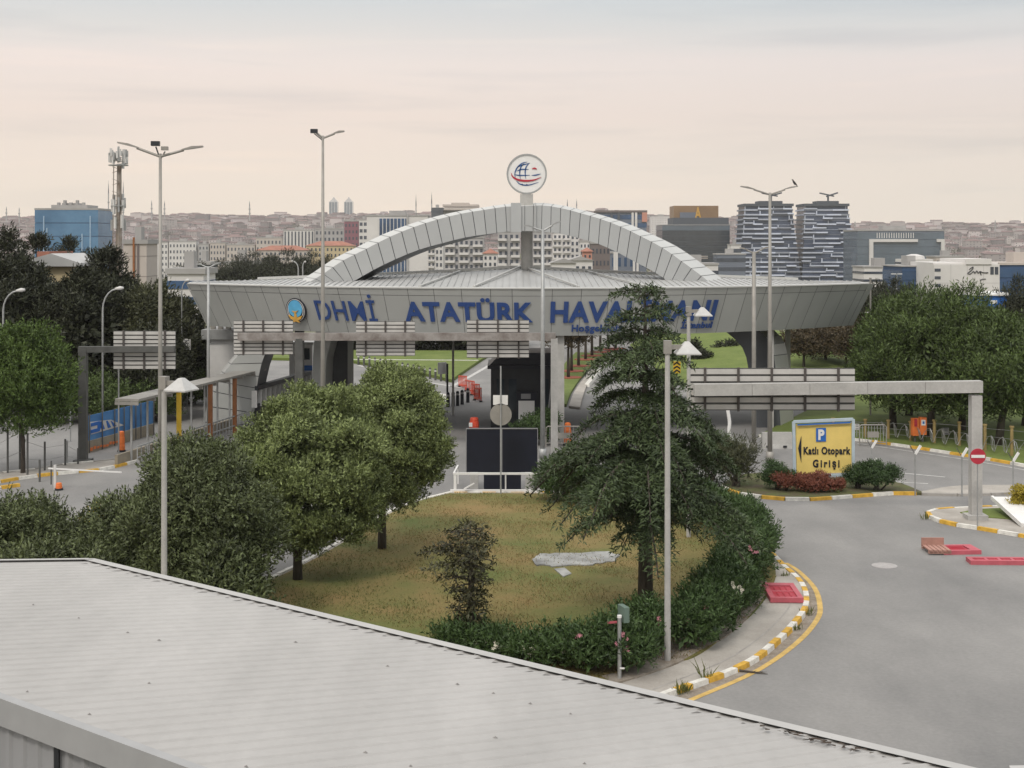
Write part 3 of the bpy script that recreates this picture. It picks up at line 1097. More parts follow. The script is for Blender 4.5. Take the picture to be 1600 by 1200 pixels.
pylon((494, 489, 486), (523, 514, 509, 507)).build('pylon', M['panel'], gate)
b = MB()
Y = 86.5
b.face([W(507, 690, Y), W(541, 690, Y), W(541, 516, Y), W(522, 516, Y), W(511, 560, Y)])
b.face([W(541, 690, Y), W(541, 690, Y) + Vector((0, 4, 0)), W(541, 516, Y) + Vector((0, 4, 0)), W(541, 516, Y)])
b.bar(W(542, 690, Y), W(542, 516, Y), .1, .1)
b.build('pylon_lining', M['dark'], gate)
# ------------------------------------------------------------------ lamp posts
def tall_lamp(label, px, py_top, Y, arms, m, floods=(), r0=.095, r1=.05, group='tall street lamps'):
    """arms: list of (px, py) ends of the lantern arms"""
    top = W(px, py_top, Y)
    t = thing('street_lamp', label, 'street lamp', (top.x, Y, 0), 0, group)
    b = MB()
    b.tube([(top.x, Y, 0), (top.x, Y, top.z * .5), top], [r0, (r0 + r1) / 2, r1], 10)
    b.tube([(top.x, Y, 0), (top.x, Y, .5)], r0 * 1.5, 10)
    b.build('pole', m, t, smooth=True)
    for ex, ey in arms:
        e = W(ex, ey, Y)
        d = e - top
        b = MB()
        b.tube([top - Vector((0, 0, .1)), top + d * .55], .045, 8)
        arm = b.build('arm', m, t)
        b = MB()
        s, q = top + d * .5, e
        mid = (s + q) / 2
        w = .13
        up = Vector((0, 0, 1))
        side = Vector((0, w, 0))
        k = (q - s)
        b.add([s + side * .4, s - side * .4, mid - side, mid + side, q - side * .7, q + side * .7] +
              [p + up * h for p, h in zip([s + side * .4, s - side * .4, mid - side, mid + side, q - side * .7, q + side * .7], (.04, .04, .085, .085, .05, .05))],
              [(0, 3, 2, 1), (3, 5, 4, 2), (6, 7, 8, 9), (9, 8, 10, 11), (1, 2, 8, 7), (2, 4, 10, 8), (3, 0, 6, 9), (5, 3, 9, 11), (0, 1, 7, 6), (4, 5, 11, 10)])
        b.build('lantern', m, arm)
    for ex, ey, w in floods:
        e = W(ex, ey, Y)
        b = MB()
        b.bar(top - Vector((0, 0, .2)), e - Vector((0, 0, .1)), .04)
        b.box((e.x, e.y - .05, e.z), (w, .22, w * .55), .1)
        b.build('floodlight', M['dark'] if w > .24 else M['steel_lt'], t)
    return t


tall_lamp('tall twin armed street lamp with two small floodlights at the mast head', 250.5, 240, 47, [(184, 224), (317, 230)], M['steel_lt'], floods=[(243.5, 224.5, .28), (258, 232, .22)])
tall_lamp('tallest street lamp, thin pole with two short arms in front of the gate lettering', 504.5, 212, 58, [(486, 204), (538, 206)], M['steel_lt'], floods=[(491, 205, .3)], r0=.12, r1=.05)
L3 = tall_lamp('tall twin armed street lamp with a bird perched on its right lantern', 1203, 301, 71, [(1157, 292), (1246, 292)], M['steel_lt'], r0=.13, r1=.07)
tall_lamp('slim street lamp with pale twin arms standing before the toll kiosk', 848, 358, 72, [(819, 353), (876, 347)], M['steel'], r0=.13, r1=.08)
tall_lamp('twin armed street lamp with white lanterns in front of the right wing of the gate', 1178, 393, 74, [(1156, 388), (1201, 387)], M['steel_lt'], r0=.13, r1=.1)
tall_lamp('twin armed street lamp with white lanterns at the left end of the gate', 325.5, 416, 80, [(307, 413), (345, 411)], M['steel'], r0=.1, r1=.07)


def bird(at):
    t = tag(None or MB_bird(at), 'small dark bird perched on the lantern of a tall street lamp', 'bird')
    return t


def MB_bird(at):
    """one continuous body: tail, body, neck, head and beak grown along a bent spine, with folded wings and feet"""
    b = MB()
    s = .62
    sp = [(.30, 0, -.16), (.2, 0, -.02), (.1, 0, .09), (0, 0, .2), (-.07, 0, .31), (-.1, 0, .38), (-.13, 0, .43), (-.17, 0, .44), (-.235, 0, .42)]
    rd = [.012, .03, .075, .1, .075, .045, .055, .035, .004]
    b.tube([Vector(p) * s + at for p in sp], [r * s for r in rd], 10)
    for sy in (-1, 1):
        b.tube([Vector(p) * s + at for p in ((-.06, sy * .07, .3), (.06, sy * .095, .17), (.2, sy * .05, .0), (.26, sy * .02, -.08))], [.02 * s, .05 * s, .03 * s, .005 * s], 6)
        b.tube([Vector(p) * s + at for p in ((.0, sy * .04, .12), (.0, sy * .04, .0))], .012 * s, 5)
        for f in (-.05, 0, .03):
            b.tube([Vector(p) * s + at for p in ((.0, sy * .04, .005), (-.05, sy * .04 + f * .5, 0))], .008 * s, 4)
    return b.build('bird', M['bird'], smooth=True)


e = W(1241, 292, 71)
bird(Vector((e.x, 71, e.z + .09)))


def curved_lamp(label, px, py_base_z, Y, tip, rise, m=M['steel'], r=.07):
    """single lamp whose pole curves over into its arm; tip = (px, py) of the lantern end"""
    e = W(tip[0], tip[1], Y)
    x = W(px, 400, Y).x
    t = thing('curved_street_lamp', label, 'street lamp', (x, Y, 0), 0, 'curved street lamps')
    zt = e.z
    L = e.x - x
    pts = [Vector((x, Y, 0)), Vector((x, Y, zt - rise))] + [Vector((x + L * .72 * (1 - math.cos(a)), Y, zt - rise + rise * .96 * math.sin(a))) for a in (.3, .6, .9, 1.2, 1.5)]
    b = MB()
    b.tube(pts, [r, r * .85] + [r * .7] * 5, 8)
    b.build('pole', m, t, smooth=True)
    b = MB()
    b.tube([pts[-1] - Vector((.1, 0, 0)), (pts[-1] + e) / 2 + Vector((0, 0, .02)), e], [.06, .12, .07], 8)
    b.build('lantern', M['offwhite'], t, smooth=True)
    return t


curved_lamp('curved lamp post in front of the dark trees at the left edge', 5, 0, 82, (39, 453), 1.2)
curved_lamp('curved lamp post beside the back of the left direction sign', 160.5, 0, 84, (193, 450), 1.3)
curved_lamp('small curved lamp post rising behind the left tip of the gate', 284, 0, 92, (296, 438), .8, r=.05)
curved_lamp('curved lamp post seen over the left roof of the gate', 466, 0, 150, (455, 408), .9, r=.09)
curved_lamp('lamp post with short bent arm next to another, over the left roof of the gate', 473, 0, 158, (478, 409), .6, r=.09)


def shade_lamp(label, px, py_top, Y, side, post_r=.074, base_z=.1, rz=0.0):
    """grey post with a square bracket and a pitched white lamp shade on one side"""
    t0 = W(px, py_top, Y)
    t = thing('shade_lamp', label, 'lamp post', (t0.x, Y, base_z), rz, 'lamp posts with pitched white shades')
    h = t0.z - base_z
    b = MB()
    b.tube([(0, 0, 0), (0, 0, h * .5), (0, 0, h - .05)], [post_r * 1.15, post_r, post_r * .9], 12)
    b.build('pole', M['concrete'], t, local=True)
    b = MB()
    b.box((0, 0, h - .12), (.2, .2, .34))
    b.box((side * .28, 0, h - .12), (.5, .09, .12))
    b.build('bracket', M['steel_lt'], t, local=True)
    b = MB()
    x0, x1 = side * .2, side * .84
    k = .33
    rl = [(x0, -k, h - .27), (x1, -k, h - .27), (x1, k, h - .27), (x0, k, h - .27)]
    ap = [(x0 + side * .26, -.06, h + .02), (x0 + side * .36, -.06, h + .02), (x0 + side * .36, .1, h + .02), (x0 + side * .26, .1, h + .02)]
    b.add(rl + ap, [(0, 1, 5, 4), (1, 2, 6, 5), (2, 3, 7, 6), (3, 0, 4, 7), (4, 5, 6, 7)])
    b.add([(p[0], p[1], p[2] - .035) for p in rl] + rl, [(3, 2, 1, 0), (0, 1, 5, 4), (1, 2, 6, 5), (2, 3, 7, 6), (3, 0, 4, 7)])
    b.build('lamp_shade', M['shade'], t, local=True)
    return t


shade_lamp('lamp post with pitched white shade in front of the big cedar', 1043, 535, 36.6, 1)
shade_lamp('farther lamp post with pitched white shade rising beyond the big cedar', 1076, 481, 52, 1)
shade_lamp('lamp post with pitched white shade among the left bushes beside a tall street lamp', 256.5, 591, 36.5, 1, rz=-.35)

# far T shaped car park lamps
for i, (px, py, Y) in enumerate(((1366, 489, 105), (1443, 487, 118), (1401, 428, 180))):
    c = W(px, py, Y)
    t = thing('car_park_lamp', ('car park lamp with two flat heads at the right end of the gate', 'car park lamp with two flat heads half hidden in the right pines', 'thin lamp before the blue block at the right')[i], 'street lamp', (c.x, Y, 0), 0, 'flat headed car park lamps')
    b = MB()
    b.tube([(c.x, Y, terrain(c.x, Y)), c], .07, 8)
    b.build('pole', M['steel'], t)
    for s in (-1, 1):
        b = MB()
        b.box((c.x + s * .38, Y, c.z), (.6, .3, .12))
        b.build('lantern', M['offwhite'], t)
c = W(1360, 437, 89)
t = thing('thin_pole', 'thin pale pole standing at the right tip of the gate', 'pole', (c.x, 89, 0))
b = MB()
b.tube([(c.x, 89, 0), c], .06, 8)
b.build('shaft', M['steel_lt'], t)
b = MB()
b.tube([c, c + Vector((0, 0, .12))], .09, 8)
b.build('cap', M['steel_lt'], t)


# ------------------------------------------------------------------ overhead signs seen from behind
def sign_back(px0, px1, py0, py1, Y, parent, nb, ribs, nm='sign_panel', mb_pts=None):
    a, c = W(px0, py0, Y), W(px1, py1, Y)
    w, h = c.x - a.x, a.z - c.z
    b = MB()
    b.box(((a.x + c.x) / 2, Y, (a.z + c.z) / 2), (w, .05, h), 0, 1)
    for i in range(ribs):
        z = c.z + h * (i + .5) / ribs
        b.box(((a.x + c.x) / 2, Y - .05, z), (w - .01, .07, h / ribs * .7), 0, 0)
    p = b.build(nm, [M['sign_back'], M['gantry_dark']], parent)
    WO[p.name] = WO[parent.name]
    for i in range(nb):
        x = a.x + w * (i + .5) / nb if nb > 1 else (a.x + c.x) / 2
        b = MB()
        b.box((x, Y - .12, (a.z + c.z) / 2), (.09, .1, h + .06))
        b.build('bracket', M['bracket'], p)
    return p


# left cantilever
Y = 70.8
t = thing('sign_gantry', 'dark cantilever gantry holding one sign seen from behind over the left road', 'sign gantry', (W(130, 700, Y).x, Y, 0), 0, 'overhead sign gantries')
x = W(130, 700, Y).x
zb = W(0, 546, Y).z
b = MB()
b.box((x, Y, zb / 2), (.4, .36, zb), 0)
b.box((x, Y, .06), (.8, .8, .16), 0)
b.build('post', M['gantry_dark'], t)
b = MB()
b.bar((x - .22, Y, zb + .0), (W(273, 0, Y).x, Y, zb + .02), .3, .3)
b.build('beam', M['gantry_dark'], t)
sign_back(178, 274.5, 517, 577, Y + .35, t, 3, 9)
# middle gantry with three signs
Y = 74.0
t = thing('sign_gantry', 'long gantry before the gate holding three signs seen from behind', 'sign gantry', (W(468, 700, Y).x, Y, 0), 0, 'overhead sign gantries')
zb = W(0, 529, Y).z
for px in (468, 866):
    x = W(px, 0, Y).x
    b = MB()
    b.box((x, Y, zb / 2), (.36, .36, zb), 0)
    b.build('post', M['gantry_dark'] if px < 500 else M['concrete'], t)
b = MB()
b.bar((W(372, 0, Y).x, Y, zb + .1), (W(868, 0, Y).x, Y, zb + .1), .34, .4)
b.build('beam', M['gantry_rust'], t)
sign_back(365.5, 458, 501, 554, Y + .38, t, 3, 9)
sign_back(556.5, 648.5, 502, 556, Y + .38, t, 3, 9)
sign_back(729.5, 826.5, 500, 559, Y + .38, t, 3, 9)
# right cantilever, near
Y = 55.6
xc = W(1524, 0, Y).x
t = thing('sign_gantry', 'pale concrete cantilever gantry with one wide sign seen from behind at the right', 'sign gantry', (xc, Y, 0), 0, 'overhead sign gantries')
zb = W(0, 609, Y).z
b = MB()
b.box((xc, Y, (zb - .23) / 2 + .06), (.42, .42, zb - .23 - .1), 0)
b.box((xc, Y, .2), (.8, .7, .2), 0)
b.build('post', M['concrete'], t)
b = MB()
xl = W(1084, 0, Y).x
n_ = 5
for i in range(n_):
    a_, c_ = xl + (xc + .24 - xl) * i / n_, xl + (xc + .24 - xl) * (i + 1) / n_
    b.bar((a_ + .006, Y, zb + .13 * i / n_), (c_ - .006, Y, zb + .13 * (i + 1) / n_), .42, .46)
b.build('beam', M['concrete'], t)
sign_back(1075, 1335, 575, 641, Y + .5, t, 5, 6)
# no entry disc on its own post in front of the column
Yn = 54.0
c = W(1528, 713, Yn)
t = thing('no_entry_sign', 'round red no entry sign with white bar by the gantry column', 'road sign', (c.x, Yn, .12))
b = MB()
b.disc(c, (0, -1, 0), .3, .03, 32)
b.build('disc', M['red'], t)
b = MB()
b.box((c.x, Yn - .021, c.z), (.52, .012, .11))
b.build('bar', M['white'], t)
b = MB()
b.tube([(c.x, Yn + .05, .1), (c.x, Yn + .05, c.z + .2)], .025, 8)
b.build('post', M['steel'], t)

# ------------------------------------------------------------------ car park sign
Y = 63.3
t = thing('car_park_sign', 'big yellow car park sign with black arrow on the planted island', 'sign', (W(1287, 0, Y).x, Y, .12))
# slightly turned: right end stands nearer
def S(px, py, o=0.0):
    f = (px - 1238) / 98
    return W(px, py, Y - .25 * f - o)


b = MB()
q = [S(1245, 741), S(1331, 738), S(1330.5, 660), S(1244, 664)]
k = Vector((0, .12, 0))
b.add(q + [p + k for p in q], [(0, 1, 2, 3), (7, 6, 5, 4), (0, 4, 5, 1), (1, 5, 6, 2), (2, 6, 7, 3), (3, 7, 4, 0)])
b.build('board', M['sign_yellow'], t)
b = MB()
fr = [S(1241.5, 745, .03), S(1333, 742, .03), S(1333, 655, .03), S(1240, 659, .03)]
for i in range(4):
    b.bar(fr[i], fr[(i + 1) % 4], .13, .12)
b.build('frame', M['sign_frame'], t)
b = MB()
b.bar(S(1246, 664, .1), S(1329, 660, .1), .05, .06)
b.build('frame_blue_strip', M['blue'], t)  # blue strip along the top inside the frame
for px in (1262, 1318):
    b = MB()
    p = S(px, 741)
    b.bar((p.x, p.y + .22, .1), (p.x, p.y + .22, p.z + 1), .1)
    b.build('post', M['steel'], t)
exx = (S(1331, 700) - S(1245, 700)).normalized()
ezz = Vector((0, 0, 1))
sc_s = Y / F
b = MB()
q = [S(1275, 690, .02), S(1290.5, 689.6, .02), S(1290.5, 668.4, .02), S(1275, 669, .02)]
b.add(q + [p - Vector((0, .02, 0)) for p in q], [(4, 5, 6, 7), (0, 1, 5, 4), (1, 2, 6, 5), (2, 3, 7, 6), (3, 0, 4, 7)])
b.build('parking_symbol_plate', M['blue'], t)
b = MB()
flat_text(b, 'P', S(1278.5, 687.5, .045), exx, ezz, 9.5 * sc_s, 16.5 * sc_s, .05, .02)
b.build('lettering', M['white'], t)
b = MB()
flat_text(b, 'Katlı Otopark', S(1255.5, 713.5, .012), exx, ezz, 72 * sc_s, 15.5 * sc_s, .034, .02, 1.12)
flat_text(b, 'Girişi', S(1270, 733.5, .012), exx, ezz, 41 * sc_s, 15.5 * sc_s, .034, .02, 1.4)
q = [S(1247, 700.5, .02), S(1252, 681, .02), S(1252, 723, .02)]
b.add(q + [p - Vector((0, .02, 0)) for p in q], [(3, 5, 4), (0, 1, 4, 3), (1, 2, 5, 4), (2, 0, 3, 5)])
b.build('lettering', M['black'], t)

# ------------------------------------------------------------------ dark display screen with white rail and round sign
Y = 62.9
t = thing('display_screen', 'large dark display screen seen on its stand at the far end of the lawn', 'screen', (W(784, 0, Y).x, Y, 0))
a, c = W(728.5, 669, Y), W(840, 737, Y)
b = MB()
b.bb((a.x, Y - .14, c.z), (c.x, Y + .14, a.z))
b.build('cabinet', M['black'], t)
b = MB()
for fx in (.0, .5, 1.0):
    b.bar((a.x + (c.x - a.x) * fx * .998 + .005, Y - .15, c.z), (a.x + (c.x - a.x) * fx * .998 + .005, Y - .15, a.z), .03)
b.bar((a.x, Y - .15, a.z), (c.x, Y - .15, a.z), .04)
b.build('cabinet_edge', M['shed_wall'], t)
b = MB()
q = W(756, 0, Y)
r_ = W(814, 0, Y)
b.bb((q.x, Y - .12, .0), (r_.x, Y + .12, c.z - .003))
b.build('stand', M['black'], t)
b = MB()
for px in (741, 827):
    b = MB()
    p = W(px, 0, Y)
    b.box((p.x, Y, .4), (.36, .5, .8))
    b.build('plinth', M['concrete'], t)

Y = 61.6
t = thing('guard_rail', 'white tubular guard rail round the foot of the dark display screen', 'rail', (W(772, 0, Y).x, Y, .12))
b = MB()
zt, zl = W(0, 740, Y).z, W(0, 767, Y).z
p0, p1 = W(709, 0, Y).x, W(846, 0, Y).x
b.bar((p0, Y, zt), (p1, Y, zt), .09, .09)
b.bar((p0 - .15, Y, zl), (p1, Y, zl), .12, .12)
b.bar((p0, Y, zt), (p0 + .1, Y + 2.2, zt), .07)
b.bar((p0 + .1, Y + 2.2, zt), (p0 + .1, Y + 2.2, .1), .07)
b.build('rail', M['white'], t)
for px in (711, 790, 844):
    b = MB()
    x = W(px, 0, Y).x
    b.box((x, Y, (zt + zl) / 2), (.12 if px < 720 else .06, .06, zt - zl - .1))
    b.build('post', M['white'], t)
b = MB()
b.bar(W(725, 764, Y - .2), W(741, 755, Y - .2), .09, .05)
b.build('fallen_bar', M['white'], t)

Y = 61.0
c = W(782.5, 648, Y)
t = thing('round_sign', 'back of a round traffic sign with white plate above on a thin pole', 'road sign', (c.x, Y, .12))
b = MB()
b.disc(c + Vector((0, .06, 0)), (0, -1, 0), 17 * Y / F, .03, 36)
b.build('disc', M['steel_lt'], t)
b = MB()
b.box(W(782, 625, Y + .06), (23 * Y / F, .03, 15 * Y / F))
b.build('plate', M['white'], t)
b = MB()
b.tube([(c.x, Y, .1), (c.x, Y, W(0, 572, Y).z)], .035, 8)
b.build('pole', M['steel'], t)

# sign on a thin pole beside the hedge in front
Y = 35.1
c = W(968, 965, Y)
t = thing('sign_post', 'short grey post with the edge of a green sign beside the oleander hedge', 'sign post', (c.x, Y, .12))
b = MB()
b.tube([(c.x, Y, .1), (c.x, Y, c.z)], .05, 10)
b.build('post', M['steel'], t)
b = MB()
b.disc((c.x, Y, c.z + .03), (0, 0, 1), .06, .06, 12)
b.box((c.x + .06, Y - .06, W(0, 1043, Y).z), (.12, .02, .04))
b.build('cap', M['white'], t)
b = MB()
p = W(975, 962, Y)
b.box((p.x, Y + .15, p.z + .02), (.14, .4, .38), .35)
b.build('plate', mat('faded_green', (.12, .17, .14)), t)
b = MB()
b.box((W(957, 973, Y).x, Y + .1, W(957, 974, Y).z), (.24, .04, .05), .2)
b.build('arm', M['pink_red'], t)

# ------------------------------------------------------------------ toll kiosk under the gate
Y = 84.0
t = thing('toll_kiosk', 'dark toll kiosk with peaked black roof under the middle of the gate', 'kiosk', (W(820, 0, Y).x, Y, 0))
b = MB()
a, c = W(767, 560, Y), W(872, 690, Y)
b.bb((a.x, Y, 0), (c.x, Y + 4, W(0, 575, Y).z))
b.build('wall', M['dark'], t)
b = MB()
z1, z2 = W(0, 576, Y).z, W(0, 557, Y).z
b.prism([(a.x - .2, Y - .3), (c.x + .1, Y - .3), (c.x + .1, Y + 4.2), (a.x - .2, Y + 4.2)], z1, z1 + .2)
b.strip([(0, 0), (c.x - a.x + .2, 0), (c.x - a.x + .2, .75), (.75, .75)], (a.x - .1, Y - .1, z1 + .2), (1, 0, 0), (0, 0, 1), (0, 4, 0))
b.build('roof', M['black'], t)
b = MB()
p = W(821, 640, Y)
b.bb((W(807, 0, Y).x, Y - .4, 0), (W(838, 0, Y).x, Y - .02, W(0, 612, Y).z))
b.build('cabinet', M['black'], t)
b = MB()
b.bb((W(810, 0, Y).x, Y - .43, W(0, 668, Y).z), (W(835, 0, Y).x, Y - .405, W(0, 625, Y).z))
b.build('poster', M['white'], t)
b = MB()
b.bb((W(814, 0, Y).x, Y - .43, W(0, 622, Y).z), (W(829, 0, Y).x, Y - .405, W(0, 614, Y).z))
b.build('label_strip', M['shed_wall'], t)
for px in (776, 795, 845):
    b = MB()
    b.bb((W(px, 0, Y).x, Y - .03, W(0, 640, Y).z), (W(px + 12, 0, Y).x, Y - .004, W(0, 592, Y).z))
    b.build('window', M['glass_dark'], t)
for i in range(4):
    b = MB()
    p = W(854 + i * 4.5, 0, Y - 1.5)
    b.bar((p.x, Y - 1.5, 0), (p.x + .35, Y - 1.3, W(0, 575, Y).z), .07)
    b.build('rail', M['shed_wall'], t)

# ------------------------------------------------------------------ left: covered walkway, banner, booth
pa, pb = W(198, 629, 69), W(402, 582, 86)
t = thing('walkway_canopy', 'covered walkway with thin grey roof and coloured posts at the left lane', 'canopy', (pa.x, pa.y, 0))
d = (pb - pa)
sd = Vector((d.y, -d.x, 0)).normalized() * .62
up = Vector((0, 0, 1))
b = MB()
n_ = 9
for i in range(n_):
    p, q = pa + d * (i / n_), pa + d * ((i + 1) / n_ - .004)
    p.z = q.z = 3.25
    b.add([p - sd, p + sd, q + sd, q - sd, p - sd + up * .12, p + sd + up * .12, q + sd + up * .12, q - sd + up * .12],
          [(0, 1, 2, 3), (7, 6, 5, 4), (0, 4, 5, 1), (1, 5, 6, 2), (2, 6, 7, 3), (3, 7, 4, 0)])
    b.bar(p - sd - up * .1, p + sd - up * .1, .08, .16)
b.build('roof', M['steel_lt'], t)
for px, mm in ((279, 'yellow'), (328, 'brown'), (366, 'brown')):
    f = 0
    # walk along the canopy until the post projects on its photo column
    for k in range(200):
        p = pa + d * (k / 199) + sd * .85
        if p.x / p.y * F + 800 >= px:
            break
    b = MB()
    b.box((p.x, p.y, 1.6), (.22, .2, 3.2))
    b.build('post', M[mm], t)
for k in range(9):
    p = pa + d * (.08 + k / 9.6) - sd * .7
    b = MB()
    b.bar((p.x, p.y, 0), (p.x, p.y, 3.2), .09)
    b.build('thin_post', M['steel'], t)
b = MB()
p, q = pa + sd * .9, pb + sd * .9
for z in (.5, 1.05):
    b.bar((p.x, p.y, z), (q.x, q.y, z), .06)
for k in range(40):
    r_ = p + (q - p) * (k / 39)
    b.bar((r_.x, r_.y, 0), (r_.x, r_.y, 1.05), .04)
b.build('railing', M['steel'], t)
b = MB()
p, q = pa - sd * .9, pb - sd * .9
b.bar((p.x, p.y, .3), (q.x, q.y, .3), .15, .6)
b.build('parapet', M['tan_wall'], t)

# blue banner on a wall
a, c = W(137, 690, 73.6), W(241, 662, 81)
t = thing('banner_fence', 'blue banner with white lettering fixed to a low tan wall', 'banner', (a.x, a.y, 0))
d = (c - a)
d.z = 0
nrm = Vector((d.y, -d.x, 0)).normalized()
b = MB()
p, q = a.copy(), c.copy()
p.z = q.z = 0
for f0, f1 in ((0, 1),):
    b.add([p, q, q - nrm * .25, p - nrm * .25] + [x + up * .62 for x in (p, q, q - nrm * .25, p - nrm * .25)], [(4, 5, 6, 7), (0, 1, 5, 4), (1, 2, 6, 5), (2, 3, 7, 6), (3, 0, 4, 7)])
b.build('wall', M['tan_wall'], t)
b = MB()
f_ = lambda s, z, o=0.0: p + d * s + up * z + nrm * (o - .1)
b.add([f_(0, .64), f_(1, .64), f_(1, 1.95), f_(0, 1.95), f_(0, .64, .04), f_(1, .64, .04), f_(1, 1.95, .04), f_(0, 1.95, .04)], [(3, 2, 1, 0), (4, 5, 6, 7), (0, 1, 5, 4), (1, 2, 6, 5), (2, 3, 7, 6), (3, 0, 4, 7)])
b.build('cloth', M['banner_blue'], t)
b = MB()
dx = d.normalized()
# a white streak that widens to the left, with blue cut-out letters, as on the cloth
L = d.length
b.strip([(.06 * L, .30), (.53 * L, .34), (.44 * L, .56), (.34 * L, .82), (.04 * L, .98)], f_(0, .64, .045), dx, up, nrm * .02)
b.build('white_streak', M['offwhite'], t)
b = MB()
for k, (s, w_, sl) in enumerate(((.05, .1, 0), (.2, .045, .04), (.29, .045, .05), (.37, .045, .08))):
    b.strip([(s * L, .42), ((s + w_) * L, .42), ((s + w_ - sl) * L, .92 - k * .05), ((s - sl * .5) * L, .92 - k * .05)] if k else
            [(s * L, .36), (s * L + .9, .36), (s * L + 1.1, .6), (s * L + .9, .9), (s * L, .9), (s * L, .72), (s * L + .7, .72), (s * L + .7, .55), (s * L, .55)], f_(0, .64, .07), dx, up, nrm * .02)
b.build('lettering', M['blue'], t)
for s in (.02, .2, .38, .52, .62, .7, .78, .88, .99):
    b = MB()
    q_ = f_(s, 0, .12)
    b.bar(q_, q_ + up * 2.05, .05)
    b.build('post', M['gantry_dark'], t)
b = MB()
for k in range(9):
    q_ = f_(.05 + k * .045, .08, .112)
    b.box(q_ + up * (.06 + .1 * R.random()), (.25, .02, .08 + .1 * R.random()), math.atan2(d.y, d.x))
b.build('orange_stain', M['orange'], t)


def drum(label, at, h=.95, w=.42, m='orange', cat='barrel'):
    """plastic traffic post: foot, barrel with grooves, cap"""
    t = thing('traffic_barrel', label, cat, at, 0, 'orange traffic barrels')
    b = MB()
    b.tube([(0, 0, 0), (0, 0, .1)], w * .62, 14)
    b.build('foot', M['dark'], t, local=True)
    b = MB()
    pr = [(.1, .5), (.3, .5), (.33, .46), (.42, .46), (.45, .48), (.7, .45), (.73, .41), (.82, .41), (.85, .42), (.97, .36), (1, .2)]
    b.tube([(0, 0, z * h) for z, r in pr], [r * w for z, r in pr], 16)
    b.build('body', M[m], t, local=True, smooth=False)
    return t


drum('orange barrel at the end of the tan wall below the blue banner', G(190, 706) + Vector((0, 0, .0)), 1.1, .36)
drum('orange traffic barrel beside the pale column and metal rail', G(887, 696), 1.25, .42)
t = drum('red and white traffic barrel standing behind the dark display screen', G(741, 676), .9, .6, 'red_orange')
b = MB()
b.box((-.2, -.31, .5), (.2, .03, .24))
b.build('white_label', M['white'], t, local=True)

# white booth with dark roof behind the left leg
Y = 92
t = thing('guard_booth', 'white booth with pale sloping roof behind the left leg of the gate', 'booth', (W(345, 0, Y).x, Y, 0))
a, c = W(323, 530, Y), W(392, 590, Y)
b = MB()
b.bb((a.x, Y, 0), (c.x, Y + 5, a.z))
b.build('wall', M['white'], t)
b = MB()
b.strip([(-.3, 0), (c.x - a.x + .2, 0), (c.x - a.x + .2, .22), (1.3, .62), (-.3, .62)], (a.x, Y - .3, a.z + .004), (1, 0, 0), (0, 0, 1), (0, 5.4, 0))
b.build('roof', M['steel'], t)
b = MB()
b.bb((W(344, 0, Y).x, Y - .04, .1), (W(352, 0, Y).x, Y - .004, 2.1))
b.build('door', M['shed_wall'], t)
b = MB()
b.bb((W(358, 0, Y).x, Y - .04, 1.1), (W(374, 0, Y).x, Y - .004, 2.2))
b.build('window', M['glass_dark'], t)
for k in range(3):
    b = MB()
    p = W(330 + k * 12, 522, Y)
    b.box((p.x, Y + .6, a.z + .75), (.3, .3, .35))
    b.build('roof_vent', M['steel_lt'], t)
# white and blue info kiosks behind the pylon
Y = 96
t = thing('ticket_booth', 'white ticket booth with a blue band between the left pylons', 'booth', (W(478, 0, Y).x, Y, 0))
b = MB()
b.bb((W(452, 0, Y).x, Y, 0), (W(488, 0, Y).x, Y + 3, W(0, 538, Y).z))
b.build('wall', M['white'], t)
b = MB()
b.bb((W(466, 0, Y).x, Y - .05, W(0, 579, Y).z), (W(488, 0, Y).x, Y - .004, W(0, 571, Y).z))
b.build('blue_band', M['blue'], t)
b = MB()
b.bb((W(468, 0, Y).x, Y - .05, W(0, 562, Y).z), (W(484, 0, Y).x, Y - .004, W(0, 544, Y).z))
b.build('window', M['glass_dark'], t)
b = MB()
b.bb((W(448, 0, Y).x, Y - .4, W(0, 538, Y).z + .004), (W(491, 0, Y).x, Y + 3.3, W(0, 534, Y).z))
b.build('roof', M['offwhite'], t)
# slatted dark turnstile fence left of the pylon
t = thing('slatted_fence', 'dark fence with pale slats beside the left lanes under the gate', 'fence', (W(440, 0, 88).x, 88, 0))
pa, pb = W(398, 600, 84), W(482, 575, 94)
b = MB()
b.bar((pa.x, pa.y, .7), (pb.x, pb.y, .7), .15, 1.35)
b.build('base', M['dark'], t)
for k in range(13):
    p = pa + (pb - pa) * (k / 12)
    b = MB()
    b.box((p.x, p.y - .1, 1.7), (.32, .12, 1.0), 0)
    b.build('slat', M['offwhite'], t)
b = MB()
b.bar((pa.x, pa.y, 2.35), (pb.x, pb.y, 2.35), .4, .25)
b.build('rail', M['dark'], t)

# ------------------------------------------------------------------ barriers and signs in the middle lanes
def plastic_fence(label, p0, p1, h, m, tilt=0.0):
    t = thing('barrier_fence', label, 'barrier', p0, 0, 'red plastic barrier fences')
    d = Vector(p1) - Vector(p0)
    b = MB()
    for z in (.12, h):
        b.bar((0, 0, z), (d.x, d.y, z + tilt), .06, .1)
    for k in range(7):
        q = d * (k / 6)
        b.bar((q.x, q.y, .06), (q.x, q.y, h + tilt * k / 6), .06)
    b.build('grille', M[m], t, local=True)
    for k in (0.05, .95):
        b = MB()
        q = d * k
        b.box((q.x, q.y, .05), (.2, .6, .1))
        b.build('foot', M['dark'], t, local=True)
    return t


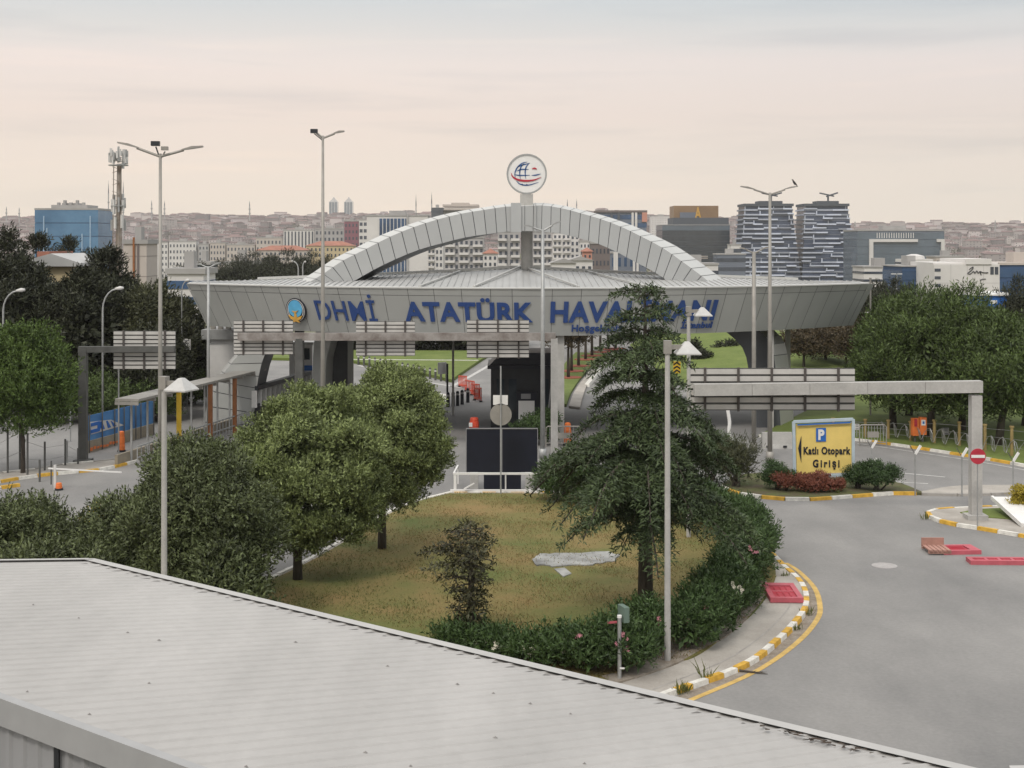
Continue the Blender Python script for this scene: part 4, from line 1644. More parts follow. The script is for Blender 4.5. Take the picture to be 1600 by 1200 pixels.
fl = [((717, 604), (729, 608)), ((727, 611), (741, 617)), ((736, 617), (749, 622)), ((741, 625), (752, 628))]
lb = ['farthest of the leaning red plastic fences in the middle lane', 'red plastic fence second from the far end of the row in the middle lane', 'red plastic fence third from the far end of the row in the middle lane', 'nearest red plastic fence of the row in the middle lane']
for (a, c), l in zip(fl, lb):
    plastic_fence(l, G(*a), G(*c), .8, 'red_orange', .15)


def bollard(label, at, h, r, m, group, name='bollard'):
    t = thing(name, label, 'bollard', at, 0, group)
    b = MB()
    b.tube([(0, 0, 0), (0, 0, h * .9), (0, 0, h)], [r, r, r * .6], 10)
    b.build('shaft', M[m], t, local=True)
    b = MB()
    b.tube([(0, 0, h * .72), (0, 0, h * .84)], r * 1.06, 10)
    b.build('band', M['offwhite'], t, local=True)
    return t


bo = bollard('one of the black bollards along the lane edge before the kiosk', G(700, 636), 1.0, .12, 'black', 'black bollards in the middle lane')
for px, py in ((708, 635), (715, 634), (722, 632), (731, 629)):
    dup(bo, G(px, py))
p0, p1 = Vector((*px_path([(546, 566), (548, 567)])[0], 0)), None
bo = bollard('one of the thin dark bollards lining the front of the green bank', G(560, 570), .95, .09, 'gantry_dark', 'dark bollards along the grass bank')
for k in range(1, 17):
    px = 560 + k * 8.6
    py = 570 + (px - 560) * .2
    dup(bo, G(px, py))
# sign on post in the lane
Y = 96.5
c = W(691, 575, Y)
t = thing('lane_sign', 'white plate sign turned aside on a black post in the left lane', 'road sign', (c.x, Y, 0))
b = MB()
b.tube([(c.x + .35, Y, 0), (c.x + .35, Y, c.z + .3)], .07, 8)
b.build('post', M['dark'], t)
b = MB()
b.box((c.x, Y - .1, c.z), (.75, .05, .8), .75)
b.build('plate', M['white'], t)
# chevron sign
Y = 112
c = W(1057.5, 574, Y)
t = thing('chevron_sign', 'yellow sign with black upward chevrons beyond the gate', 'road sign', (c.x, Y, 0))
b = MB()
b.box((c.x, Y, c.z), (.6, .05, .95))
b.build('plate', M['yellow'], t)
b = MB()
for k in (-.3, 0, .3):
    b.strip([(-.27, -.1), (0, .08), (.27, -.1), (.27, .03), (0, .2), (-.27, .03)], (c.x, Y - .06, c.z + k - .05), (1, 0, 0), (0, 0, 1), (0, .03, 0))
b.build('chevrons', M['black'], t)
b = MB()
b.tube([(c.x, Y + .06, 0), (c.x, Y + .06, c.z)], .05, 8)
b.build('post', M['steel'], t)
# metal crowd rail beside the barrel
def crowd_rail(label, p0, p1, h):
    t = thing('crowd_rail', label, 'barrier', p0, 0, 'metal crowd rails')
    d = Vector(p1) - Vector(p0)
    b = MB()
    b.tube([(0, 0, .0), (0, 0, h - .1), d.normalized() * .1 + Vector((0, 0, h)), d - d.normalized() * .1 + Vector((0, 0, h)), d + Vector((0, 0, h - .1)), d], .035, 8)
    b.bar((0, 0, .2), d + Vector((0, 0, .2)), .05)
    b.build('frame', M['steel_lt'], t, local=True)
    b = MB()
    for k in range(1, 9):
        q = d * (k / 9)
        b.bar(q + Vector((0, 0, .2)), q + Vector((0, 0, h)), .022)
    b.build('bars', M['steel'], t, local=True)
    b = MB()
    m_ = d * .5
    b.box((m_.x, m_.y - .05, h * .55), (d.length * .42, .04, h * .28), math.atan2(d.y, d.x))
    b.build('plate', M['steel_lt'], t, local=True)
    return t


crowd_rail('metal crowd rail beside the orange barrel under the gate', G(853, 698), G(908, 698), 1.1)
crowd_rail('metal crowd rail with a plate right of the yellow sign', G(1343, 697), G(1385, 697), 1.15)

# ------------------------------------------------------------------ right side fences
sf = thing('security_fence', 'line of thin steel posts with forked pale tops on the median', 'fence', G(1503, 775))
for px, pt, pb_ in ((1362, 688, 727), (1362, 716, 730), (1430, 696, 775), (1503, 700, 776), (1583, 707, 776), (1668, 712, 772)):
    g_ = G(px, pb_)
    z = H - (pt - HY) * g_.y / F
    b = MB()
    b.tube([g_, (g_.x, g_.y, z - .35)], .032, 8)
    po = b.build('post', M['steel'], sf)
    WO[po.name] = WO[sf.name]
    b = MB()
    b.bar((g_.x, g_.y, z - .38), (g_.x + .24, g_.y, z), .08, .1)
    b.build('pale_arm', M['white'], po)
    b = MB()
    b.bar((g_.x, g_.y, z - .38), (g_.x - .24, g_.y, z + .02), .03, .03)
    b.build('dark_arm', M['gantry_dark'], po)

wf = thing('wire_fence', 'row of yellow ochre posts with wires along the grass verge', 'fence', G(1460, 700))
prev = None
wires = MB()
for px, pt, pb_ in ((1302, 655, 690), (1352, 657, 693), (1388, 658, 695), (1423, 660, 698), (1460, 658, 702), (1499, 661, 706), (1539, 665, 714), (1581, 668, 722), (1625, 672, 730)):
    g_ = G(px, pb_ - 6)
    z = H - (pt - HY) * g_.y / F
    b = MB()
    b.tube([g_, (g_.x, g_.y, z)], .085, 8)
    b.tube([(g_.x, g_.y, z), (g_.x, g_.y, z + .08)], .12, 8)
    b.build('post', M['ochre'], wf)
    if prev:
        for fz in (.35, .62, .9):
            wires.bar((prev[0], prev[1], prev[2] * fz), (g_.x, g_.y, z * fz), .018)
    prev = (g_.x, g_.y, z)
wires.build('wires', M['wire'], wf)

# coils of razor wire on the far kerb
b = MB()
base = [Vector((p[0], p[1], 0)) for p in px_path([(1378, 690), (1430, 697), (1500, 707), (1570, 718), (1650, 734)])]
base = resample(base, .06)
pts = []
for i, p in enumerate(base):
    a_ = i * .95
    rr = .36 + .05 * math.sin(i * .11)
    pts.append(Vector((p.x + .2 * math.sin(a_ * .5), p.y + 1.0 + rr * .5 * math.cos(a_), .62 + rr * math.sin(a_))))
b.tube(pts, .02, 4)
tag(b.build('razor_wire', M['wire']), 'loose coil of grey razor wire along the far painted kerb', 'razor wire')

# orange call box pair, white notice
t = thing('call_box', 'orange call box with a white emblem between the ochre fence posts', 'call box', G(1438, 698))
g_ = G(1438, 694)
b = MB()
for dx, w_, zz in ((-.3, .36, 0), (.12, .38, .05)):
    b.box((g_.x + dx, g_.y, .95 + zz), (w_, .3, .95), .08 if dx < 0 else -.05)
b.build('body', M['orange'], t)
b = MB()
b.box((g_.x + .12, g_.y - .17, 1.2), (.22, .03, .3), -.05)
b.build('emblem', M['white'], t)
b = MB()
b.box((g_.x + .12, g_.y - .19, 1.2), (.1, .02, .14), -.05)
b.build('emblem_core', M['blue'], t)
b = MB()
b.box((g_.x - .3, g_.y - .17, 1.2), (.14, .06, .4), .08)
b.build('handset', M['red'], t)
b = MB()
for dx in (-.3, .12):
    b.bar((g_.x + dx, g_.y, 0), (g_.x + dx, g_.y, .5), .1)
b.build('foot', M['gantry_dark'], t)
def notice(label, px, py, Y, w, h):
    c = W(px, py, Y)
    t = thing('notice_plate', label, 'notice', (c.x, Y, 0), 0, 'small white notices')
    b = MB()
    b.box((c.x, Y, c.z), (w, .04, h))
    b.build('plate', M['offwhite'], t)
    b = MB()
    b.bar((c.x, Y + .05, 0), (c.x, Y + .05, c.z), .05)
    b.build('post', M['steel'], t)
    b = MB()
    for k in (-.14, .04, .18):
        b.box((c.x, Y - .03, c.z + k * h / .5), (w * .6, .012, .05))
    b.build('lettering', M['shed_wall'], t)


notice('small white notice on the grass under the right pines', 1478, 674, 80, .34, .4)
notice('small white notice beside the crowd rail', 1339, 667, 79, .26, .34)
notice('white notice standing among the left trees by the sign back', 292, 538, 90, .5, .7)

# boom barrier at the left, white arm and posts
t = thing('boom_barrier', 'white boom barrier arm on a short post at the left road', 'barrier', G(86, 765))
g_ = G(86, 765)
b = MB()
b.box((g_.x, g_.y, .55), (.1, .1, 1.1))
b.build('post', M['offwhite'], t)
b = MB()
b.bar((g_.x - .3, g_.y, .95), W(190, 738, g_.y - .2), .045, .06)
b.build('arm', M['white'], t)
drum('low orange barrel beside the white boom barrier post', G(92, 766), .34, .3)
# thin fence posts at the left road
lp = thing('mesh_fence', 'thin dark fence posts along the left road below the round pine', 'fence', G(60, 738))
pv = None
wm = MB()
for px, pt, pb_ in ((-14, 690, 740), (12, 672, 742), (31, 660, 737), (43, 677, 745), (70, 690, 738), (102, 686, 730), (122, 700, 728), (62, 718, 753), (80, 720, 757)):
    g_ = G(px, pb_)
    z = H - (pt - HY) * g_.y / F
    b = MB()
    b.tube([g_, (g_.x, g_.y, z)], .05 if pb_ != 757 else .035, 6)
    b.build('post', M['gantry_dark'], lp)
    if pv and pb_ < 746:
        for fz in (.4, .8):
            wm.bar((pv[0], pv[1], pv[2] * fz), (g_.x, g_.y, z * fz), .015)
    pv = (g_.x, g_.y, z)
wm.build('wires', M['wire'], lp)
# thin sign posts on the left road
for px, pt, pb_, lab in ((185.5, 578, 714, 'thin grey sign post in front of the blue banner'), (110, 640, 690, 'thin pole on the left road near the white kerb'), (105, 690, 728, 'short thin pole on the left kerb before the dark gantry')):
    g_ = G(px, pb_)
    z = H - (pt - HY) * g_.y / F
    t = thing('thin_pole', lab, 'pole', g_)
    b = MB()
    b.tube([g_, (g_.x, g_.y, z)], .04, 8)
    b.build('shaft', M['steel'], t)
    b = MB()
    b.tube([(g_.x, g_.y, z), (g_.x, g_.y, z + .06)], .055, 8)
    b.build('cap', M['steel'], t)
# white leaning pipe right of the cedar, under the gate
b = MB()
b.tube(smooth_path([W(1137, 640, 72), W(1140, 660, 72), W(1139, 676, 72), W(1145, 688, 72), W(1153, 695, 72)], 4), .09, 8)
tag(b.build('bent_pipe', M['white']), 'bent white pipe standing between the lanes under the wide sign back', 'pipe')
# low white wall pieces near the verge
t = thing('jersey_barrier', 'low concrete barrier by the lane right of the planted island', 'barrier', G(1183, 700))
b = MB()
g_ = G(1190, 700)
b.strip([(-.3, 0), (.3, 0), (.22, .25), (.12, .85), (-.12, .85), (-.22, .25)], (g_.x, g_.y, 0), (0, 1, 0), (0, 0, 1), (1.6, 0, 0))
b.build('body', M['concrete'], t)
b = MB()
for k in (.3, 1.2):
    b.box((g_.x + k, g_.y - .31, .12), (.2, .05, .1))
b.build('slot', M['dark'], t)
# ------------------------------------------------------------------ vegetation
def unit(a):
    return a / np.maximum(np.linalg.norm(a, axis=1, keepdims=True), 1e-9)


def leaf_quads(P, A, L, Wd, rg, N0=None):
    """lance-shaped leaves: base P, axis A, length L, width Wd"""
    n = len(P)
    A = unit(A)
    S = unit(np.cross(A, rg.normal(size=(n, 3)) if N0 is None else N0))
    N = np.cross(S, A)
    L = np.broadcast_to(L, (n,))[:, None]
    Wd = np.broadcast_to(Wd, (n,))[:, None]
    bow = N * L * .12
    V = np.stack([P, P + A * L * .5 + S * Wd * .5 + bow, P + A * L, P + A * L * .5 - S * Wd * .5 + bow], 1).reshape(-1, 3)
    Q = np.arange(n * 4).reshape(n, 4)
    return V, Q


def clump_leaves(clumps, n, L, Wd, rg, up=.3, out=.7, rand=.6, shell=.3, sprig=0, sag=0.0):
    """n leaves spread over the clumps (x, y, z, rx, ry, rz); sprig > 0 gathers them in shoots of that many leaves"""
    C = np.array(clumps, float)
    area = (C[:, 3] * C[:, 5] + C[:, 3] * C[:, 4])
    k = n // sprig if sprig else n
    idx = rg.choice(len(C), size=k, p=area / area.sum())
    D = unit(rg.normal(size=(k, 3)))
    D[:, 2] = np.where(D[:, 2] < -.5, -D[:, 2] * .6, D[:, 2])
    D = unit(D)
    rad = rg.random(k) ** shell
    P = C[idx, :3] + D * C[idx, 3:6] * rad[:, None]
    A = unit(D * out + np.array([0, 0, up]) + rg.normal(size=(k, 3)) * rand * .6)
    big = unit((P - C[:, :3].mean(0)) / (np.ptp(C[:, :3], 0) + 1.0))
    N0 = D * .55 + big * .75 + np.array([0, 0, .25])
    if sprig:
        A0 = np.repeat(A, sprig, 0)
        P = np.repeat(P, sprig, 0) + A0 * (np.tile(np.arange(sprig), k) / sprig * L * 2.3)[:, None]
        A = unit(A0 + rg.normal(size=A0.shape) * .6)
        N0 = np.repeat(N0, sprig, 0)
    A[:, 2] -= sag
    m = len(P)
    return leaf_quads(P, A, L * rg.uniform(.65, 1.25, m), Wd * rg.uniform(.7, 1.25, m), rg, N0 + rg.normal(size=(m, 3)) * .55)


def join(parts):
    V, Q, o = [], [], 0
    for v, q in parts:
        V.append(v)
        Q.append(q + o)
        o += len(v)
    return np.concatenate(V), np.concatenate(Q)


def crown_clumps(rg, c, r, n, cr, low=-.55, top=1.0, f0=.55, f1=.92):
    """clump centres over an ellipsoid crown"""
    out = []
    while len(out) < n:
        d = rg.normal(size=3)
        d /= np.linalg.norm(d)
        if d[2] < low or d[2] > top:
            continue
        f = rg.uniform(f0, f1)
        s = cr * rg.uniform(.7, 1.35)
        out.append((c[0] + d[0] * r[0] * f, c[1] + d[1] * r[1] * f, c[2] + d[2] * r[2] * f, s, s, s * .85))
    return out


def limbs(b, base, clumps, rg, r, n, zsplit):
    """branches from the trunk out to some of the clumps"""
    idx = rg.choice(len(clumps), size=min(n, len(clumps)), replace=False)
    for i in idx:
        c = Vector(clumps[i][:3])
        s = Vector((base[0], base[1], base[2] + zsplit * rg.uniform(.8, 1.5)))
        m = s.lerp(c, .5) + Vector((0, 0, .12 * (c - s).length))
        b.tube([s, m, c], [r * .5, r * .32, r * .1], 6)


def tree(name, label, base, H_, crown_c, crown_r, nclump, cr, nleaf, L, Wd, lm, seed, trunk_r=.15, up=.3, shell=.3, sprig=0, low=-.55,
         group=None, filler=.12, lean=(0, 0), cat='tree', out=.7, extra=(), split=.5, rand=.6, f0=.55):
    """crown_c relative to base; returns the root"""
    rg = np.random.default_rng(seed)
    t = thing(name, label, cat, base, 0, group)
    cl = crown_clumps(rg, crown_c, crown_r, nclump, cr, low, 1.0, f0) + list(extra)
    V1 = clump_leaves(cl, nleaf, L, Wd, rg, up, out, rand, shell, sprig)
    fill = [(crown_c[0], crown_c[1], crown_c[2], crown_r[0] * .74, crown_r[1] * .74, crown_r[2] * .74)]
    V2 = clump_leaves(fill, int(nleaf * filler * 1.6), L * 1.6, Wd * 2.4, rg, .1, .4, 1.0, .45)
    V, Q = join([V1, V2])
    np_mesh('crown', V, Q, lm, t)
    b = MB()
    zt = crown_c[2] - crown_r[2] * .2
    pts = [Vector((0, 0, -.05)), Vector((lean[0] * .4, lean[1] * .4, zt * .45)), Vector((crown_c[0] * .8 + lean[0], crown_c[1] * .8 + lean[1], zt))]
    b.tube(pts, [trunk_r * 1.25, trunk_r, trunk_r * .6], 10)
    limbs(b, pts[1], cl, rg, trunk_r, 9, (zt * split))
    b.build('trunk', M['bark'], t, local=True, smooth=True)
    return t


# --- the two round trees on the lawn
b0 = G(465, 905, .15)
tree('round_tree', 'nearer big round olive green tree on the left of the lawn', b0, 5.8, (.5, .2, 3.35), (2.6, 2.4, 3.0), 260, .34, 110000, .12, .045, M['lf_olive'], 11, .13, up=.8, shell=.3, sprig=7, low=-.97, group='round trees on the lawn', f0=.74)
b0 = G(597, 857, .15)
tree('round_tree', 'farther round olive green tree with a bare trunk on the lawn', b0, 6.4, (.35, .3, 3.75), (2.1, 2.1, 2.7), 220, .34, 88000, .12, .045, M['lf_olive'], 12, .13, up=.8, shell=.3, sprig=7, low=-.97, group='round trees on the lawn', f0=.74)

# --- left bushes behind the shed roof
def bush(name, label, base, c, r, ncl, cr, nl, L, Wd, lm, seed, group=None, up=.5, sprig=5, stems=6, cat='bush', low=-.7, filler=.14):
    rg = np.random.default_rng(seed)
    t = thing(name, label, cat, base, 0, group)
    cl = crown_clumps(rg, c, r, ncl, cr, low)
    V, Q = join([clump_leaves(cl, nl, L, Wd, rg, up, .7, .7, .32, sprig),
                 clump_leaves([(c[0], c[1], c[2] - r[2] * .1, r[0] * .76, r[1] * .76, r[2] * .76)], int(nl * filler * 1.6), L * 1.5, Wd * 2.2, rg, .1, .5, 1, .45)])
    V[:, 2] = np.maximum(V[:, 2], .01)
    np_mesh('foliage', V, Q, lm, t)
    b = MB()
    for k in range(stems):
        d = Vector(cl[int(rg.integers(len(cl)))][:3])
        s = Vector((rg.uniform(-.2, .2) * r[0], rg.uniform(-.2, .2) * r[1], 0))
        b.tube([s, s.lerp(d, .5) + Vector((0, 0, .1)), d], [.05, .035, .012], 6)
    b.build('stems', M['bark'], t, local=True)
    return t


gL = 'olive bushes behind the shed roof'
bush('big_bush', 'big dark olive bush behind the roof, around the foot of the tall lamp', Vector((-8.75, 39.5, 0.1)), (0, 0, 2.55), (2.25, 2.1, 2.55), 170, .46, 64000, .13, .05, M['lf_bush'], 21, gL)
bush('big_bush', 'tall olive bush left of the nearer round tree, topmost of the left bushes', Vector((-10.0, 43.5, 0.1)), (0, 0, 2.45), (2.0, 1.9, 2.5), 130, .48, 30000, .14, .055, M['lf_bush'], 22, gL)
bush('big_bush', 'olive bush at the far left edge behind the roof corner', Vector((-14.9, 41.5, 0.1)), (0, 0, 1.5), (2.3, 1.9, 1.85), 90, .45, 22000, .13, .052, M['lf_bush'], 23, gL)
bush('big_bush', 'mid green bush second from the left edge behind the roof corner', Vector((-12.1, 42.5, 0.1)), (0, 0, 1.5), (2.0, 1.9, 1.75), 90, .45, 22000, .13, .052, M['lf_bush'], 24, gL)
bush('big_bush', 'low olive bush closing the gap below the tall lamp, nearest the roof', Vector((-12.4, 38.6, 0.1)), (0, 0, 1.1), (2.4, 1.6, 1.55), 50, .5, 12000, .16, .06, M['lf_bush'], 25, gL)
bush('big_bush', 'dark bush at the lower right of the left bushes beside the trunk', Vector((-7.75, 38.0, 0.1)), (0, 0, 1.3), (1.2, 1.4, 1.7), 45, .5, 11000, .16, .06, M['lf_bush'], 26, gL)
bush('yellow_shrub', 'small bright yellow shrub among the left bushes', Vector((-13.3, 45.2, .1)), (0, 0, 1.6), (.55, .5, .8), 14, .28, 1800, .13, .06, M['lf_yellow'], 27, stems=4)
bush('tan_shrub', 'small dry looking shrub at the left below the painted kerb', Vector((-17.0, 49, .1)), (0, 0, .8), (1.6, .8, .8), 20, .4, 4000, .14, .05, M['lf_bush'], 28, stems=4)

# --- the big cedar
def cedar(label, base, Ht, prof, seed, lm, nbr, name='cedar_tree', z0=1.6, trunk_r=.2, droop=.5, tuft=.16, dens=1.0, tw=.035, tipdrop=.22, pw=2.3, tiers=0):
    rg = np.random.default_rng(seed)
    t = thing(name, label, 'tree', base)
    b = MB()
    b.tube([(0, 0, -.05), (.03, 0, Ht * .4), (0, .02, Ht * .8), (0, 0, Ht * .985)], [trunk_r * 1.25, trunk_r * .85, trunk_r * .35, .015], 10)
    Ps, As, Ls = [], [], []
    ang = rg.uniform(0, 6.28)
    zs = [p[0] for p in prof]
    for i in range(nbr):
        f = (i + rg.uniform(0, .8)) / nbr
        if tiers:
            f = (math.floor(f * tiers) + .5 + rg.normal() * .16) / tiers
            f = min(.99, max(0, f))
        z = z0 + (Ht - z0 - .1) * f ** 1.0
        ang += 2.4 + rg.uniform(-.5, .5)
        lf = np.interp(z, zs, [p[1] for p in prof])
        rt = np.interp(z, zs, [p[2] for p in prof])
        ca, sa = math.cos(ang), math.sin(ang)
        reach = (rt if ca > 0 else lf) * (.45 + .55 * abs(ca)) + .55 * (1 - abs(ca)) * (lf + rt) / 2
        for _ in range(3):
            zq = z - tipdrop * reach
            lf, rt = np.interp(zq, zs, [p[1] for p in prof]), np.interp(zq, zs, [p[2] for p in prof])
            reach = (rt if ca > 0 else lf) * (.45 + .55 * abs(ca)) + .55 * (1 - abs(ca)) * (lf + rt) / 2
        reach *= rg.choice([rg.uniform(.45, .7), rg.uniform(.8, 1.08), rg.uniform(.85, 1.05)])
        d = np.array([ca, sa, 0])
        n = max(4, int(reach / .14))
        s = np.linspace(0, 1, n)
        rise = rg.uniform(.10, .34)
        Z = z + reach * (rise * s - (droop + rise * .6) * s ** pw) * (.8 if f > .7 else 1)
        curve = d[None, :] * (s * reach)[:, None]
        curve[:, 2] = Z
        b.tube([tuple(p) for p in curve[::max(1, n // 5)]] + [tuple(curve[-1])], [max(.008, .05 * (1 - k / 7) * (reach / 3 + .3)) for k in range(len(curve[::max(1, n // 5)]) + 1)], 5)
        side = np.array([-sa, ca, 0])
        for j in range(1, n):
            env = math.sin(math.pi * min(1, .18 + s[j] * .86)) ** .7
            tl = (.16 + .34 * reach * env * .5) * rg.uniform(.6, 1.2)
            for sg in (-1, 1):
                m = max(2, int(tl / .075 * dens))
                q = np.linspace(.05, 1, m)
                tw_d = unit((side * sg * .85 + d * .55)[None, :])[0]
                pts = curve[j][None, :] + tw_d[None, :] * (q * tl)[:, None]
                pts[:, 2] += .05 - (.28 + droop * .5) * tl * q ** 1.8 + rg.normal(size=m) * .025
                for rep in range(3):
                    Ps.append(pts + rg.normal(size=(m, 3)) * .03)
                    a = tw_d[None, :] * .8 + rg.normal(size=(m, 3)) * .5
                    a[:, 2] += (.35, -.1, -.75)[rep]
                    As.append(a)
                    Ls.append(np.full(m, tuft) * rg.uniform(.7, 1.3, m))
    P, A, L = np.concatenate(Ps), np.concatenate(As), np.concatenate(Ls)
    V, Q = leaf_quads(P, A, L, tw * rg.uniform(.8, 1.3, len(P)), rg, np.array([0, 0, .9]) + unit(P * np.array([1, 1, 0])) * .6 + rg.normal(size=P.shape) * .5)
    V[:, 2] = np.maximum(V[:, 2], .05)
    np_mesh('crown', V, Q, lm, t)
    b.build('trunk', M['bark'], t, local=True, smooth=True)
    return t


Yc = G(1008, 960, .15).y
cb = G(1008, 962, .15)
s52 = F / Yc
pr = []
for py, xl, xr in ((958, 990, 1020), (905, 950, 1080), (860, 900, 1165), (815, 850, 1195), (785, 806, 1190), (745, 845, 1150), (715, 850, 1140), (690, 905, 1130), (660, 905, 1095), (620, 900, 1098), (590, 905, 1085), (560, 935, 1075), (530, 945, 1058), (500, 945, 1056), (470, 958, 1028), (450, 975, 1015), (438, 990, 1000)):
    z = H - (py - HY) / s52 - .15
    pr.append((z + .1, max(.12, (1008 - xl) / s52 - (-.04 if z > 6 else -.12)), max(.12, (xr - 1002) / s52 - (-.04 if z > 6 else -.12))))
pr.sort()
cedar('big dark green cedar with layered drooping branches in front of the gate', cb, H - (437 - HY) / s52 - .15, pr, 31, M['lf_cedar'], 96, z0=2.45, trunk_r=.19, tuft=.17, tw=.04, droop=.42, dens=1.6, pw=2.6, tiers=12, tipdrop=.26)

# --- young cedar on the lawn
yb = G(735, 1003, .15)
sy = F / yb.y
pr = []
for py, xl, xr in ((1000, 715, 750), (975, 712, 752), (940, 705, 757), (910, 692, 760), (885, 660, 765), (860, 664, 770), (840, 690, 765), (822, 705, 750), (812, 722, 735)):
    pr.append((H - (py - HY) / sy - .1, (733 - xl) / sy * 1.08, (xr - 733) / sy * 1.08))
pr.sort()
cedar('small young cedar with ragged crown standing alone on the dry lawn', yb, H - (812 - HY) / sy - .15, pr, 33, M['lf_young'], 64, name='young_cedar', z0=.25, trunk_r=.11, droop=.1, tipdrop=0, tuft=.15, tw=.05, dens=.9)

# --- oleander hedge: single shrubs in a row
gH = 'oleander shrubs along the curved pavement'
hs = [(708, 1006, .25, .5), (748, 1014, .28, .52), (792, 1022, .34, .6), (838, 1031, .45, .68), (884, 1040, .75, .8), (926, 1047, .95, .85), (968, 1046, 1.1, .9), (1003, 1018, 1.1, .75), (1082, 1008, 1.05, .85), (1108, 990, 1.05, .9), (1128, 966, 1.1, .9), (1140, 945, 1.2, .95),
      (1157, 922, 1.35, 1.0), (1166, 897, 1.45, 1.0), (1170, 874, 1.5, 1.05), (1160, 853, 1.5, 1.05), (1138, 833, 1.4, 1.05), (1095, 815, 1.3, 1.1), (1005, 800, 1.1, 1.0), (958, 792, 1.2, 1.0), (908, 786, 1.4, 1.05), (872, 781, 1.5, 1.0)]
where = ['lowest oleander shrub, first of the hedge beside the young cedar', 'low oleander shrub with white flowers just right of the young cedar', 'low oleander shrub third from the young cedar along the roof edge', 'low oleander shrub fourth from the young cedar along the roof edge',
         'oleander shrub with white flowers left of the short sign post', 'oleander shrub with a pale flower behind the short sign post', 'full oleander shrub with a pink flower right of the short sign post', 'oleander shrub just left of the foot of the near shaded lamp post',
         'oleander shrub with two pink flowers right of the near shaded lamp post', 'oleander shrub second right of the near shaded lamp post', 'oleander shrub third right of the near shaded lamp post', 'oleander shrub left of the red barrier on the pavement',
         'oleander shrub touching the red barrier on the pavement', 'oleander shrub at the tip of the painted kerb bend', 'oleander shrub behind the kerb bend, under the right cedar branches', 'oleander shrub second behind the kerb bend under the cedar', 'oleander shrub third behind the kerb bend under the cedar',
         'oleander shrub right behind the cedar trunk', 'oleander shrub behind the cedar at its left', 'oleander shrub second to the right of the dark screen', 'rounded oleander shrub next right of the dark screen', 'rounded oleander shrub with white flowers touching the dark screen']
fl_spots = {1: 'w', 4: 'w', 5: 'p', 6: 'p', 7: 'p', 8: 'p', 12: 'p', 2: 'w', 3: 'w', 21: 'w', 9: 'p', 10: 'w'}
for i, ((px, py, hh, w_), lab) in enumerate(zip(hs, where)):
    rg = np.random.default_rng(400 + i)
    at = G(px, py, .15)
    t = thing('oleander_shrub', lab, 'shrub', at, 0, gH)
    cl = crown_clumps(rg, (0, 0, hh * .5), (w_ * .95, w_ * .9, hh * .62), 26, .3, -.7)
    nl = int(5200 * w_ * max(.5, hh / 1.3))
    V, Q = join([clump_leaves(cl, nl, .15, .042, rg, .75, .7, .6, .35, 6), clump_leaves([(0, 0, hh * .45, w_ * .8, w_ * .75, hh * .5)], int(nl * .14), .3, .12, rg, .2, .4, 1, .45)])
    V[:, 2] = np.maximum(V[:, 2], .01)
    np_mesh('foliage', V, Q, M['lf_hedge'], t)
    b = MB()
    for k in range(5):
        d = Vector(cl[k][:3])
        b.tube([(0, 0, 0), d * .5 + Vector((0, 0, .05)), d], [.03, .02, .008], 5)
    b.build('stems', M['bark'], t, local=True)
    kind = fl_spots.get(i)
    if kind:
        for k in range(4 if kind == 'w' else 3):
            b = MB()
            a = rg.uniform(-2.6, -.5)
            r_ = rg.uniform(.5, 1.0)
            c = Vector((math.cos(a) * w_ * .95 * r_, math.sin(a) * w_ * .9 * r_, hh * .55 + hh * .52 * rg.uniform(.1, .95)))
            for q in range(5):
                o_ = c + Vector(rg.normal(size=3)) * .035
                for s in range(5):
                    th = s * 1.2566 + q
                    e1 = Vector((math.cos(th), math.sin(th) * .5 - .4, math.sin(th) * .8 + .3)) * .045
                    e2 = Vector((math.cos(th + .7), math.sin(th + .7) * .5 - .4, math.sin(th + .7) * .8 + .3)) * .036
                    b.face([o_, o_ + e1, o_ + e1 * .6 + e2 * .7, o_ + e2])
            b.build('flower', M['flower_pink'] if kind == 'p' else M['flower_white'], t, local=True)

# --- planting by the yellow sign
bush('barberry_hedge', 'rust red clipped hedge at the foot of the yellow sign', G(1281, 768, .12), (0, 0, .3), (1.35, .6, .4), 40, .2, 9000, .07, .04, M['lf_red'], 51, cat='hedge', sprig=4, stems=4)
bush('clipped_shrub', 'rounded dark green shrub at the right end of the yellow sign', G(1372, 766, .12), (0, 0, .6), (1.0, .75, .65), 36, .26, 9000, .07, .04, M['lf_round'], 52, 'clipped green shrubs by the yellow sign', sprig=4, cat='shrub', stems=4)
bush('clipped_shrub', 'green shrub partly in front of the yellow sign, left of the rounded shrub', G(1341, 763, .12), (0, 0, .5), (.62, .6, .52), 26, .24, 6000, .07, .04, M['lf_round'], 53, 'clipped green shrubs by the yellow sign', sprig=4, cat='shrub', stems=4)
bush('clipped_shrub', 'dark shrub with some red leaves left of the yellow sign', G(1212, 764, .12), (0, 0, .55), (.75, .6, .66), 26, .24, 6000, .08, .04, M['lf_round'], 54, 'clipped green shrubs by the yellow sign', sprig=4, cat='shrub', stems=4)
bush('barberry_shrub', 'small reddish shrub between the dark shrub and the yellow sign', G(1226, 766, .12), (0, -.2, .4), (.5, .4, .42), 14, .2, 1800, .07, .04, M['lf_red'], 57, cat='shrub', sprig=4, stems=3)
bush('feathery_shrub', 'loose grey green shrub left of the planted sign island', G(1150, 760, .12), (0, 0, .95), (.9, .7, 1.05), 22, .36, 3600, .26, .03, M['lf_far'], 55, up=.9, cat='shrub', stems=10, filler=.06)
bush('feathery_shrub', 'second loose shrub between the cedar and the planted sign island', G(1108, 752, .12), (0, 0, .95), (1.3, .8, .95), 26, .36, 5200, .24, .035, M['lf_hedge'], 56, up=.9, cat='shrub', stems=8, filler=.08)
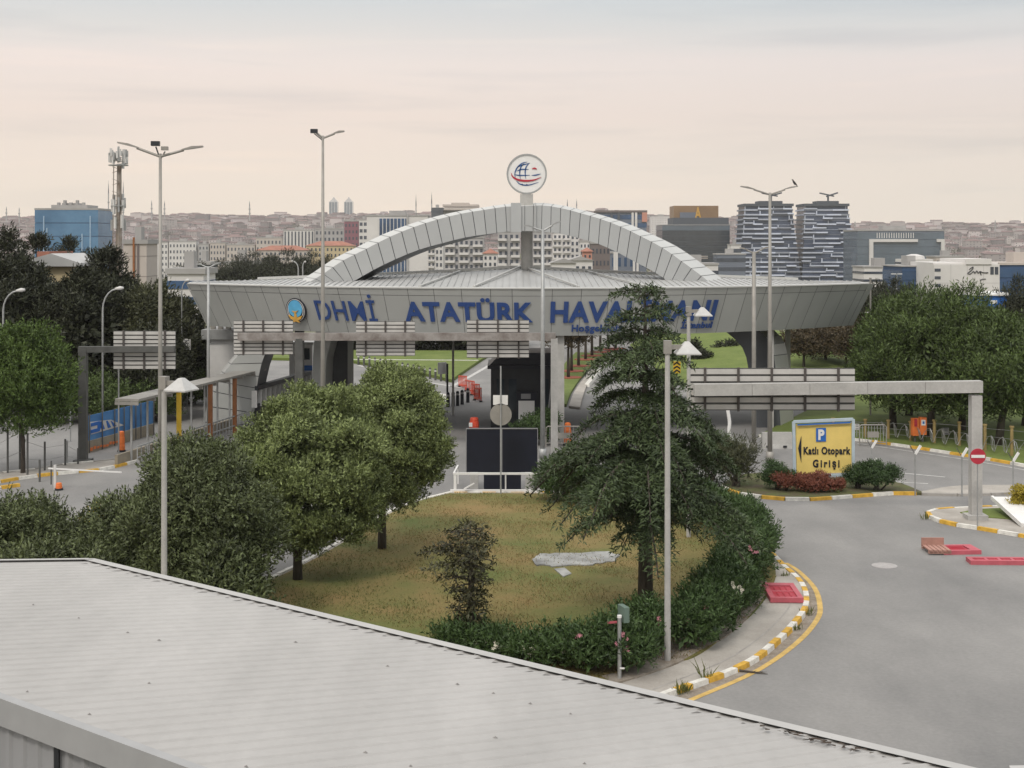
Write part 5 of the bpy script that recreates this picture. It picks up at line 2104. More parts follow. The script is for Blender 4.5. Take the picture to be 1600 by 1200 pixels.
bush('yellow_shrub', 'small yellowish shrub at the right edge beside the fallen white panel', G(1600, 803, .12), (0, 0, .55), (.55, .5, .6), 18, .22, 3000, .09, .05, M['lf_yellow'], 58, cat='shrub', sprig=4, stems=4)
bush('dark_shrub', 'broad dark shrub behind the dark screen under the gate', G(838, 694), (0, 0, .8), (1.25, .9, .95), 30, .35, 6000, .16, .06, M['lf_hedge'], 59, cat='shrub', stems=5)

# weeds that grow in the gutter
for i, (px, py, hh) in enumerate(((1102, 1066, .75), (1063, 1086, .4), (1072, 1082, .35), (1262, 962, .35), (1226, 905, .3), (1310, 775, .3), (1445, 812, .4), (1245, 985, .25))):
    rg = np.random.default_rng(900 + i)
    at = G(px, py)
    n = 16 if hh > .5 else 26
    P = np.zeros((n, 3)) + rg.normal(size=(n, 3)) * np.array([.07, .05, 0])
    A = rg.normal(size=(n, 3)) * .3
    A[:, 2] = 1
    V, Q = leaf_quads(P, A, hh * rg.uniform(.4, 1.1, n), .03, rg)
    o = np_mesh('weed', V, Q, M['lf_grass_g'])
    o.location = at
    tag(o, ['tall dark weed in the gutter by the near painted kerb', 'low weed at the lower end of the painted kerb', 'short weed second from the lower end of the painted kerb', 'weed at the bulge of the curved painted kerb', 'weed at the far tip of the curved kerb', 'weed before the painted kerb of the sign island', 'weed tuft at the nose of the gantry island', 'tiny weed at the inner side of the kerb bulge'][i], 'weed', 'weeds along the kerbs')
# a broken branch lying across the gutter
b = MB()
p = G(1160, 1052)
b.tube([p + Vector((-.1, .1, .05)), p + Vector((.25, -.02, .04)), p + Vector((.62, -.16, .03))], [.03, .022, .008], 6)
for s in (.2, .35, .45):
    b.tube([p + Vector((s, -.05, .04)), p + Vector((s + .16, .09 - s * .4, .06))], [.014, .005], 5)
tag(b.build('fallen_branch', M['bark']), 'broken brown branch lying in the gutter against the painted kerb', 'branch')

# --- grass blades on the near lawn
rg = np.random.default_rng(5)
poly = np.array(lw)
def inside(P, poly):
    r = np.zeros(len(P), bool)
    j = len(poly) - 1
    for i in range(len(poly)):
        xi, yi, xj, yj = *poly[i], *poly[j]
        c = ((yi > P[:, 1]) != (yj > P[:, 1])) & (P[:, 0] < (xj - xi) * (P[:, 1] - yi) / (yj - yi + 1e-12) + xi)
        r ^= c
        j = i
    return r


P = rg.uniform((-12, 33), (9, 63), (90000, 2))
P = P[inside(P, poly)]
cl_ = (np.sin(P[:, 0] * 1.9 + np.sin(P[:, 1] * 1.1) * 2) + np.sin(P[:, 1] * 1.3 + P[:, 0] * .7) + rg.normal(size=len(P)) * .9)
P = P[cl_ > -.3]
n = len(P)
gx = np.exp(-(((P[:, 0] + 5.2) / 3.2) ** 2 + ((P[:, 1] - 44) / 5) ** 2))
gmask = rg.random(n) < .25 + .75 * gx
for nm, mk, m_ in (('grass', gmask, 'lf_grass_g'), ('dry_grass', ~gmask, 'lf_grass')):
    p3 = np.concatenate([P[mk], np.full((mk.sum(), 1), .145)], 1)
    A = rg.normal(size=(len(p3), 3)) * .8
    A[:, 2] = 1
    V, Q = leaf_quads(p3, A, rg.uniform(.04, .13, len(p3)), .02, rg)
    tag(np_mesh(nm, V, Q, M[m_]), 'patchy short %s on the lawn between the trees' % ('green grass' if nm == 'grass' else 'dry tan grass'), 'grass', kind='stuff')

# --- round pine at the left edge
tree('round_pine', 'bright green round topped pine at the left edge', G(36, 742), 0, (-.4, .3, 4.2), (2.9, 2.5, 3.0), 140, .6, 34000, .2, .06, M['lf_bright'], 61, .1, up=.7, sprig=6, low=-.85)

# --- dark trees on the left, behind the carriageway
gD = 'dark conifers on the left'
def conifer(label, base, Ht, wid, seed, lm, nl=9000, cone=.55, group=gD, name='dark_conifer', n=95, cl_r=.7):
    rg = np.random.default_rng(seed)
    t = thing(name, label, 'tree', base, 0, group)
    cl = []
    for k in range(n):
        f = rg.random() ** .8
        z = Ht * (.1 + .88 * f)
        r_ = wid * (1 - f ** 1.6 * cone - .08) * rg.uniform(.5, 1.0)
        if f > .88:
            r_ *= max(.12, (1 - f) / .12 * .6)
        a = rg.uniform(0, 6.283)
        s = cl_r * rg.uniform(.6, 1.2) * (1 if f < .8 else .6)
        cl.append((r_ * math.cos(a), r_ * math.sin(a), z, s, s, s * .75))
    V, Q = join([clump_leaves(cl, nl, .32, .09, rg, .75, .6, .6, .35, 6),
                 clump_leaves([(0, 0, Ht * .42, wid * .75, wid * .75, Ht * .38)], nl // 5, .6, .32, rg, .1, .4, 1, .4)])
    V[:, 2] = np.maximum(V[:, 2], .1)
    np_mesh('crown', V, Q, lm, t)
    b = MB()
    b.tube([(0, 0, 0), (0, 0, Ht * .5), (0, 0, Ht * .93)], [.24, .16, .03], 8)
    for k in range(8):
        c = Vector(cl[k][:3])
        b.tube([(0, 0, c.z * .8), c], [.06, .02], 5)
    b.build('trunk', M['bark'], t, local=True)
    return t


def ground_at(px, Y):
    x = (px - 800) * Y / F
    return Vector((x, Y, terrain(x, Y)))


dl = [(12, 100, 366, 3.6, 'tall dark conifer at the left edge above the round pine'), (60, 108, 372, 3.8, 'dark conifer before the blue glass block, with a flat broad top'), (108, 112, 378, 3.6, 'dark conifer before the right half of the blue glass block'), (150, 106, 400, 3.2, 'dark conifer just left of the telecom mast'),
      (172, 98, 392, 2.3, 'narrow dark conifer with a pointed top at the foot of the telecom mast'), (130, 92, 428, 3.8, 'broad dark conifer in front, behind the curved lamp post'), (60, 94, 432, 4.2, 'broad dark conifer in front, right of the left curved lamp'), (5, 92, 420, 3.4, 'dark conifer in front at the left edge'),
      (205, 102, 450, 3.2, 'dark conifer below the pale concrete pair'), (285, 98, 478, 2.2, 'dark conifer at the left tip of the gate fascia')]
for i, (px, Y, pt, wd, lab) in enumerate(dl):
    b0 = ground_at(px, Y)
    conifer(lab, b0, H - (pt - HY) * Y / F - b0.z, wd, 70 + i, M['lf_dark'], 20000)
tree('mixed_tree', 'lighter green bushy tree between the dark conifers and the gate', ground_at(245, 93), 0, (0, 0, 5.0), (2.5, 2.3, 3.6), 70, .7, 9000, .28, .09, M['lf_far'], 81, .16, up=.5, sprig=5, low=-.8)
tree('mixed_tree', 'green bushy tree directly behind the back of the left sign', ground_at(250, 88), 0, (0, 0, 3.2), (2.6, 2.2, 2.9), 60, .7, 8000, .26, .08, M['lf_dark'], 82, .16, up=.5, sprig=5, low=-.9)
gU = 'shrubs under the left conifers'
for i, (px, Y, hh, w_, lab) in enumerate(((85, 86, 2.6, 2.0, 'bright shrub to the right of the round pine'), (140, 87, 2.7, 2.3, 'pale green shrub around the curved lamp foot'), (190, 86, 2.3, 2.2, 'shrub below the left sign back'), (232, 87, 2.0, 1.9, 'low shrub above the walkway roof, left of the lamp shade'), (300, 96, 1.9, 1.6, 'small shrub beside the white booth'), (25, 96, 3.0, 3.0, 'wide dark shrub behind the round pine'))):
    bush('roadside_shrub', lab, ground_at(px, Y), (0, 0, hh * .5), (w_, w_ * .8, hh * .6), 34, .5, 5000, .22, .07, M['lf_pine'] if i != 5 else M['lf_dark'], 90 + i, gU, cat='shrub', stems=4)

# --- stone pines on the right
gP = 'stone pines on the right verge'
rp = [(1455, 79, 448, 4.2, 'broad pine nearest to the gate, its crown highest over the gantry beam'), (1560, 76, 487, 3.5, 'pine at the right edge above the no entry sign'), (1503, 82, 462, 3.7, 'pine behind the middle of the right group'), (1395, 83, 492, 2.5, 'pine closing the left side of the right group'), (1602, 84, 498, 3.4, 'rearmost pine at the right edge'), (1420, 89, 470, 3.2, 'rear pine rising behind the left of the group')]
for i, (px, Y, pt, wd, lab) in enumerate(rp):
    b0 = ground_at(px, Y)
    b0.z = .1
    top = H - (pt - HY) * Y / F - .1
    cz = top * .5
    rz_ = top * .46
    tree('stone_pine', lab, b0, top, (R.uniform(-.4, .4), 0, cz), (wd, wd * .9, rz_), 50, 1.05, 34000, .25, .065, M['lf_pine'], 110 + i, .2, shell=.22, filler=.07, up=.9, sprig=6, low=-.95, group=gP, lean=(R.uniform(-.4, .5), 0), split=.35)

# --- trees beyond the gate
gF = 'trees in the strip beyond the gate'
k = 0
lab_f = ['first', 'second', 'third', 'fourth', 'fifth', 'sixth']
fb = [(552, 146, 526, 3.2), (598, 149, 522, 3.6), (648, 145, 524, 3.4), (692, 148, 520, 3.6), (733, 145, 524, 3.4), (775, 150, 520, 3.8), (1100, 155, 525, 3.4), (1150, 157, 522, 3.8), (1000, 160, 518, 4.6), (1050, 158, 520, 4.2)]
src = None
for i, (px, Y, pt, wd) in enumerate(fb):
    b0 = ground_at(px, Y)
    b0.z = .1
    lab = 'dense dark tree seen under the gate, %s' % ('behind the left green bank', 'second from the left behind the green bank', 'behind the middle sign back', 'right of the middle sign back', 'left of the third sign back', 'behind the third sign back', 'right of the cedar by the mound', 'behind the mound at the right', 'hidden behind the cedar top', 'just right of the cedar top')[i]
    hh = H - (pt - HY) * Y / F + 3.4
    if src is None:
        src = tree('background_tree', lab, b0, 0, (0, 0, 2.1), (3.4, 3.0, 2.7), 60, .9, 11000, .34, .14, M['lf_dark'], 130, .2, up=.4, sprig=4, low=-.95, group=gF)
    else:
        dup(src, b0, R.uniform(0, 6), lab, (wd / 3.6, wd / 3.6, R.uniform(.95, 1.2)))
# street trees on the grass median, each in a ring of red mulch
gS = 'street trees on the grass median'
src = None
ml = MB()
for i, (px, py, s) in enumerate(((888, 590, 1.0), (893, 580, 1.0), (904, 572, 1.05), (915, 562, 1.05), (925, 556, 1.1), (938, 550, 1.1), (950, 546, 1.15), (962, 545, 1.1))):
    at = G(px, py, .2)
    lab = ['nearest', 'second', 'third', 'fourth', 'fifth', 'sixth', 'seventh', 'farthest'][i] + ' small street tree of the row on the median beyond the gate'
    if src is None:
        src = tree('street_tree', lab, at, 0, (0, 0, 3.5), (1.7, 1.7, 1.7), 40, .5, 4200, .24, .1, M['lf_plum'], 140, .11, up=.4, sprig=4, low=-.8, group=gS)
    else:
        dup(src, at, i * 1.3, lab, s)
    b = MB()
    b.disc((at.x, at.y, .22), (0, 0, 1), 1.05, .06, 20)
    tag(b.build('mulch_ring', mat('red_mulch', (.26, .075, .045), rough=.95, fine=.3, fscale=8) if i == 0 else bpy.data.materials['red_mulch']), 'ring of red mulch round the %s street tree on the median' % ['nearest', 'second', 'third', 'fourth', 'fifth', 'sixth', 'seventh', 'farthest'][i], 'mulch ring', 'mulch rings')
# row of dull reddish trees under the right wing
gR = 'small trees under the right wing of the gate'
src = None
for i, (px, Y, pt, wd) in enumerate(((1256, 116, 516, 1.9), (1290, 120, 515, 2.1), (1322, 117, 514, 2.0), (1345, 112, 512, 1.9), (1372, 118, 505, 2.4))):
    b0 = ground_at(px, Y)
    b0.z = .1
    hh = H - (pt - HY) * Y / F
    lab = ['leftmost', 'second', 'middle', 'fourth', 'rightmost'][i] + ' small reddish tree in the row under the right wing of the gate'
    if src is None:
        src = tree('plum_tree', lab, b0, 0, (0, 0, 2.55), (1.95, 1.8, 1.6), 44, .55, 5000, .24, .1, M['lf_plum'], 150, .12, up=.4, sprig=4, low=-.8, group=gR)
        h0 = hh
    else:
        dup(src, b0, i * 1.1, lab, (wd / 1.9, wd / 1.9, hh / h0))
# clipped dark shrubs on the mound
gT = 'clipped shrubs on the grass mound'
for i, (px, py, w_, hh) in enumerate(((1085, 564, .55, 1.6), (1096, 569, .8, .8), (1134, 560, 1.3, 1.3), (1152, 559, 1.1, .9), (1140, 543, .9, 3.2))):
    at = G(px, py, .5)
    bush('clipped_shrub', ['slim dark shrub at the left foot of the mound', 'low round shrub at the left foot of the mound', 'round dark shrub in the middle of the mound', 'low dark shrub right of the middle on the mound', 'tall dark shrub at the top of the mound'][i], at, (0, 0, hh * .5), (w_, w_, hh * .55), 16, .4, 2200, .2, .09, M['lf_dark'], 160 + i, gT, cat='shrub', stems=3)

# --- dark trees seen over the left roof of the gate, and right of the gate
gB = 'dark trees seen over the left roof of the gate'
src = None
for i, (px, Y, pt, wd) in enumerate(((345, 260, 408, 5), (372, 240, 401, 5.5), (398, 250, 396, 6), (425, 235, 402, 5), (448, 245, 392, 6), (470, 255, 404, 5), (490, 245, 396, 5), (512, 258, 402, 5), (310, 250, 412, 5.5), (282, 245, 416, 5), (536, 265, 412, 4.5))):
    b0 = ground_at(px, Y)
    hh = H - (pt - HY) * Y / F - b0.z
    lab = 'dark tree over the left roof of the gate, ' + ['above the twin lanterns', 'second right of the twin lanterns', 'third right of the twin lanterns', 'in the middle of the row', 'behind the two curved lamps', 'just right of the two curved lamps', 'left of the tallest lamp pole', 'right of the tallest lamp pole', 'first left of the twin lanterns', 'leftmost of the row', 'at the foot of the arch'][i]
    if src is None:
        src = conifer(lab, b0, hh, wd, 170, M['lf_dark'], 7000, group=gB, name='far_conifer', cl_r=1.2)
        h0, w0 = hh, wd
    else:
        dup(src, b0, i * 1.7, lab, (wd / w0, wd / w0, hh / h0))
gE = 'dark trees right of the gate'
src = None
for i, (px, Y, pt, wd) in enumerate(((1372, 150, 447, 3.5), (1395, 160, 442, 3.8), (1418, 155, 452, 3.4), (1352, 170, 452, 3.2), (1590, 140, 440, 3.0), (1570, 150, 470, 3))):
    b0 = ground_at(px, Y)
    hh = H - (pt - HY) * Y / F - b0.z
    lab = 'dark tree ' + ['just right of the gate tip', 'below the glass block with white frame', 'above the broad pine', 'behind the gate tip', 'at the right edge before the blue block', 'behind the right pines'][i]
    if src is None:
        src = conifer(lab, b0, hh, wd, 180, M['lf_dark'], 6000, group=gE, name='far_conifer', cl_r=1.0)
        h0, w0 = hh, wd
    else:
        dup(src, b0, i * 1.7, lab, (wd / w0, wd / w0, hh / h0))
# ------------------------------------------------------------------ the city behind
cm = {}
for nm, c in dict(beige=(.46, .41, .37), grey=(.36, .35, .345), white=(.6, .58, .56), yellowish=(.5, .41, .25), brown=(.15, .125, .12), dkgrey=(.075, .085, .1), red=(.22, .085, .11), blue=(.035, .075, .16), salmon=(.5, .24, .18), slate=(.14, .16, .2)).items():
    cm[nm] = mat('wall_' + nm, c, rough=.8, var=.08, scale=.08)
cm['roof_tile'] = mat('roof_tiles', (.3, .13, .09), rough=.85, var=.2, scale=.3)
cm['roof_grey'] = mat('roof_grey', (.33, .32, .31), rough=.8, var=.12, scale=.1)
cm['win'] = mat('window_glass', (.055, .065, .085), rough=.2, var=.3, scale=.2, spec=.5)
cm['win_blue'] = mat('window_glass_blue', (.03, .075, .16), rough=.22, var=.35, scale=.06, spec=.6)
cm['win_grey'] = mat('window_glass_grey', (.10, .13, .16), rough=.15, var=.2, scale=.06, spec=.6)
cm['glass_azure'] = mat('azure_glass', (.05, .14, .26), col2=(.1, .22, .36), rough=.25, scale=.05, spec=.5)
cm['fin'] = mat('pale_blue_fin', (.3, .42, .55), rough=.5)
cm['tower_glass'] = mat('tower_glass', (.045, .06, .1), col2=(.075, .095, .14), rough=.25, scale=.1)
cm['balc'] = mat('balcony_panels', (.38, .41, .48), rough=.5, var=.1, island=.55)


def block(name, label, px0, px1, pyt, Y, depth, wall, cat='building', group=None, zb=None, rz=0.0, roof='roof_grey', cap=.8):
    """building front px0..px1 with its roof at row pyt, standing at distance Y; local frame: x right, y away, z up"""
    x0, x1 = (px0 - 800) * Y / F, (px1 - 800) * Y / F
    xc = (x0 + x1) / 2
    zt = H - (pyt - HY) * Y / F
    z0 = (terrain(xc, Y) - 3) if zb is None else zb
    t = thing(name, label, cat, (xc, Y, z0), rz, group)
    w, h = x1 - x0, zt - z0
    b = MB()
    b.bb((-w / 2, 0, 0), (w / 2, depth, h))
    b.build('wall', cm[wall], t, local=True)
    if cap:
        b = MB()
        b.bb((-w / 2 - .3, -.3, h + .004), (w / 2 + .3, depth + .3, h + cap))
        b.bb((-w * .15, depth * .3, h + cap), (w * .12, depth * .6, h + cap + 2.4))
        b.build('roof', cm[roof], t, local=True)
    t['dims'] = (w, h, depth)
    return t, w, h, depth


win_cache = {}


def windows(t, w, h, d, nx, nz, ztop=.5, zlow=0, fw=.5, fh=.5, m='win', name='window', sides=True):
    """single windows on the front, each a part sharing one mesh; nz storeys counted from the roof down"""
    fl = (h - zlow - ztop) / nz
    ww, wh = w / nx * fw, fl * fh
    src = None
    for k in range(nz):
        for i in range(nx):
            p = (-w / 2 + w * (i + .5) / nx, -.02, zlow + fl * (k + .5))
            if src is None:
                b = MB()
                b.bb((-ww / 2, -.12, -wh / 2), (ww / 2, 0, wh / 2))
                src = o = b.build(name, cm[m], t, local=True)
            else:
                o = src.copy()
                COL.objects.link(o)
                o.parent = t
            o.location = p


def bands(t, w, h, d, nz, fh=.5, m='win', name='window_band', ztop=.4, zlow=0, o_=.12, split=0):
    """ribbon windows that run round the building, one part per storey"""
    fl = (h - zlow - ztop) / nz
    src = None
    for k in range(nz):
        z = zlow + fl * (k + .5)
        if src is None:
            b = MB()
            b.bb((-w / 2 - o_, -o_, -fl * fh / 2), (w / 2 + o_, d + o_, fl * fh / 2))
            src = o = b.build(name, cm[m], t, local=True)
        else:
            o = src.copy()
            COL.objects.link(o)
            o.parent = t
        o.location = (0, 0, z)


def vbands(t, w, h, d, nx, fw=.5, m='win', name='window_strip', ztop=1.0, zlow=0):
    src = None
    for i in range(nx):
        if src is None:
            b = MB()
            b.bb((-w / nx * fw / 2, -.15, zlow), (w / nx * fw / 2, 0, h - ztop))
            src = o = b.build(name, cm[m], t, local=True)
        else:
            o = src.copy()
            COL.objects.link(o)
            o.parent = t
        o.location = (-w / 2 + w * (i + .5) / nx, -.02, 0)


def balconies(t, w, h, d, nz, cols, m='white', zlow=0, dp=1.4, fh=.3):
    fl = (h - zlow - .5) / nz
    for f0, f1 in cols:
        src = None
        for k in range(nz):
            if src is None:
                b = MB()
                b.bb((0, -dp, 0), (w * (f1 - f0), -.01, fl * fh))
                src = o = b.build('balcony', cm[m], t, local=True)
            else:
                o = src.copy()
                COL.objects.link(o)
                o.parent = t
            o.location = (-w / 2 + w * f0, 0, zlow + fl * k + .1)


def hip_roof(t, w, h, d, rise, m='roof_tile', ov=.6):
    b = MB()
    x, y0, y1 = w / 2 + ov, -ov, d + ov
    rx = max(0, x - (y1 - y0) / 2)
    ym = (y0 + y1) / 2
    b.add([(-x, y0, h), (x, y0, h), (x, y1, h), (-x, y1, h), (-rx, ym, h + rise), (rx, ym, h + rise)], [(0, 1, 5, 4), (1, 2, 5), (2, 3, 4, 5), (3, 0, 4), (3, 2, 1, 0)])
    b.build('roof', cm[m], t, local=True)


# blue glass block at the left
t, w, h, d = block('glass_building', 'blue glass office block rising behind the left conifers', 55, 153, 328, 620, 22, 'blue', rz=.0)
for k in range(9):
    b = MB()
    b.bb((-w / 2 - .15, -.2, h * k / 9 + .25), (w / 2 + .15, d + .2, h * (k + 1) / 9 - .05))
    b.build('glass_band', cm['glass_azure'], t, local=True)
for f, f0 in ((.1, .3), (.14, .5), (.19, .4), (.2, .2), (.47, .1), (.54, .3), (.75, .35), (.78, .1), (.88, .5), (.94, .2)):
    b = MB()
    b.bb((-w / 2 + w * f - .2, -.5, h * f0), (-w / 2 + w * f + .25, -.21, h * (f0 + .45)))
    b.build('light_fin', cm['fin'], t, local=True)
b = MB()
b.bb((-w * .28, 3, h + .81), (w * .3, d - 3, h + 2.3))
for k in range(5):
    b.bb((-w * .2 + k * w * .1, 4, h + 2.31), (-w * .2 + k * w * .1 + 1, 6, h + 3.4 + (k % 2)))
b.build('roof_plant', cm['roof_grey'], t, local=True)

# telecom mast
Y = 150
c = W(185.5, 412, Y)
t = thing('telecom_mast', 'telecom mast crowded with antenna panels at the top, left of the gate', 'mast', (c.x, Y, 0))
b = MB()
z0, z1 = 0, W(0, 256, Y).z
b.tube([(c.x, Y, z0), (c.x, Y, z1 * .5), (c.x + .06, Y, z1)], [.42, .34, .24], 10)
for s in (-1, 1):
    b.tube([(c.x + s * .5 - .2, Y - .3, z0), (c.x + s * .34 - .1, Y - .3, z1)], .05, 5)
for k in range(30):
    z = z1 * (k + .5) / 30
    b.bar((c.x - .6, Y - .3, z), (c.x + .4, Y - .3, z + .35 * (-1) ** k), .05)
b.build('shaft', M['steel_rust'], t)
for zz, n_, sp in ((256, 18, 1.05), (245, 8, .9), (318, 8, .75), (348, 6, .8)):
    for k in range(n_):
        p = W(185, zz, Y)
        b = MB()
        a_ = k * 6.283 / n_ + .3
        q = Vector((p.x + math.cos(a_) * sp * .85, Y + math.sin(a_) * sp * .85, p.z + (R.uniform(-.3, 1.2) if zz == 256 else R.uniform(-.5, .5))))
        b.box(q, (.26, .2, R.uniform(.5, 1.1) if zz == 256 else R.uniform(.9, 1.7)), a_)
        b.bar((p.x, Y, q.z), q, .06)
        b.build('antenna', M['offwhite'] if k % 3 else M['steel'], t)
b = MB()
p = W(185, 256, Y)
b.disc((p.x, Y, p.z - .15), (0, 0, 1), 1.05, .1, 16, ri=.7)
b.disc((p.x, Y, W(0, 322, Y).z), (0, 0, 1), .8, .1, 16, ri=.3)
b.build('platform', M['steel'], t)

# pale twin slabs with rust stripe
t, w, h, d = block('concrete_building', 'pair of pale concrete slabs with rust coloured strips beside the telecom mast', 193, 229, 381, 260, 8, 'beige')
b = MB()
b.bb((-w / 2 + w * .42, -.4, 0), (-w / 2 + w * .5, -.004, h + 1.2))
b.build('rust_strip', M['brown'], t, local=True)
b = MB()
b.bb((-w / 2 + w * .6, -.2, 0), (-w / 2 + w * .68, -.004, h + .5))
b.build('dark_strip', cm['brown'], t, local=True)
bands(t, w, h, d, 4, .02, 'brown', 'joint', o_=.03)

# yellow house among the conifers
t, w, h, d = block('yellow_house', 'yellow house with low tiled gable half hidden in the left conifers', 60, 118, 412, 104, 7, 'yellowish', cap=0)
b = MB()
b.strip([(-w / 2 - .5, -.2), (w / 2 + .6, -.2), (w / 2 + .5, .05), (-.3, .75), (-w / 2 - .4, .35)], (0, -.5, h + .004), (1, 0, 0), (0, 0, 1), (0, d + 1, 0))
b.build('roof', M['gate_roof'], t, local=True)
b = MB()
b.bb((-w / 2 - .2, .3, h + .36), (-w / 4, d - 1, h + .9))
b.build('roof_tiles', cm['roof_tile'], t, local=True)
windows(t, w, h, d, 3, 1, 1, h - 2.6, .3, .5)

# pale twin towers far away
for px, lab in ((521.5, 'left one of two far pale towers with pointed tops on the skyline'), (545, 'right one of two far pale towers with pointed tops on the skyline')):
    Y = 3950
    wpx = 7
    x = (px - 800) * Y / F
    t = thing('far_tower', lab, 'tower', (x, Y, 20), 0, 'two pale towers on the skyline')
    b = MB()
    w = 13 * Y / F
    zt = H - (316 - HY) * Y / F - 20
    k = w / 2
    b.prism([(-k, -k), (k, -k), (k, k), (-k, k)], 0, zt)
    b.build('wall', cm['win_grey'], t, local=True)
    b = MB()
    zz = 5 * Y / F
    b.add([(-k, -k, zt), (k, -k, zt), (k, k, zt), (-k, k, zt), (-k * .35, -k * .35, zt + zz), (k * .35, -k * .35, zt + zz), (k * .35, k * .35, zt + zz), (-k * .35, k * .35, zt + zz), (0, 0, zt + zz * 1.7)],
          [(0, 1, 5, 4), (1, 2, 6, 5), (2, 3, 7, 6), (3, 0, 4, 7), (4, 5, 8), (5, 6, 8), (6, 7, 8), (7, 4, 8)])
    b.build('roof', cm['roof_grey'], t, local=True)
    b = MB()
    for s in (-1, -.35, .35, 1):
        b.bb((s * k * .98 - .5, -k - .8, 0), (s * k * .98 + .5, -k - .01, zt))
    b.build('fins', cm['white'], t, local=True)

# minarets
for px, pt, Y, lab in ((169.5, 281, 1900, 'tall minaret just left of the telecom mast'), (192.5, 281, 1950, 'minaret just right of the telecom mast'), (237, 312, 2600, 'left small minaret of a pair left of the tall twin lamp'), (257, 313, 2600, 'right small minaret of a pair beside the tall twin lamp'), (390, 313, 2600, 'lone small minaret over the hillside left of the gate'),
                       (650, 303, 1800, 'left minaret behind the left shoulder of the arch'), (674.5, 299, 1800, 'right minaret behind the left shoulder of the arch'), (886.5, 310, 2200, 'left minaret of a pair just right of the globe sign'), (901, 310, 2200, 'right minaret of a pair right of the globe sign'), (10, 322, 2700, 'faint minaret on the skyline at the far left'), (30, 323, 2700, 'second faint minaret on the skyline at the far left'), (1336, 345, 2700, 'faint minaret to the right of the stacked towers'), (1555, 343, 2600, 'white minaret on the hillside at the far right')):
    x = (px - 800) * Y / F
    zb = terrain(x, Y)
    zt = H - (pt - HY) * Y / F
    t = thing('minaret', lab, 'minaret', (x, Y, zb), 0, 'minarets over the city')
    h = zt - zb
    r = 1.05 * Y / 2200
    b = MB()
    b.tube([(0, 0, 0), (0, 0, h * .82)], [r * 1.1, r * .85], 8)
    b.build('shaft', cm['grey'], t, local=True)
    b = MB()
    b.tube([(0, 0, h * .82), (0, 0, h * .97), (0, 0, h)], [r * .85, r * .15, .02], 8)
    b.build('spire', cm['dkgrey'], t, local=True)
    for f in (.55, .7):
        b = MB()
        b.tube([(0, 0, h * f - r), (0, 0, h * f), (0, 0, h * f + r * .9)], [r * 1.05, r * 1.7, r * 1.7], 8)
        b.build('balcony', cm['roof_grey'], t, local=True)

# blocks left of and behind the arch
t, w, h, d = block('office_building', 'white office block with a dark glass front behind the left shoulder of the arch', 573, 668, 338, 760, 24, 'white')
b = MB()
b.bb((-w / 2 + w * .2, -.5, h * .1), (w / 2 - w * .35, -.004, h - 1.2))
b.build('glass_front', cm['win_blue'], t, local=True)
for k in range(8):
    b = MB()
    b.bb((-w / 2 + w * (.2 + k * .06), -.7, h * .1), (-w / 2 + w * (.2 + k * .06) + .35, -.51, h - 1.2))
    b.build('fin', cm['white'], t, local=True)
b = MB()
b.bb((w / 2 - w * .34, -.8, h * .1), (w / 2 - w * .31, -.004, h + 1.2))
b.build('pier', cm['grey'], t, local=True)
t, w, h, d = block('hotel', 'tall pale building with a curved overhanging top behind the left of the arch', 686, 744, 331, 1150, 30, 'grey')
b = MB()
b.prism([(-w / 2 - 4, -6), (w / 2 + 6, -6), (w / 2 + 8, d + 2), (-w / 2 - 4, d + 2)], h + 1.2, h + 3.0)
b.prism([(-w / 2 + 3, -3), (w / 2 + 2, -3), (w / 2 + 2, d), (-w / 2 + 3, d)], h + 4.2, h + 6)
b.prism([(-w / 2 + 10, -1), (w / 2 - 6, -1), (w / 2 - 6, d), (-w / 2 + 10, d)], h + 6.0, h + 7.4)
b.build('crown_roof', cm['beige'], t, local=True)
bands(t, w, h + 4.5, d, 14, .45, 'win', ztop=.4)
t, w, h, d = block('dark_building', 'dark narrow block at the left of the curved top building', 674, 692, 325, 1120, 14, 'dkgrey', zb=-20, cap=.4)
bands(t, w, h, d, 12, .4, 'win')
# apartment blocks on the left
t, w, h, d = block('apartment_block', 'white apartment block with tall dark strips left of the tallest lamp pole', 443, 491, 360, 1250, 14, 'white', group='apartment blocks left of the arch')
vbands(t, w, h, d, 9, .42)
t, w, h, d = block('apartment_block', 'grey white apartment block behind the tallest lamp pole', 492, 537, 358, 1240, 14, 'grey', group='apartment blocks left of the arch')
windows(t, w, h, d, 7, 8, .5, 5, .45, .5)
t, w, h, d = block('apartment_block', 'dark plum red block left of the arch', 538, 560, 346, 1200, 14, 'red', group='apartment blocks left of the arch')
windows(t, w, h, d, 4, 9, .5, 6, .45, .45)
t, w, h, d = block('apartment_block', 'pale narrow block with rows of balconies right of the plum red block', 561, 574, 344, 1180, 14, 'white', group='apartment blocks left of the arch')
windows(t, w, h, d, 2, 9, .5, 6, .7, .5)
t, w, h, d = block('long_yellow_building', 'long low yellow building with tiled roofs left of the arch', 478, 552, 384, 900, 16, 'yellowish', cap=0)
hip_roof(t, w, h, d, 3)
windows(t, w, h, d, 12, 2, .6, h - 8, .4, .5)
t, w, h, d = block('long_low_building', 'low pale building with a brown roof behind the far dark trees', 400, 480, 391, 880, 16, 'beige', cap=0)
hip_roof(t, w, h, d, 3)
windows(t, w, h, d, 12, 2, .6, h - 7, .4, .5)
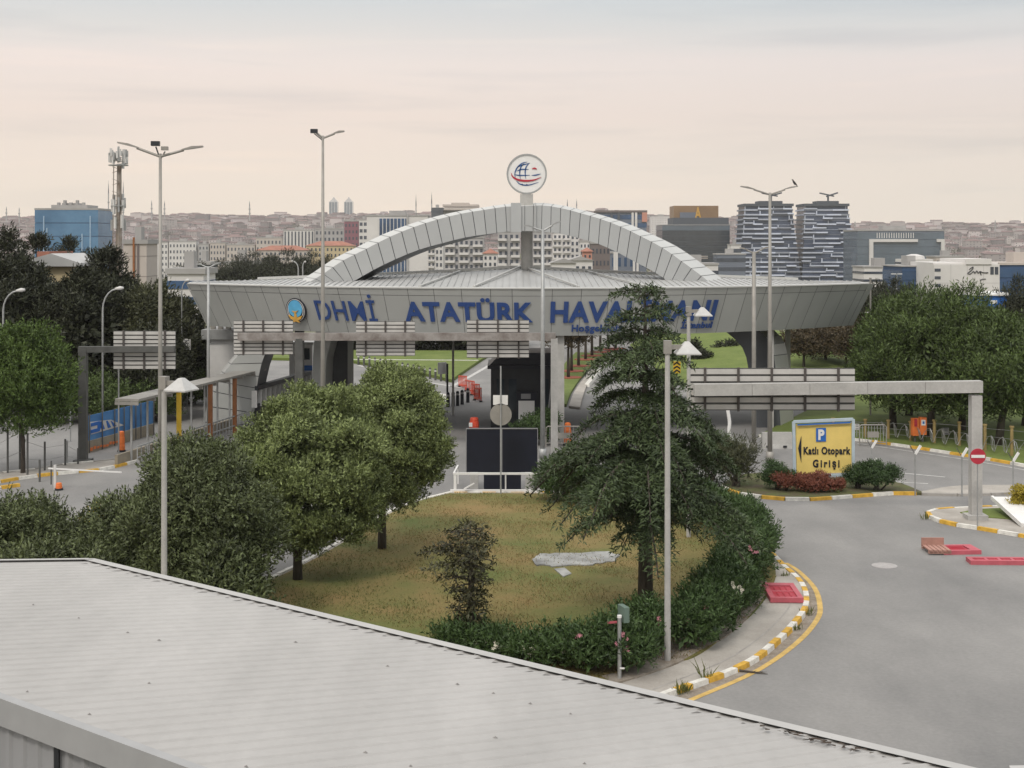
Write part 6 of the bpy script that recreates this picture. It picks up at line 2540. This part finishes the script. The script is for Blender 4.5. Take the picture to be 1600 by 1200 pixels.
for px0, px1, pyt, nx, nz, wl, lab in ((231, 262, 379, 6, 6, 'white', 'pale housing block behind the tall twin lamp'), (264, 306, 378, 8, 6, 'white', 'wide pale housing block right of the tall twin lamp'), (310, 326, 382, 3, 6, 'grey', 'narrow grey housing block above the twin lanterns'), (328, 352, 380, 5, 6, 'beige', 'beige housing block right of the narrow grey one'), (354, 398, 383, 8, 5, 'beige', 'wide beige housing block over the dark trees'), (400, 440, 372, 7, 6, 'beige', 'taller beige housing block left of the white striped block')):
    t, w, h, d = block('housing_block', lab, px0, px1, pyt, 1350, 14, wl, group='housing blocks at the foot of the hill')
    windows(t, w, h, d, nx, nz, .8, 3, .42, .48)
t, w, h, d = block('low_building', 'low building with blue glass and white roof behind the left roof of the gate', 262, 318, 428, 200, 8, 'white', zb=-2)
bands(t, w, h, d, 2, .5, 'win_blue', zlow=h - 5)
t, w, h, d = block('low_building', 'small blue fronted building behind the twin lanterns', 303, 328, 414, 320, 8, 'slate', zb=-10)
bands(t, w, h, d, 3, .4, 'win', zlow=h - 6)
t, w, h, d = block('white_ribbed_building', 'low white ribbed building right of the twin lanterns', 352, 396, 414, 300, 8, 'white', zb=-10)
vbands(t, w, h, d, 8, .45, 'win', ztop=.8)

# seen through the arch
gA = 'apartment blocks seen through the arch'
for px0, px1, pyt, Y, nx, nz, wl, cols, lab in ((668, 692, 377, 700, 4, 8, 'white', ((.05, .45),), 'white apartment block at the left inside the arch'), (694, 756, 372, 640, 8, 7, 'grey', ((.03, .27), (.38, .62), (.72, .97)), 'wide grey apartment block with balconies inside the arch'),
                                               (778, 812, 362, 600, 4, 8, 'grey', ((.0, .4), (.6, 1)), 'dark balconied apartment block left of the mast inside the arch'), (833, 862, 362, 610, 4, 8, 'grey', ((.0, .4), (.6, 1)), 'grey balconied block right of the mast inside the arch'),
                                               (864, 905, 364, 780, 6, 8, 'white', ((.0, .3), (.4, .65)), 'white apartment block with blue shade inside the arch'), (906, 922, 378, 760, 3, 6, 'white', ((.1, .9),), 'smaller white block inside the arch right of the white apartments')):
    t, w, h, d = block('apartment_block', lab, px0, px1, pyt, Y, 14, wl, group=gA)
    windows(t, w, h, d, nx, nz + 4, .5, 0, .5, .55)
    balconies(t, w, h, d, nz + 4, cols, 'white' if wl != 'brown' else 'grey')
t, w, h, d = block('small_house', 'small white house with salmon roof edge before the grey block inside the arch', 755, 777, 396, 480, 9, 'white', cap=0)
hip_roof(t, w, h, d, 1.6)
windows(t, w, h, d, 3, 4, .5, h - 9, .45, .5)
t, w, h, d = block('brown_building', 'dark brown block with rows of windows at the right inside the arch', 924, 953, 381, 520, 12, 'brown')
windows(t, w, h, d, 5, 8, .5, 2, .4, .4)
t, w, h, d = block('blue_block', 'low blue block next to the brown one at the right inside the arch', 954, 1010, 396, 560, 12, 'slate')
windows(t, w, h, d, 6, 5, .5, 4, .45, .6, 'win_blue')
for k in (.08, .14, .62, .72):
    b = MB()
    b.bb((-w / 2 + w * k, -.4, 0), (-w / 2 + w * k + .9, -.15, h + .5))
    b.build('pier', cm['white'], t, local=True)
t, w, h, d = block('salmon_house', 'small salmon coloured house inside the arch left of the brown block', 911, 925, 393, 470, 9, 'salmon', cap=0)
hip_roof(t, w, h, d, 1.4)
windows(t, w, h, d, 2, 3, .5, h - 7, .4, .45)
for px0, px1, pyt, Y, lab in ((862, 900, 411, 300, 'low white roofed sheds inside the arch right of the mast'), (888, 926, 407, 330, 'low shed with pale roof before the brown block')):
    t, w, h, d = block('low_shed', lab, px0, px1, pyt, Y, 10, 'white', zb=-8, cap=0)
    b = MB()
    b.strip([(-w / 2 - .4, 0), (w / 2 + .4, 0), (0, 1.0)], (0, -.4, h + .004), (1, 0, 0), (0, 0, 1), (0, d + .8, 0))
    b.build('roof', cm['roof_grey'], t, local=True)
    windows(t, w, h, d, 4, 1, .8, h - 3, .5, .5)
# right of the arch
t, w, h, d = block('flat_topped_building', 'building with a dark frame and red end wall behind the right shoulder of the arch', 932, 1010, 332, 900, 22, 'slate', cap=0)
b = MB()
b.bb((-w / 2 - .5, -1, h), (w / 2 + .5, d + 1, h + 1.4))
b.build('roof', cm['brown'], t, local=True)
bands(t, w, h, d, 11, .55, 'win_blue')
for f, m_ in ((.28, 'dkgrey'), (.42, 'dkgrey'), (.70, 'white'), (.77, 'white')):
    b = MB()
    b.bb((-w / 2 + w * f, -.9, 0), (-w / 2 + w * (f + .045), -.15, h - .01))
    b.build('pier', cm[m_], t, local=True)
b = MB()
b.bb((w / 2 - w * .09, -1.0, h - 6), (w / 2 + .4, -.15, h - .01))
b.build('red_panel', cm['salmon'], t, local=True)
t, w, h, d = block('pale_far_block', 'pale hazy block on the skyline left of the dark cube', 1018, 1050, 338, 2100, 30, 'white', zb=0)
windows(t, w, h, d, 8, 9, 1, 20, .4, .4, 'roof_grey')

# dark cube with the gold sign
t, w, h, d = block('dark_office_building', 'large dark grey glass cube with a lower left wing right of the arch', 1035, 1140, 352, 950, 40, 'dkgrey', cap=.5)
for k in range(14):
    b = MB()
    b.bb((-w / 2 - .1, -.12, h * k / 14 + .2), (w / 2 + .1, d + .1, h * (k + 1) / 14 - .2))
    b.build('window_band', cm['win_grey'] if k == 13 else M['glass_dark'], t, local=True)
b = MB()
b.bb((-w / 2 + w * .17, 4, h + .51), (w / 2, d - 2, h + (352 - 340) * 950 / F))
b.build('upper_floor', cm['dkgrey'], t, local=True)
b = MB()
zt = (352 - 321) * 950 / F
b.bb((-w / 2 + w * .19, 8, h + (352 - 340) * 950 / F + .004), (w / 2 - w * .14, d - 6, h + zt))
b.build('roof_screen', mat('bronze_screen', (.24, .15, .08), rough=.5, var=.12, scale=.1), t, local=True)
b = MB()
b.bb((-w / 2 + w * .28, 7.3, h + (352 - 340) * 950 / F + .004), (w / 2 - w * .45, 7.95, h + zt - 4.5))
b.build('screen_panel', cm['slate'], t, local=True)
b = MB()
flat_text(b, 'A', (-w / 2 + w * .5, 7.2, h + zt - 9.3), Vector((1, 0, 0)), Vector((0, 0, 1)), 4.6, 8.4, .03, .3)
b.build('lettering', M['gold'], t, local=True)
for k in range(10):
    b = MB()
    b.bb((-w / 2 + w * (.58 + (k % 5) * .018), -.35, h * .55 + (k // 5) * 1.2), (-w / 2 + w * (.58 + (k % 5) * .018) + 1.0, -.14, h * .55 + .7 + (k // 5) * 1.2))
    b.build('pale_window', cm['beige'], t, local=True)  # small beige panels in two rows on the dark front

# twin stacked towers
def stacked_tower(label, px0, px1, pxb0, pxb1, pyt, Y, seed):
    rg = random.Random(seed)
    xc = (px0 + px1) / 2
    x = (xc - 800) * Y / F
    z0 = -26
    t = thing('stacked_tower', label, 'tower', (x, Y, z0), 0, 'two towers of stacked blue balconies')
    zt = H - (pyt - HY) * Y / F - z0
    n = 20
    fl = zt / n
    for k in range(n):
        f = 1 - k / (n - 1)
        py = pyt + (432 - pyt) * f
        a = (px0 + (pxb0 - px0) * f ** 1.15 - xc) * Y / F
        c = (px1 + (pxb1 - px1) * f ** 1.15 - xc) * Y / F
        d = 28 + 4 * f
        b = MB()
        b.bb((a + .8, .8, k * fl), (c - .8, d, (k + 1) * fl - .004))
        b.build('storey', cm['tower_glass'], t, local=True)
        xx = a
        b = MB()
        while xx < c - 2:
            wd = rg.uniform(5, 10)
            e = min(c, xx + wd)
            off = rg.uniform(-1.2, .5)
            if rg.random() < .12:
                xx = e
                continue
            sl = k * fl + rg.choice((0, .0, .25)) * fl
            b.bb((xx, off, sl + .1), (e - .15, 3, sl + fl * .34))
            if rg.random() < .4:
                b.bb((xx + .3, .2, sl + fl * .34), (xx + .9, .7, k * fl + fl))
            xx = e
        b.bb((a + .4, .5, k * fl + .03), (c - .4, 3.5, k * fl + .2))
        b.bb((a - .3, 3.01, k * fl + .1), (a + .4, d + .5, k * fl + fl * .36))
        b.bb((c - .4, 3.01, k * fl + .1), (c + .3, d + .5, k * fl + fl * .36))
        b.build('balcony', cm['balc'], t, local=True)
    b = MB()
    a, c = (px0 - xc) * Y / F, (px1 - xc) * Y / F
    b.bb((a, -.5, zt), (c, 28, zt + 1.6))
    b.build('roof', cm['dkgrey'], t, local=True)
    b = MB()
    b.bb((a * .35, 4, zt + 1.6), (c * .6, 20, zt + 3.4))
    b.bb((c * .15, 8, zt + 3.4), (c * .22, 9, zt + 7))
    b.bar((-c * .2, 8, zt + 8.6), (c * .45, 8.5, zt + 6.6), 1.4, .8)
    b.bar((c * .1, 8, zt + 6.4), (c * .62, 8.5, zt + 8.8), 1.4, .9)
    b.build('roof_crane', cm['dkgrey'], t, local=True)
    return t


stacked_tower('left one of the two towers of stacked blue balconies', 1163, 1240, 1152, 1258, 322, 900, 3)
stacked_tower('right one of the two towers of stacked blue balconies', 1257, 1327, 1250, 1354, 322, 900, 4)

# glass building with the white frame
t, w, h, d = block('framed_glass_building', 'wide glass office with a thick white frame on the right', 1340, 1475, 361, 800, 34, 'slate', zb=-24)
b = MB()
b.bb((-w / 2 + w * .13, -1.5, h - 6.2), (w / 2 - w * .31, -.3, h - 4.6))
b.bb((-w / 2 + w * .13, -1.5, 0), (-w / 2 + w * .175, -.3, h - 6.2))
b.bb((w / 2 - w * .09, -1.5, h - 6.2), (w / 2, -.3, h - 4.6))
b.bb((w / 2 - w * .04, -1.5, 0), (w / 2, -.3, h - 6.2))
b.build('white_frame', cm['white'], t, local=True)
for k in range(10):
    b = MB()
    b.bb((-w / 2 - .1, -.18, (h - .8) * k / 10 + .15), (w / 2 + .1, d + .1, (h - .8) * (k + 1) / 10 - .15))
    b.build('window_band', cm['win_grey'], t, local=True)
b = MB()
for k in range(16):
    b.bb((-w / 2 + w * (.22 + k * .028), -.4, h - 4), (-w / 2 + w * (.22 + k * .028) + .4, -.19, h - 1))
b.build('louvres', cm['white'], t, local=True)

# white building with handwriting and its blue neighbours
t, w, h, d = block('white_commercial_building', 'white commercial building with black handwriting sign at the right', 1460, 1562, 413, 330, 20, 'white', zb=-16, cap=0)
b = MB()
b.bb((-w / 2 + w * .48, -.3, h), (w / 2 - w * .13, d, h + 1.3))
b.bb((-w / 2, 1, h), (w / 2, d, h + .4))
b.build('roof', cm['white'], t, local=True)
b = MB()
for i in range(1, 4):
    b.bb((-w / 2 + w * i / 4, -.03, 0), (-w / 2 + w * i / 4 + .06, -.004, h))
for z in (.35, .6, .8):
    b.bb((-w / 2, -.034, h * z), (w / 2, -.006, h * z + .05))
b.build('panel_joints', cm['grey'], t, local=True)
b = MB()
Yw = 330
sx = lambda px, py: Vector(((px - 1511) * Yw / F, -.12, H - (py - HY) * Yw / F + 16))
b.tube(smooth_path([sx(1514, 421), (sx(1520, 417)), sx(1519, 421), sx(1512, 427), sx(1516, 428), sx(1521, 424), sx(1523, 427), sx(1526, 423), sx(1528, 427), sx(1531, 424), sx(1533, 430), sx(1531, 424), sx(1536, 426), sx(1544, 426)], 4), .1, 5)
b.tube([sx(1531, 438), sx(1535, 436), sx(1540, 436)], .1, 5)
b.build('handwriting', M['dark'], t, local=True)
for k in range(3):
    b = MB()
    p = sx(1465, 422 + k * 12)
    b.bb((p.x - .7, -.08, p.z - .35), (p.x + .7, -.004, p.z + .35))
    b.build('window', cm['win'], t, local=True)
for k in (1550, 1557):
    b = MB()
    p = sx(k, 423)
    b.bb((p.x - .4, -.08, p.z - .9), (p.x + .4, -.004, p.z + .9))
    b.build('window', cm['win'], t, local=True)
t, w, h, d = block('blue_glass_building', 'blue glass block left of the white commercial building', 1410, 1459, 417, 345, 18, 'blue', zb=-16, cap=.3)
bands(t, w, h, d, 6, .7, 'win_blue')
t, w, h, d = block('blue_glass_building', 'blue glass block at the right edge beside the white commercial building', 1562, 1660, 414, 335, 18, 'blue', zb=-16, cap=.6, roof='beige')
bands(t, w, h, d, 7, .7, 'win_blue')
t, w, h, d = block('pale_low_building', 'low pale building behind the right tip of the gate roof', 1350, 1412, 418, 420, 14, 'white', zb=-20, cap=.4)
bands(t, w, h, d, 5, .3, 'win', zlow=h - 12)
t, w, h, d = block('pale_low_building', 'pale cream building above the blue block', 1462, 1506, 402, 620, 14, 'beige', zb=-22, cap=.6)
windows(t, w, h, d, 7, 4, .8, h - 12, .4, .5)
t, w, h, d = block('white_drum_building', 'small white domed building before the framed glass office', 1414, 1458, 405, 560, 14, 'white', zb=-22, cap=0)
b = MB()
b.tube([(0, 7, h), (0, 7, h + 1.2), (0, 7, h + 2.0)], [w * .38, w * .36, w * .1], 16)
b.build('roof', cm['white'], t, local=True)
bands(t, w, h, d, 4, .3, 'win', zlow=h - 10)
# blue container cabin by the pines
t, w, h, d = block('blue_cabin', 'bright blue cabin with a white curved roof above the right pines', 1527, 1573, 462, 140, 5, 'blue', zb=0, cap=0)
t.children[0].data.materials[0] = M['blue']
b = MB()
b.strip([(-w / 2 - .2, 0), (w / 2 + .2, 0), (w / 2 + .1, .3), (0, .12), (-w / 2 - .1, .3)], (0, -.2, h + .004), (1, 0, 0), (0, 0, 1), (0, d + .4, 0))
b.build('roof', M['white'], t, local=True)
b = MB()
b.bb((-.2, -.03, h - .8), (.5, -.004, h - .45))
b.strip([(-w / 2 + .2, -1.6), (-w / 2 + .55, -1.6), (-w / 2 + .25, -.8)], (0, -.004, h), (1, 0, 0), (0, 0, 1), (0, -.02, 0))
b.strip([(w / 2 - .9, -1.6), (w / 2 - .5, -1.6), (w / 2 - .7, -.7)], (0, -.004, h), (1, 0, 0), (0, 0, 1), (0, -.02, 0))
b.build('white_marks', M['white'], t, local=True)

# buildings low between dark cube and gate roof
for px0, px1, pyt, Y, wl, lab in ((1120, 1165, 398, 700, 'slate', 'low grey building between the dark cube and the left stacked tower'), (1142, 1158, 383, 760, 'white', 'small white building between the dark cube and the left stacked tower'), (1060, 1122, 414, 420, 'white', 'low white hall below the dark cube')):
    t, w, h, d = block('low_building', lab, px0, px1, pyt, Y, 12, wl, zb=-24, cap=.6)
    bands(t, w, h, d, 6, .4, 'win', zlow=2)

# ------------------------------------------------------------------ the hillside
RH = random.Random(99)


hw = [mat('house_wall', (.45, .395, .39), rough=.85, island=.55, obj=.3, hue=.03, var=.1, scale=.01), mat('house_roof', (.19, .125, .118), rough=.85, island=.4, obj=.35, var=.15, scale=.02), mat('house_window', (.1, .095, .1), rough=.3)]


def house_mesh(b, w, d, h, rise, hip, ox=0, oy=0, oz=0, rz=0.0, win=True, rg=RH):
    c, s = math.cos(rz), math.sin(rz)
    T = lambda x, y, z: (ox + x * c - y * s, oy + x * s + y * c, oz + z)
    b.add([T(x, y, z) for z in (0, h) for x, y in ((-w / 2, 0), (w / 2, 0), (w / 2, d), (-w / 2, d))], [(4, 5, 6, 7), (0, 1, 5, 4), (1, 2, 6, 5), (2, 3, 7, 6), (3, 0, 4, 7)], 0)
    o = .5
    rx = max(.01, w / 2 + o - (d / 2 + o)) if hip else w / 2 + o
    b.add([T(-w / 2 - o, -o, h + .02), T(w / 2 + o, -o, h + .02), T(w / 2 + o, d + o, h + .02), T(-w / 2 - o, d + o, h + .02), T(-rx, d / 2, h + rise), T(rx, d / 2, h + rise)],
          [(0, 1, 5, 4), (1, 2, 5), (2, 3, 4, 5), (3, 0, 4)], 1)
    if win:
        nz = max(2, int(h / 3.1))
        for k in range(nz):
            z = h * (k + .5) / nz
            n = max(2, int(w / 4))
            for i in range(n):
                if rg.random() < .25:
                    continue
                x = -w / 2 + w * (i + .5) / n
                b.add([T(x - .75, -.1, z - .7), T(x + .75, -.1, z - .7), T(x + .75, -.1, z + .7), T(x - .75, -.1, z + .7)], [(0, 1, 2, 3)], 2)


protos = []
for k in range(8):
    b = MB()
    house_mesh(b, RH.uniform(13, 24), RH.uniform(10, 14), RH.uniform(11, 21), RH.uniform(.4, 2.6), k % 3 != 0)
    me_o = b.build('hillside_house', hw)
    protos.append(me_o)
for i, o in enumerate(protos):
    o['label'] = 'pale hillside house with tiled roof among the nearest rows of the far city'
    o['category'] = 'house'
    o['group'] = 'houses in the nearest rows of the hillside'
cnt = 0
rows = []
Y = 1420.0
while cnt < 290:
    x = -Y * .39 + RH.uniform(0, 30)
    while x < Y * .39 and cnt < 290:
        if R.random() < .93:
            o = protos[cnt] if cnt < 8 else RH.choice(protos).copy()
            if cnt >= 8:
                COL.objects.link(o)
            yy = Y + RH.uniform(-25, 25)
            o.location = (x, yy, terrain(x, yy) - 2)
            o.rotation_euler = (0, 0, RH.uniform(-.45, .45))
            o.scale = (RH.uniform(.8, 1.25), 1, RH.uniform(.75, 1.15))
            cnt += 1
        x += RH.uniform(24, 42)
    Y += 62
b = MB()
while Y < 3420:
    x = -Y * .4
    while x < Y * .4:
        yy = Y + RH.uniform(-24, 24)
        w = RH.uniform(11, 24) * (1.25 if Y > 2600 else 1)
        house_mesh(b, w, RH.uniform(10, 15), RH.uniform(8, 19) * (1.35 if RH.random() < .1 else 1), RH.uniform(.3, 3.2), RH.random() < .6, x, yy, terrain(x, yy) - 3, RH.uniform(-.5, .5), Y < 2500)
        x += w + RH.choice((1, 2, 3, 5, 10)) + (3 if Y < 2600 else 1)
    Y += 36 + (Y - 1900) * .01
far = b.build('hillside_houses', hw)
tag(far, 'dense mass of small tiled houses covering the far hillside to the skyline', 'houses', kind='stuff')
# trees scattered between the houses
rg = np.random.default_rng(77)
cl = []
for k in range(420):
    yy = rg.uniform(1250, 3000)
    x = rg.uniform(-.4, .4) * yy
    s = rg.uniform(4, 8)
    cl.append((x, yy, terrain(x, yy) + s * .8, s * 1.2, s, s))
V, Q = clump_leaves(cl, 26000, 2.6, 1.3, rg, .3, .7, .8, .35)
tag(np_mesh('hillside_trees', V, Q, M['lf_far']), 'scattered dark trees between the houses of the far hillside', 'trees', kind='stuff')
# a band of trees at the foot of the city
cl = []
for k in range(260):
    yy = rg.uniform(330, 1250)
    x = rg.uniform(-.4, .4) * yy
    s = rg.uniform(3, 6)
    cl.append((x, yy, terrain(x, yy) + s * .9, s * 1.3, s, s))
V, Q = clump_leaves(cl, 30000, 1.3, .6, rg, .3, .7, .8, .35)
tag(np_mesh('valley_trees', V, Q, M['lf_far']), 'scattered trees in the low ground between the gate and the city', 'trees', kind='stuff')
# ------------------------------------------------------------------ sky, sun, air, camera
SUN_EL, SUN_AZ = 50.0, -160.0      # degrees; azimuth measured from +Y (view direction) clockwise
w = bpy.data.worlds.new("World")
sc.world = w
w.use_nodes = True
nt = w.node_tree
L = nt.links.new
bg = nt.nodes['Background']
sky = _n(nt, 'ShaderNodeTexSky', sky_type='NISHITA')
sky.sun_disc = False
sky.sun_elevation = math.radians(SUN_EL)
sky.sun_rotation = math.radians(SUN_AZ)
sky.air_density = 1.5
sky.dust_density = 4
bg.inputs['Strength'].default_value = .1
L(sky.outputs[0], bg.inputs['Color'])
# high layered cloud over that sky
tc = _n(nt, 'ShaderNodeTexCoord')
sp = _n(nt, 'ShaderNodeSeparateXYZ')
L(tc.outputs['Generated'], sp.inputs[0])


def ramp(nt, fac, stops):
    r = _n(nt, 'ShaderNodeValToRGB')
    e = r.color_ramp.elements
    while len(e) < len(stops):
        e.new(.5)
    for el, (p, c) in zip(e, stops):
        el.position = p
        el.color = (*c, 1)
    L(fac, r.inputs[0])
    return r.outputs[0]


mr = _n(nt, 'ShaderNodeMapRange')
mr.inputs['From Min'].default_value = -.05
mr.inputs['From Max'].default_value = 1.0
L(sp.outputs['Z'], mr.inputs['Value'])
P_ = lambda z: (z + .05) / 1.05
base = ramp(nt, mr.outputs['Result'], [(0, lin((228, 212, 196))), (P_(.0), lin((251, 236, 217))), (P_(.05), lin((250, 234, 218))), (P_(.09), lin((247, 230, 219))), (P_(.125), lin((246, 233, 226))),
                                       (P_(.15), lin((229, 226, 223))), (P_(.175), lin((213, 219, 222))), (P_(.3), (.9, .89, .87)), (P_(.6), (1.35, 1.33, 1.3)), (1, (1.6, 1.58, 1.55))])
# streaks: flat cloud layer, stretched along the horizon
mp = _n(nt, 'ShaderNodeMapping')
mp.inputs['Scale'].default_value = (2.2, 2.2, 26)
L(tc.outputs['Generated'], mp.inputs['Vector'])
nz = _n(nt, 'ShaderNodeTexNoise')
nz.inputs['Scale'].default_value = 1.6
nz.inputs['Detail'].default_value = 6
nz.inputs['Roughness'].default_value = .5
nz.inputs['Distortion'].default_value = .35
L(mp.outputs[0], nz.inputs['Vector'])
s1 = ramp(nt, nz.outputs['Fac'], [(.3, (.89, .905, .925)), (.47, (1, 1, 1)), (.6, (1.01, 1, 1)), (.72, (1.07, 1.04, 1.02))])
mx = _n(nt, 'ShaderNodeMix', data_type='RGBA', blend_type='MULTIPLY')
mx.inputs['Factor'].default_value = 1
L(base, mx.inputs['A'])
L(s1, mx.inputs['B'])
# greyer towards the right of the view
xr = _n(nt, 'ShaderNodeMapRange')
xr.inputs['From Min'].default_value = -.1
xr.inputs['From Max'].default_value = .45
L(sp.outputs['X'], xr.inputs['Value'])
m2 = _n(nt, 'ShaderNodeMix', data_type='RGBA', blend_type='MULTIPLY')
L(xr.outputs['Result'], m2.inputs['Factor'])
L(mx.outputs['Result'], m2.inputs['A'])
m2.inputs['B'].default_value = (.88, .915, .95, 1)
# the thin bright rosy band
b2 = _n(nt, 'ShaderNodeBackground')
b2.inputs['Strength'].default_value = 1.0
L(m2.outputs['Result'], b2.inputs['Color'])
ms = _n(nt, 'ShaderNodeMixShader')
ms.inputs[0].default_value = .93
L(bg.outputs[0], ms.inputs[1])
L(b2.outputs[0], ms.inputs[2])
L(ms.outputs[0], nt.nodes['World Output'].inputs['Surface'])

sl_ = bpy.data.lights.new('sun', 'SUN')
sl_.energy = 1.5
sl_.angle = math.radians(10)
sl_.color = (1, .94, .86)
so = bpy.data.objects.new('sun', sl_)
COL.objects.link(so)
az, el = math.radians(SUN_AZ), math.radians(SUN_EL)
dirv = Vector((math.sin(az) * math.cos(el), math.cos(az) * math.cos(el), math.sin(el)))
so.rotation_euler = dirv.to_track_quat('Z', 'Y').to_euler()
so.location = (0, 0, 60)

# air
b = MB()
b.bb((-3300, -80, -30), (3300, 3850, 240))
hz = b.build('haze', bpy.data.materials.new('haze_air'))
tag(hz, 'pale haze in the air over the whole scene', 'haze', kind='stuff')
hm = hz.data.materials[0]
hm.use_nodes = True
hn = hm.node_tree
for n_ in list(hn.nodes):
    if n_.type != 'OUTPUT_MATERIAL':
        hn.nodes.remove(n_)
pv = hn.nodes.new('ShaderNodeVolumePrincipled')
pv.inputs['Color'].default_value = (.97, .95, .95, 1)
pv.inputs['Density'].default_value = .000085
pv.inputs['Anisotropy'].default_value = 0
hn.links.new(pv.outputs[0], [n_ for n_ in hn.nodes if n_.type == 'OUTPUT_MATERIAL'][0].inputs['Volume'])

cam = bpy.data.cameras.new('camera')
co = bpy.data.objects.new('camera', cam)
COL.objects.link(co)
co.location = (0, 0, H)
co.rotation_euler = (math.radians(90), 0, 0)
cam.sensor_width = 36
cam.lens = 36 * F / 1600
cam.shift_y = -(600 - HY) / 1600
cam.clip_start = .1
cam.clip_end = 12000
sc.camera = co
sc.view_settings.view_transform = 'Standard'
sc.view_settings.look = 'None'
sc.view_settings.exposure = 0
sc.view_settings.gamma = 1
sc.render.engine = 'CYCLES'
sc.cycles.max_bounces = 6
sc.cycles.volume_bounces = 1
sc.cycles.transparent_max_bounces = 6
sc.cycles.use_denoising = True
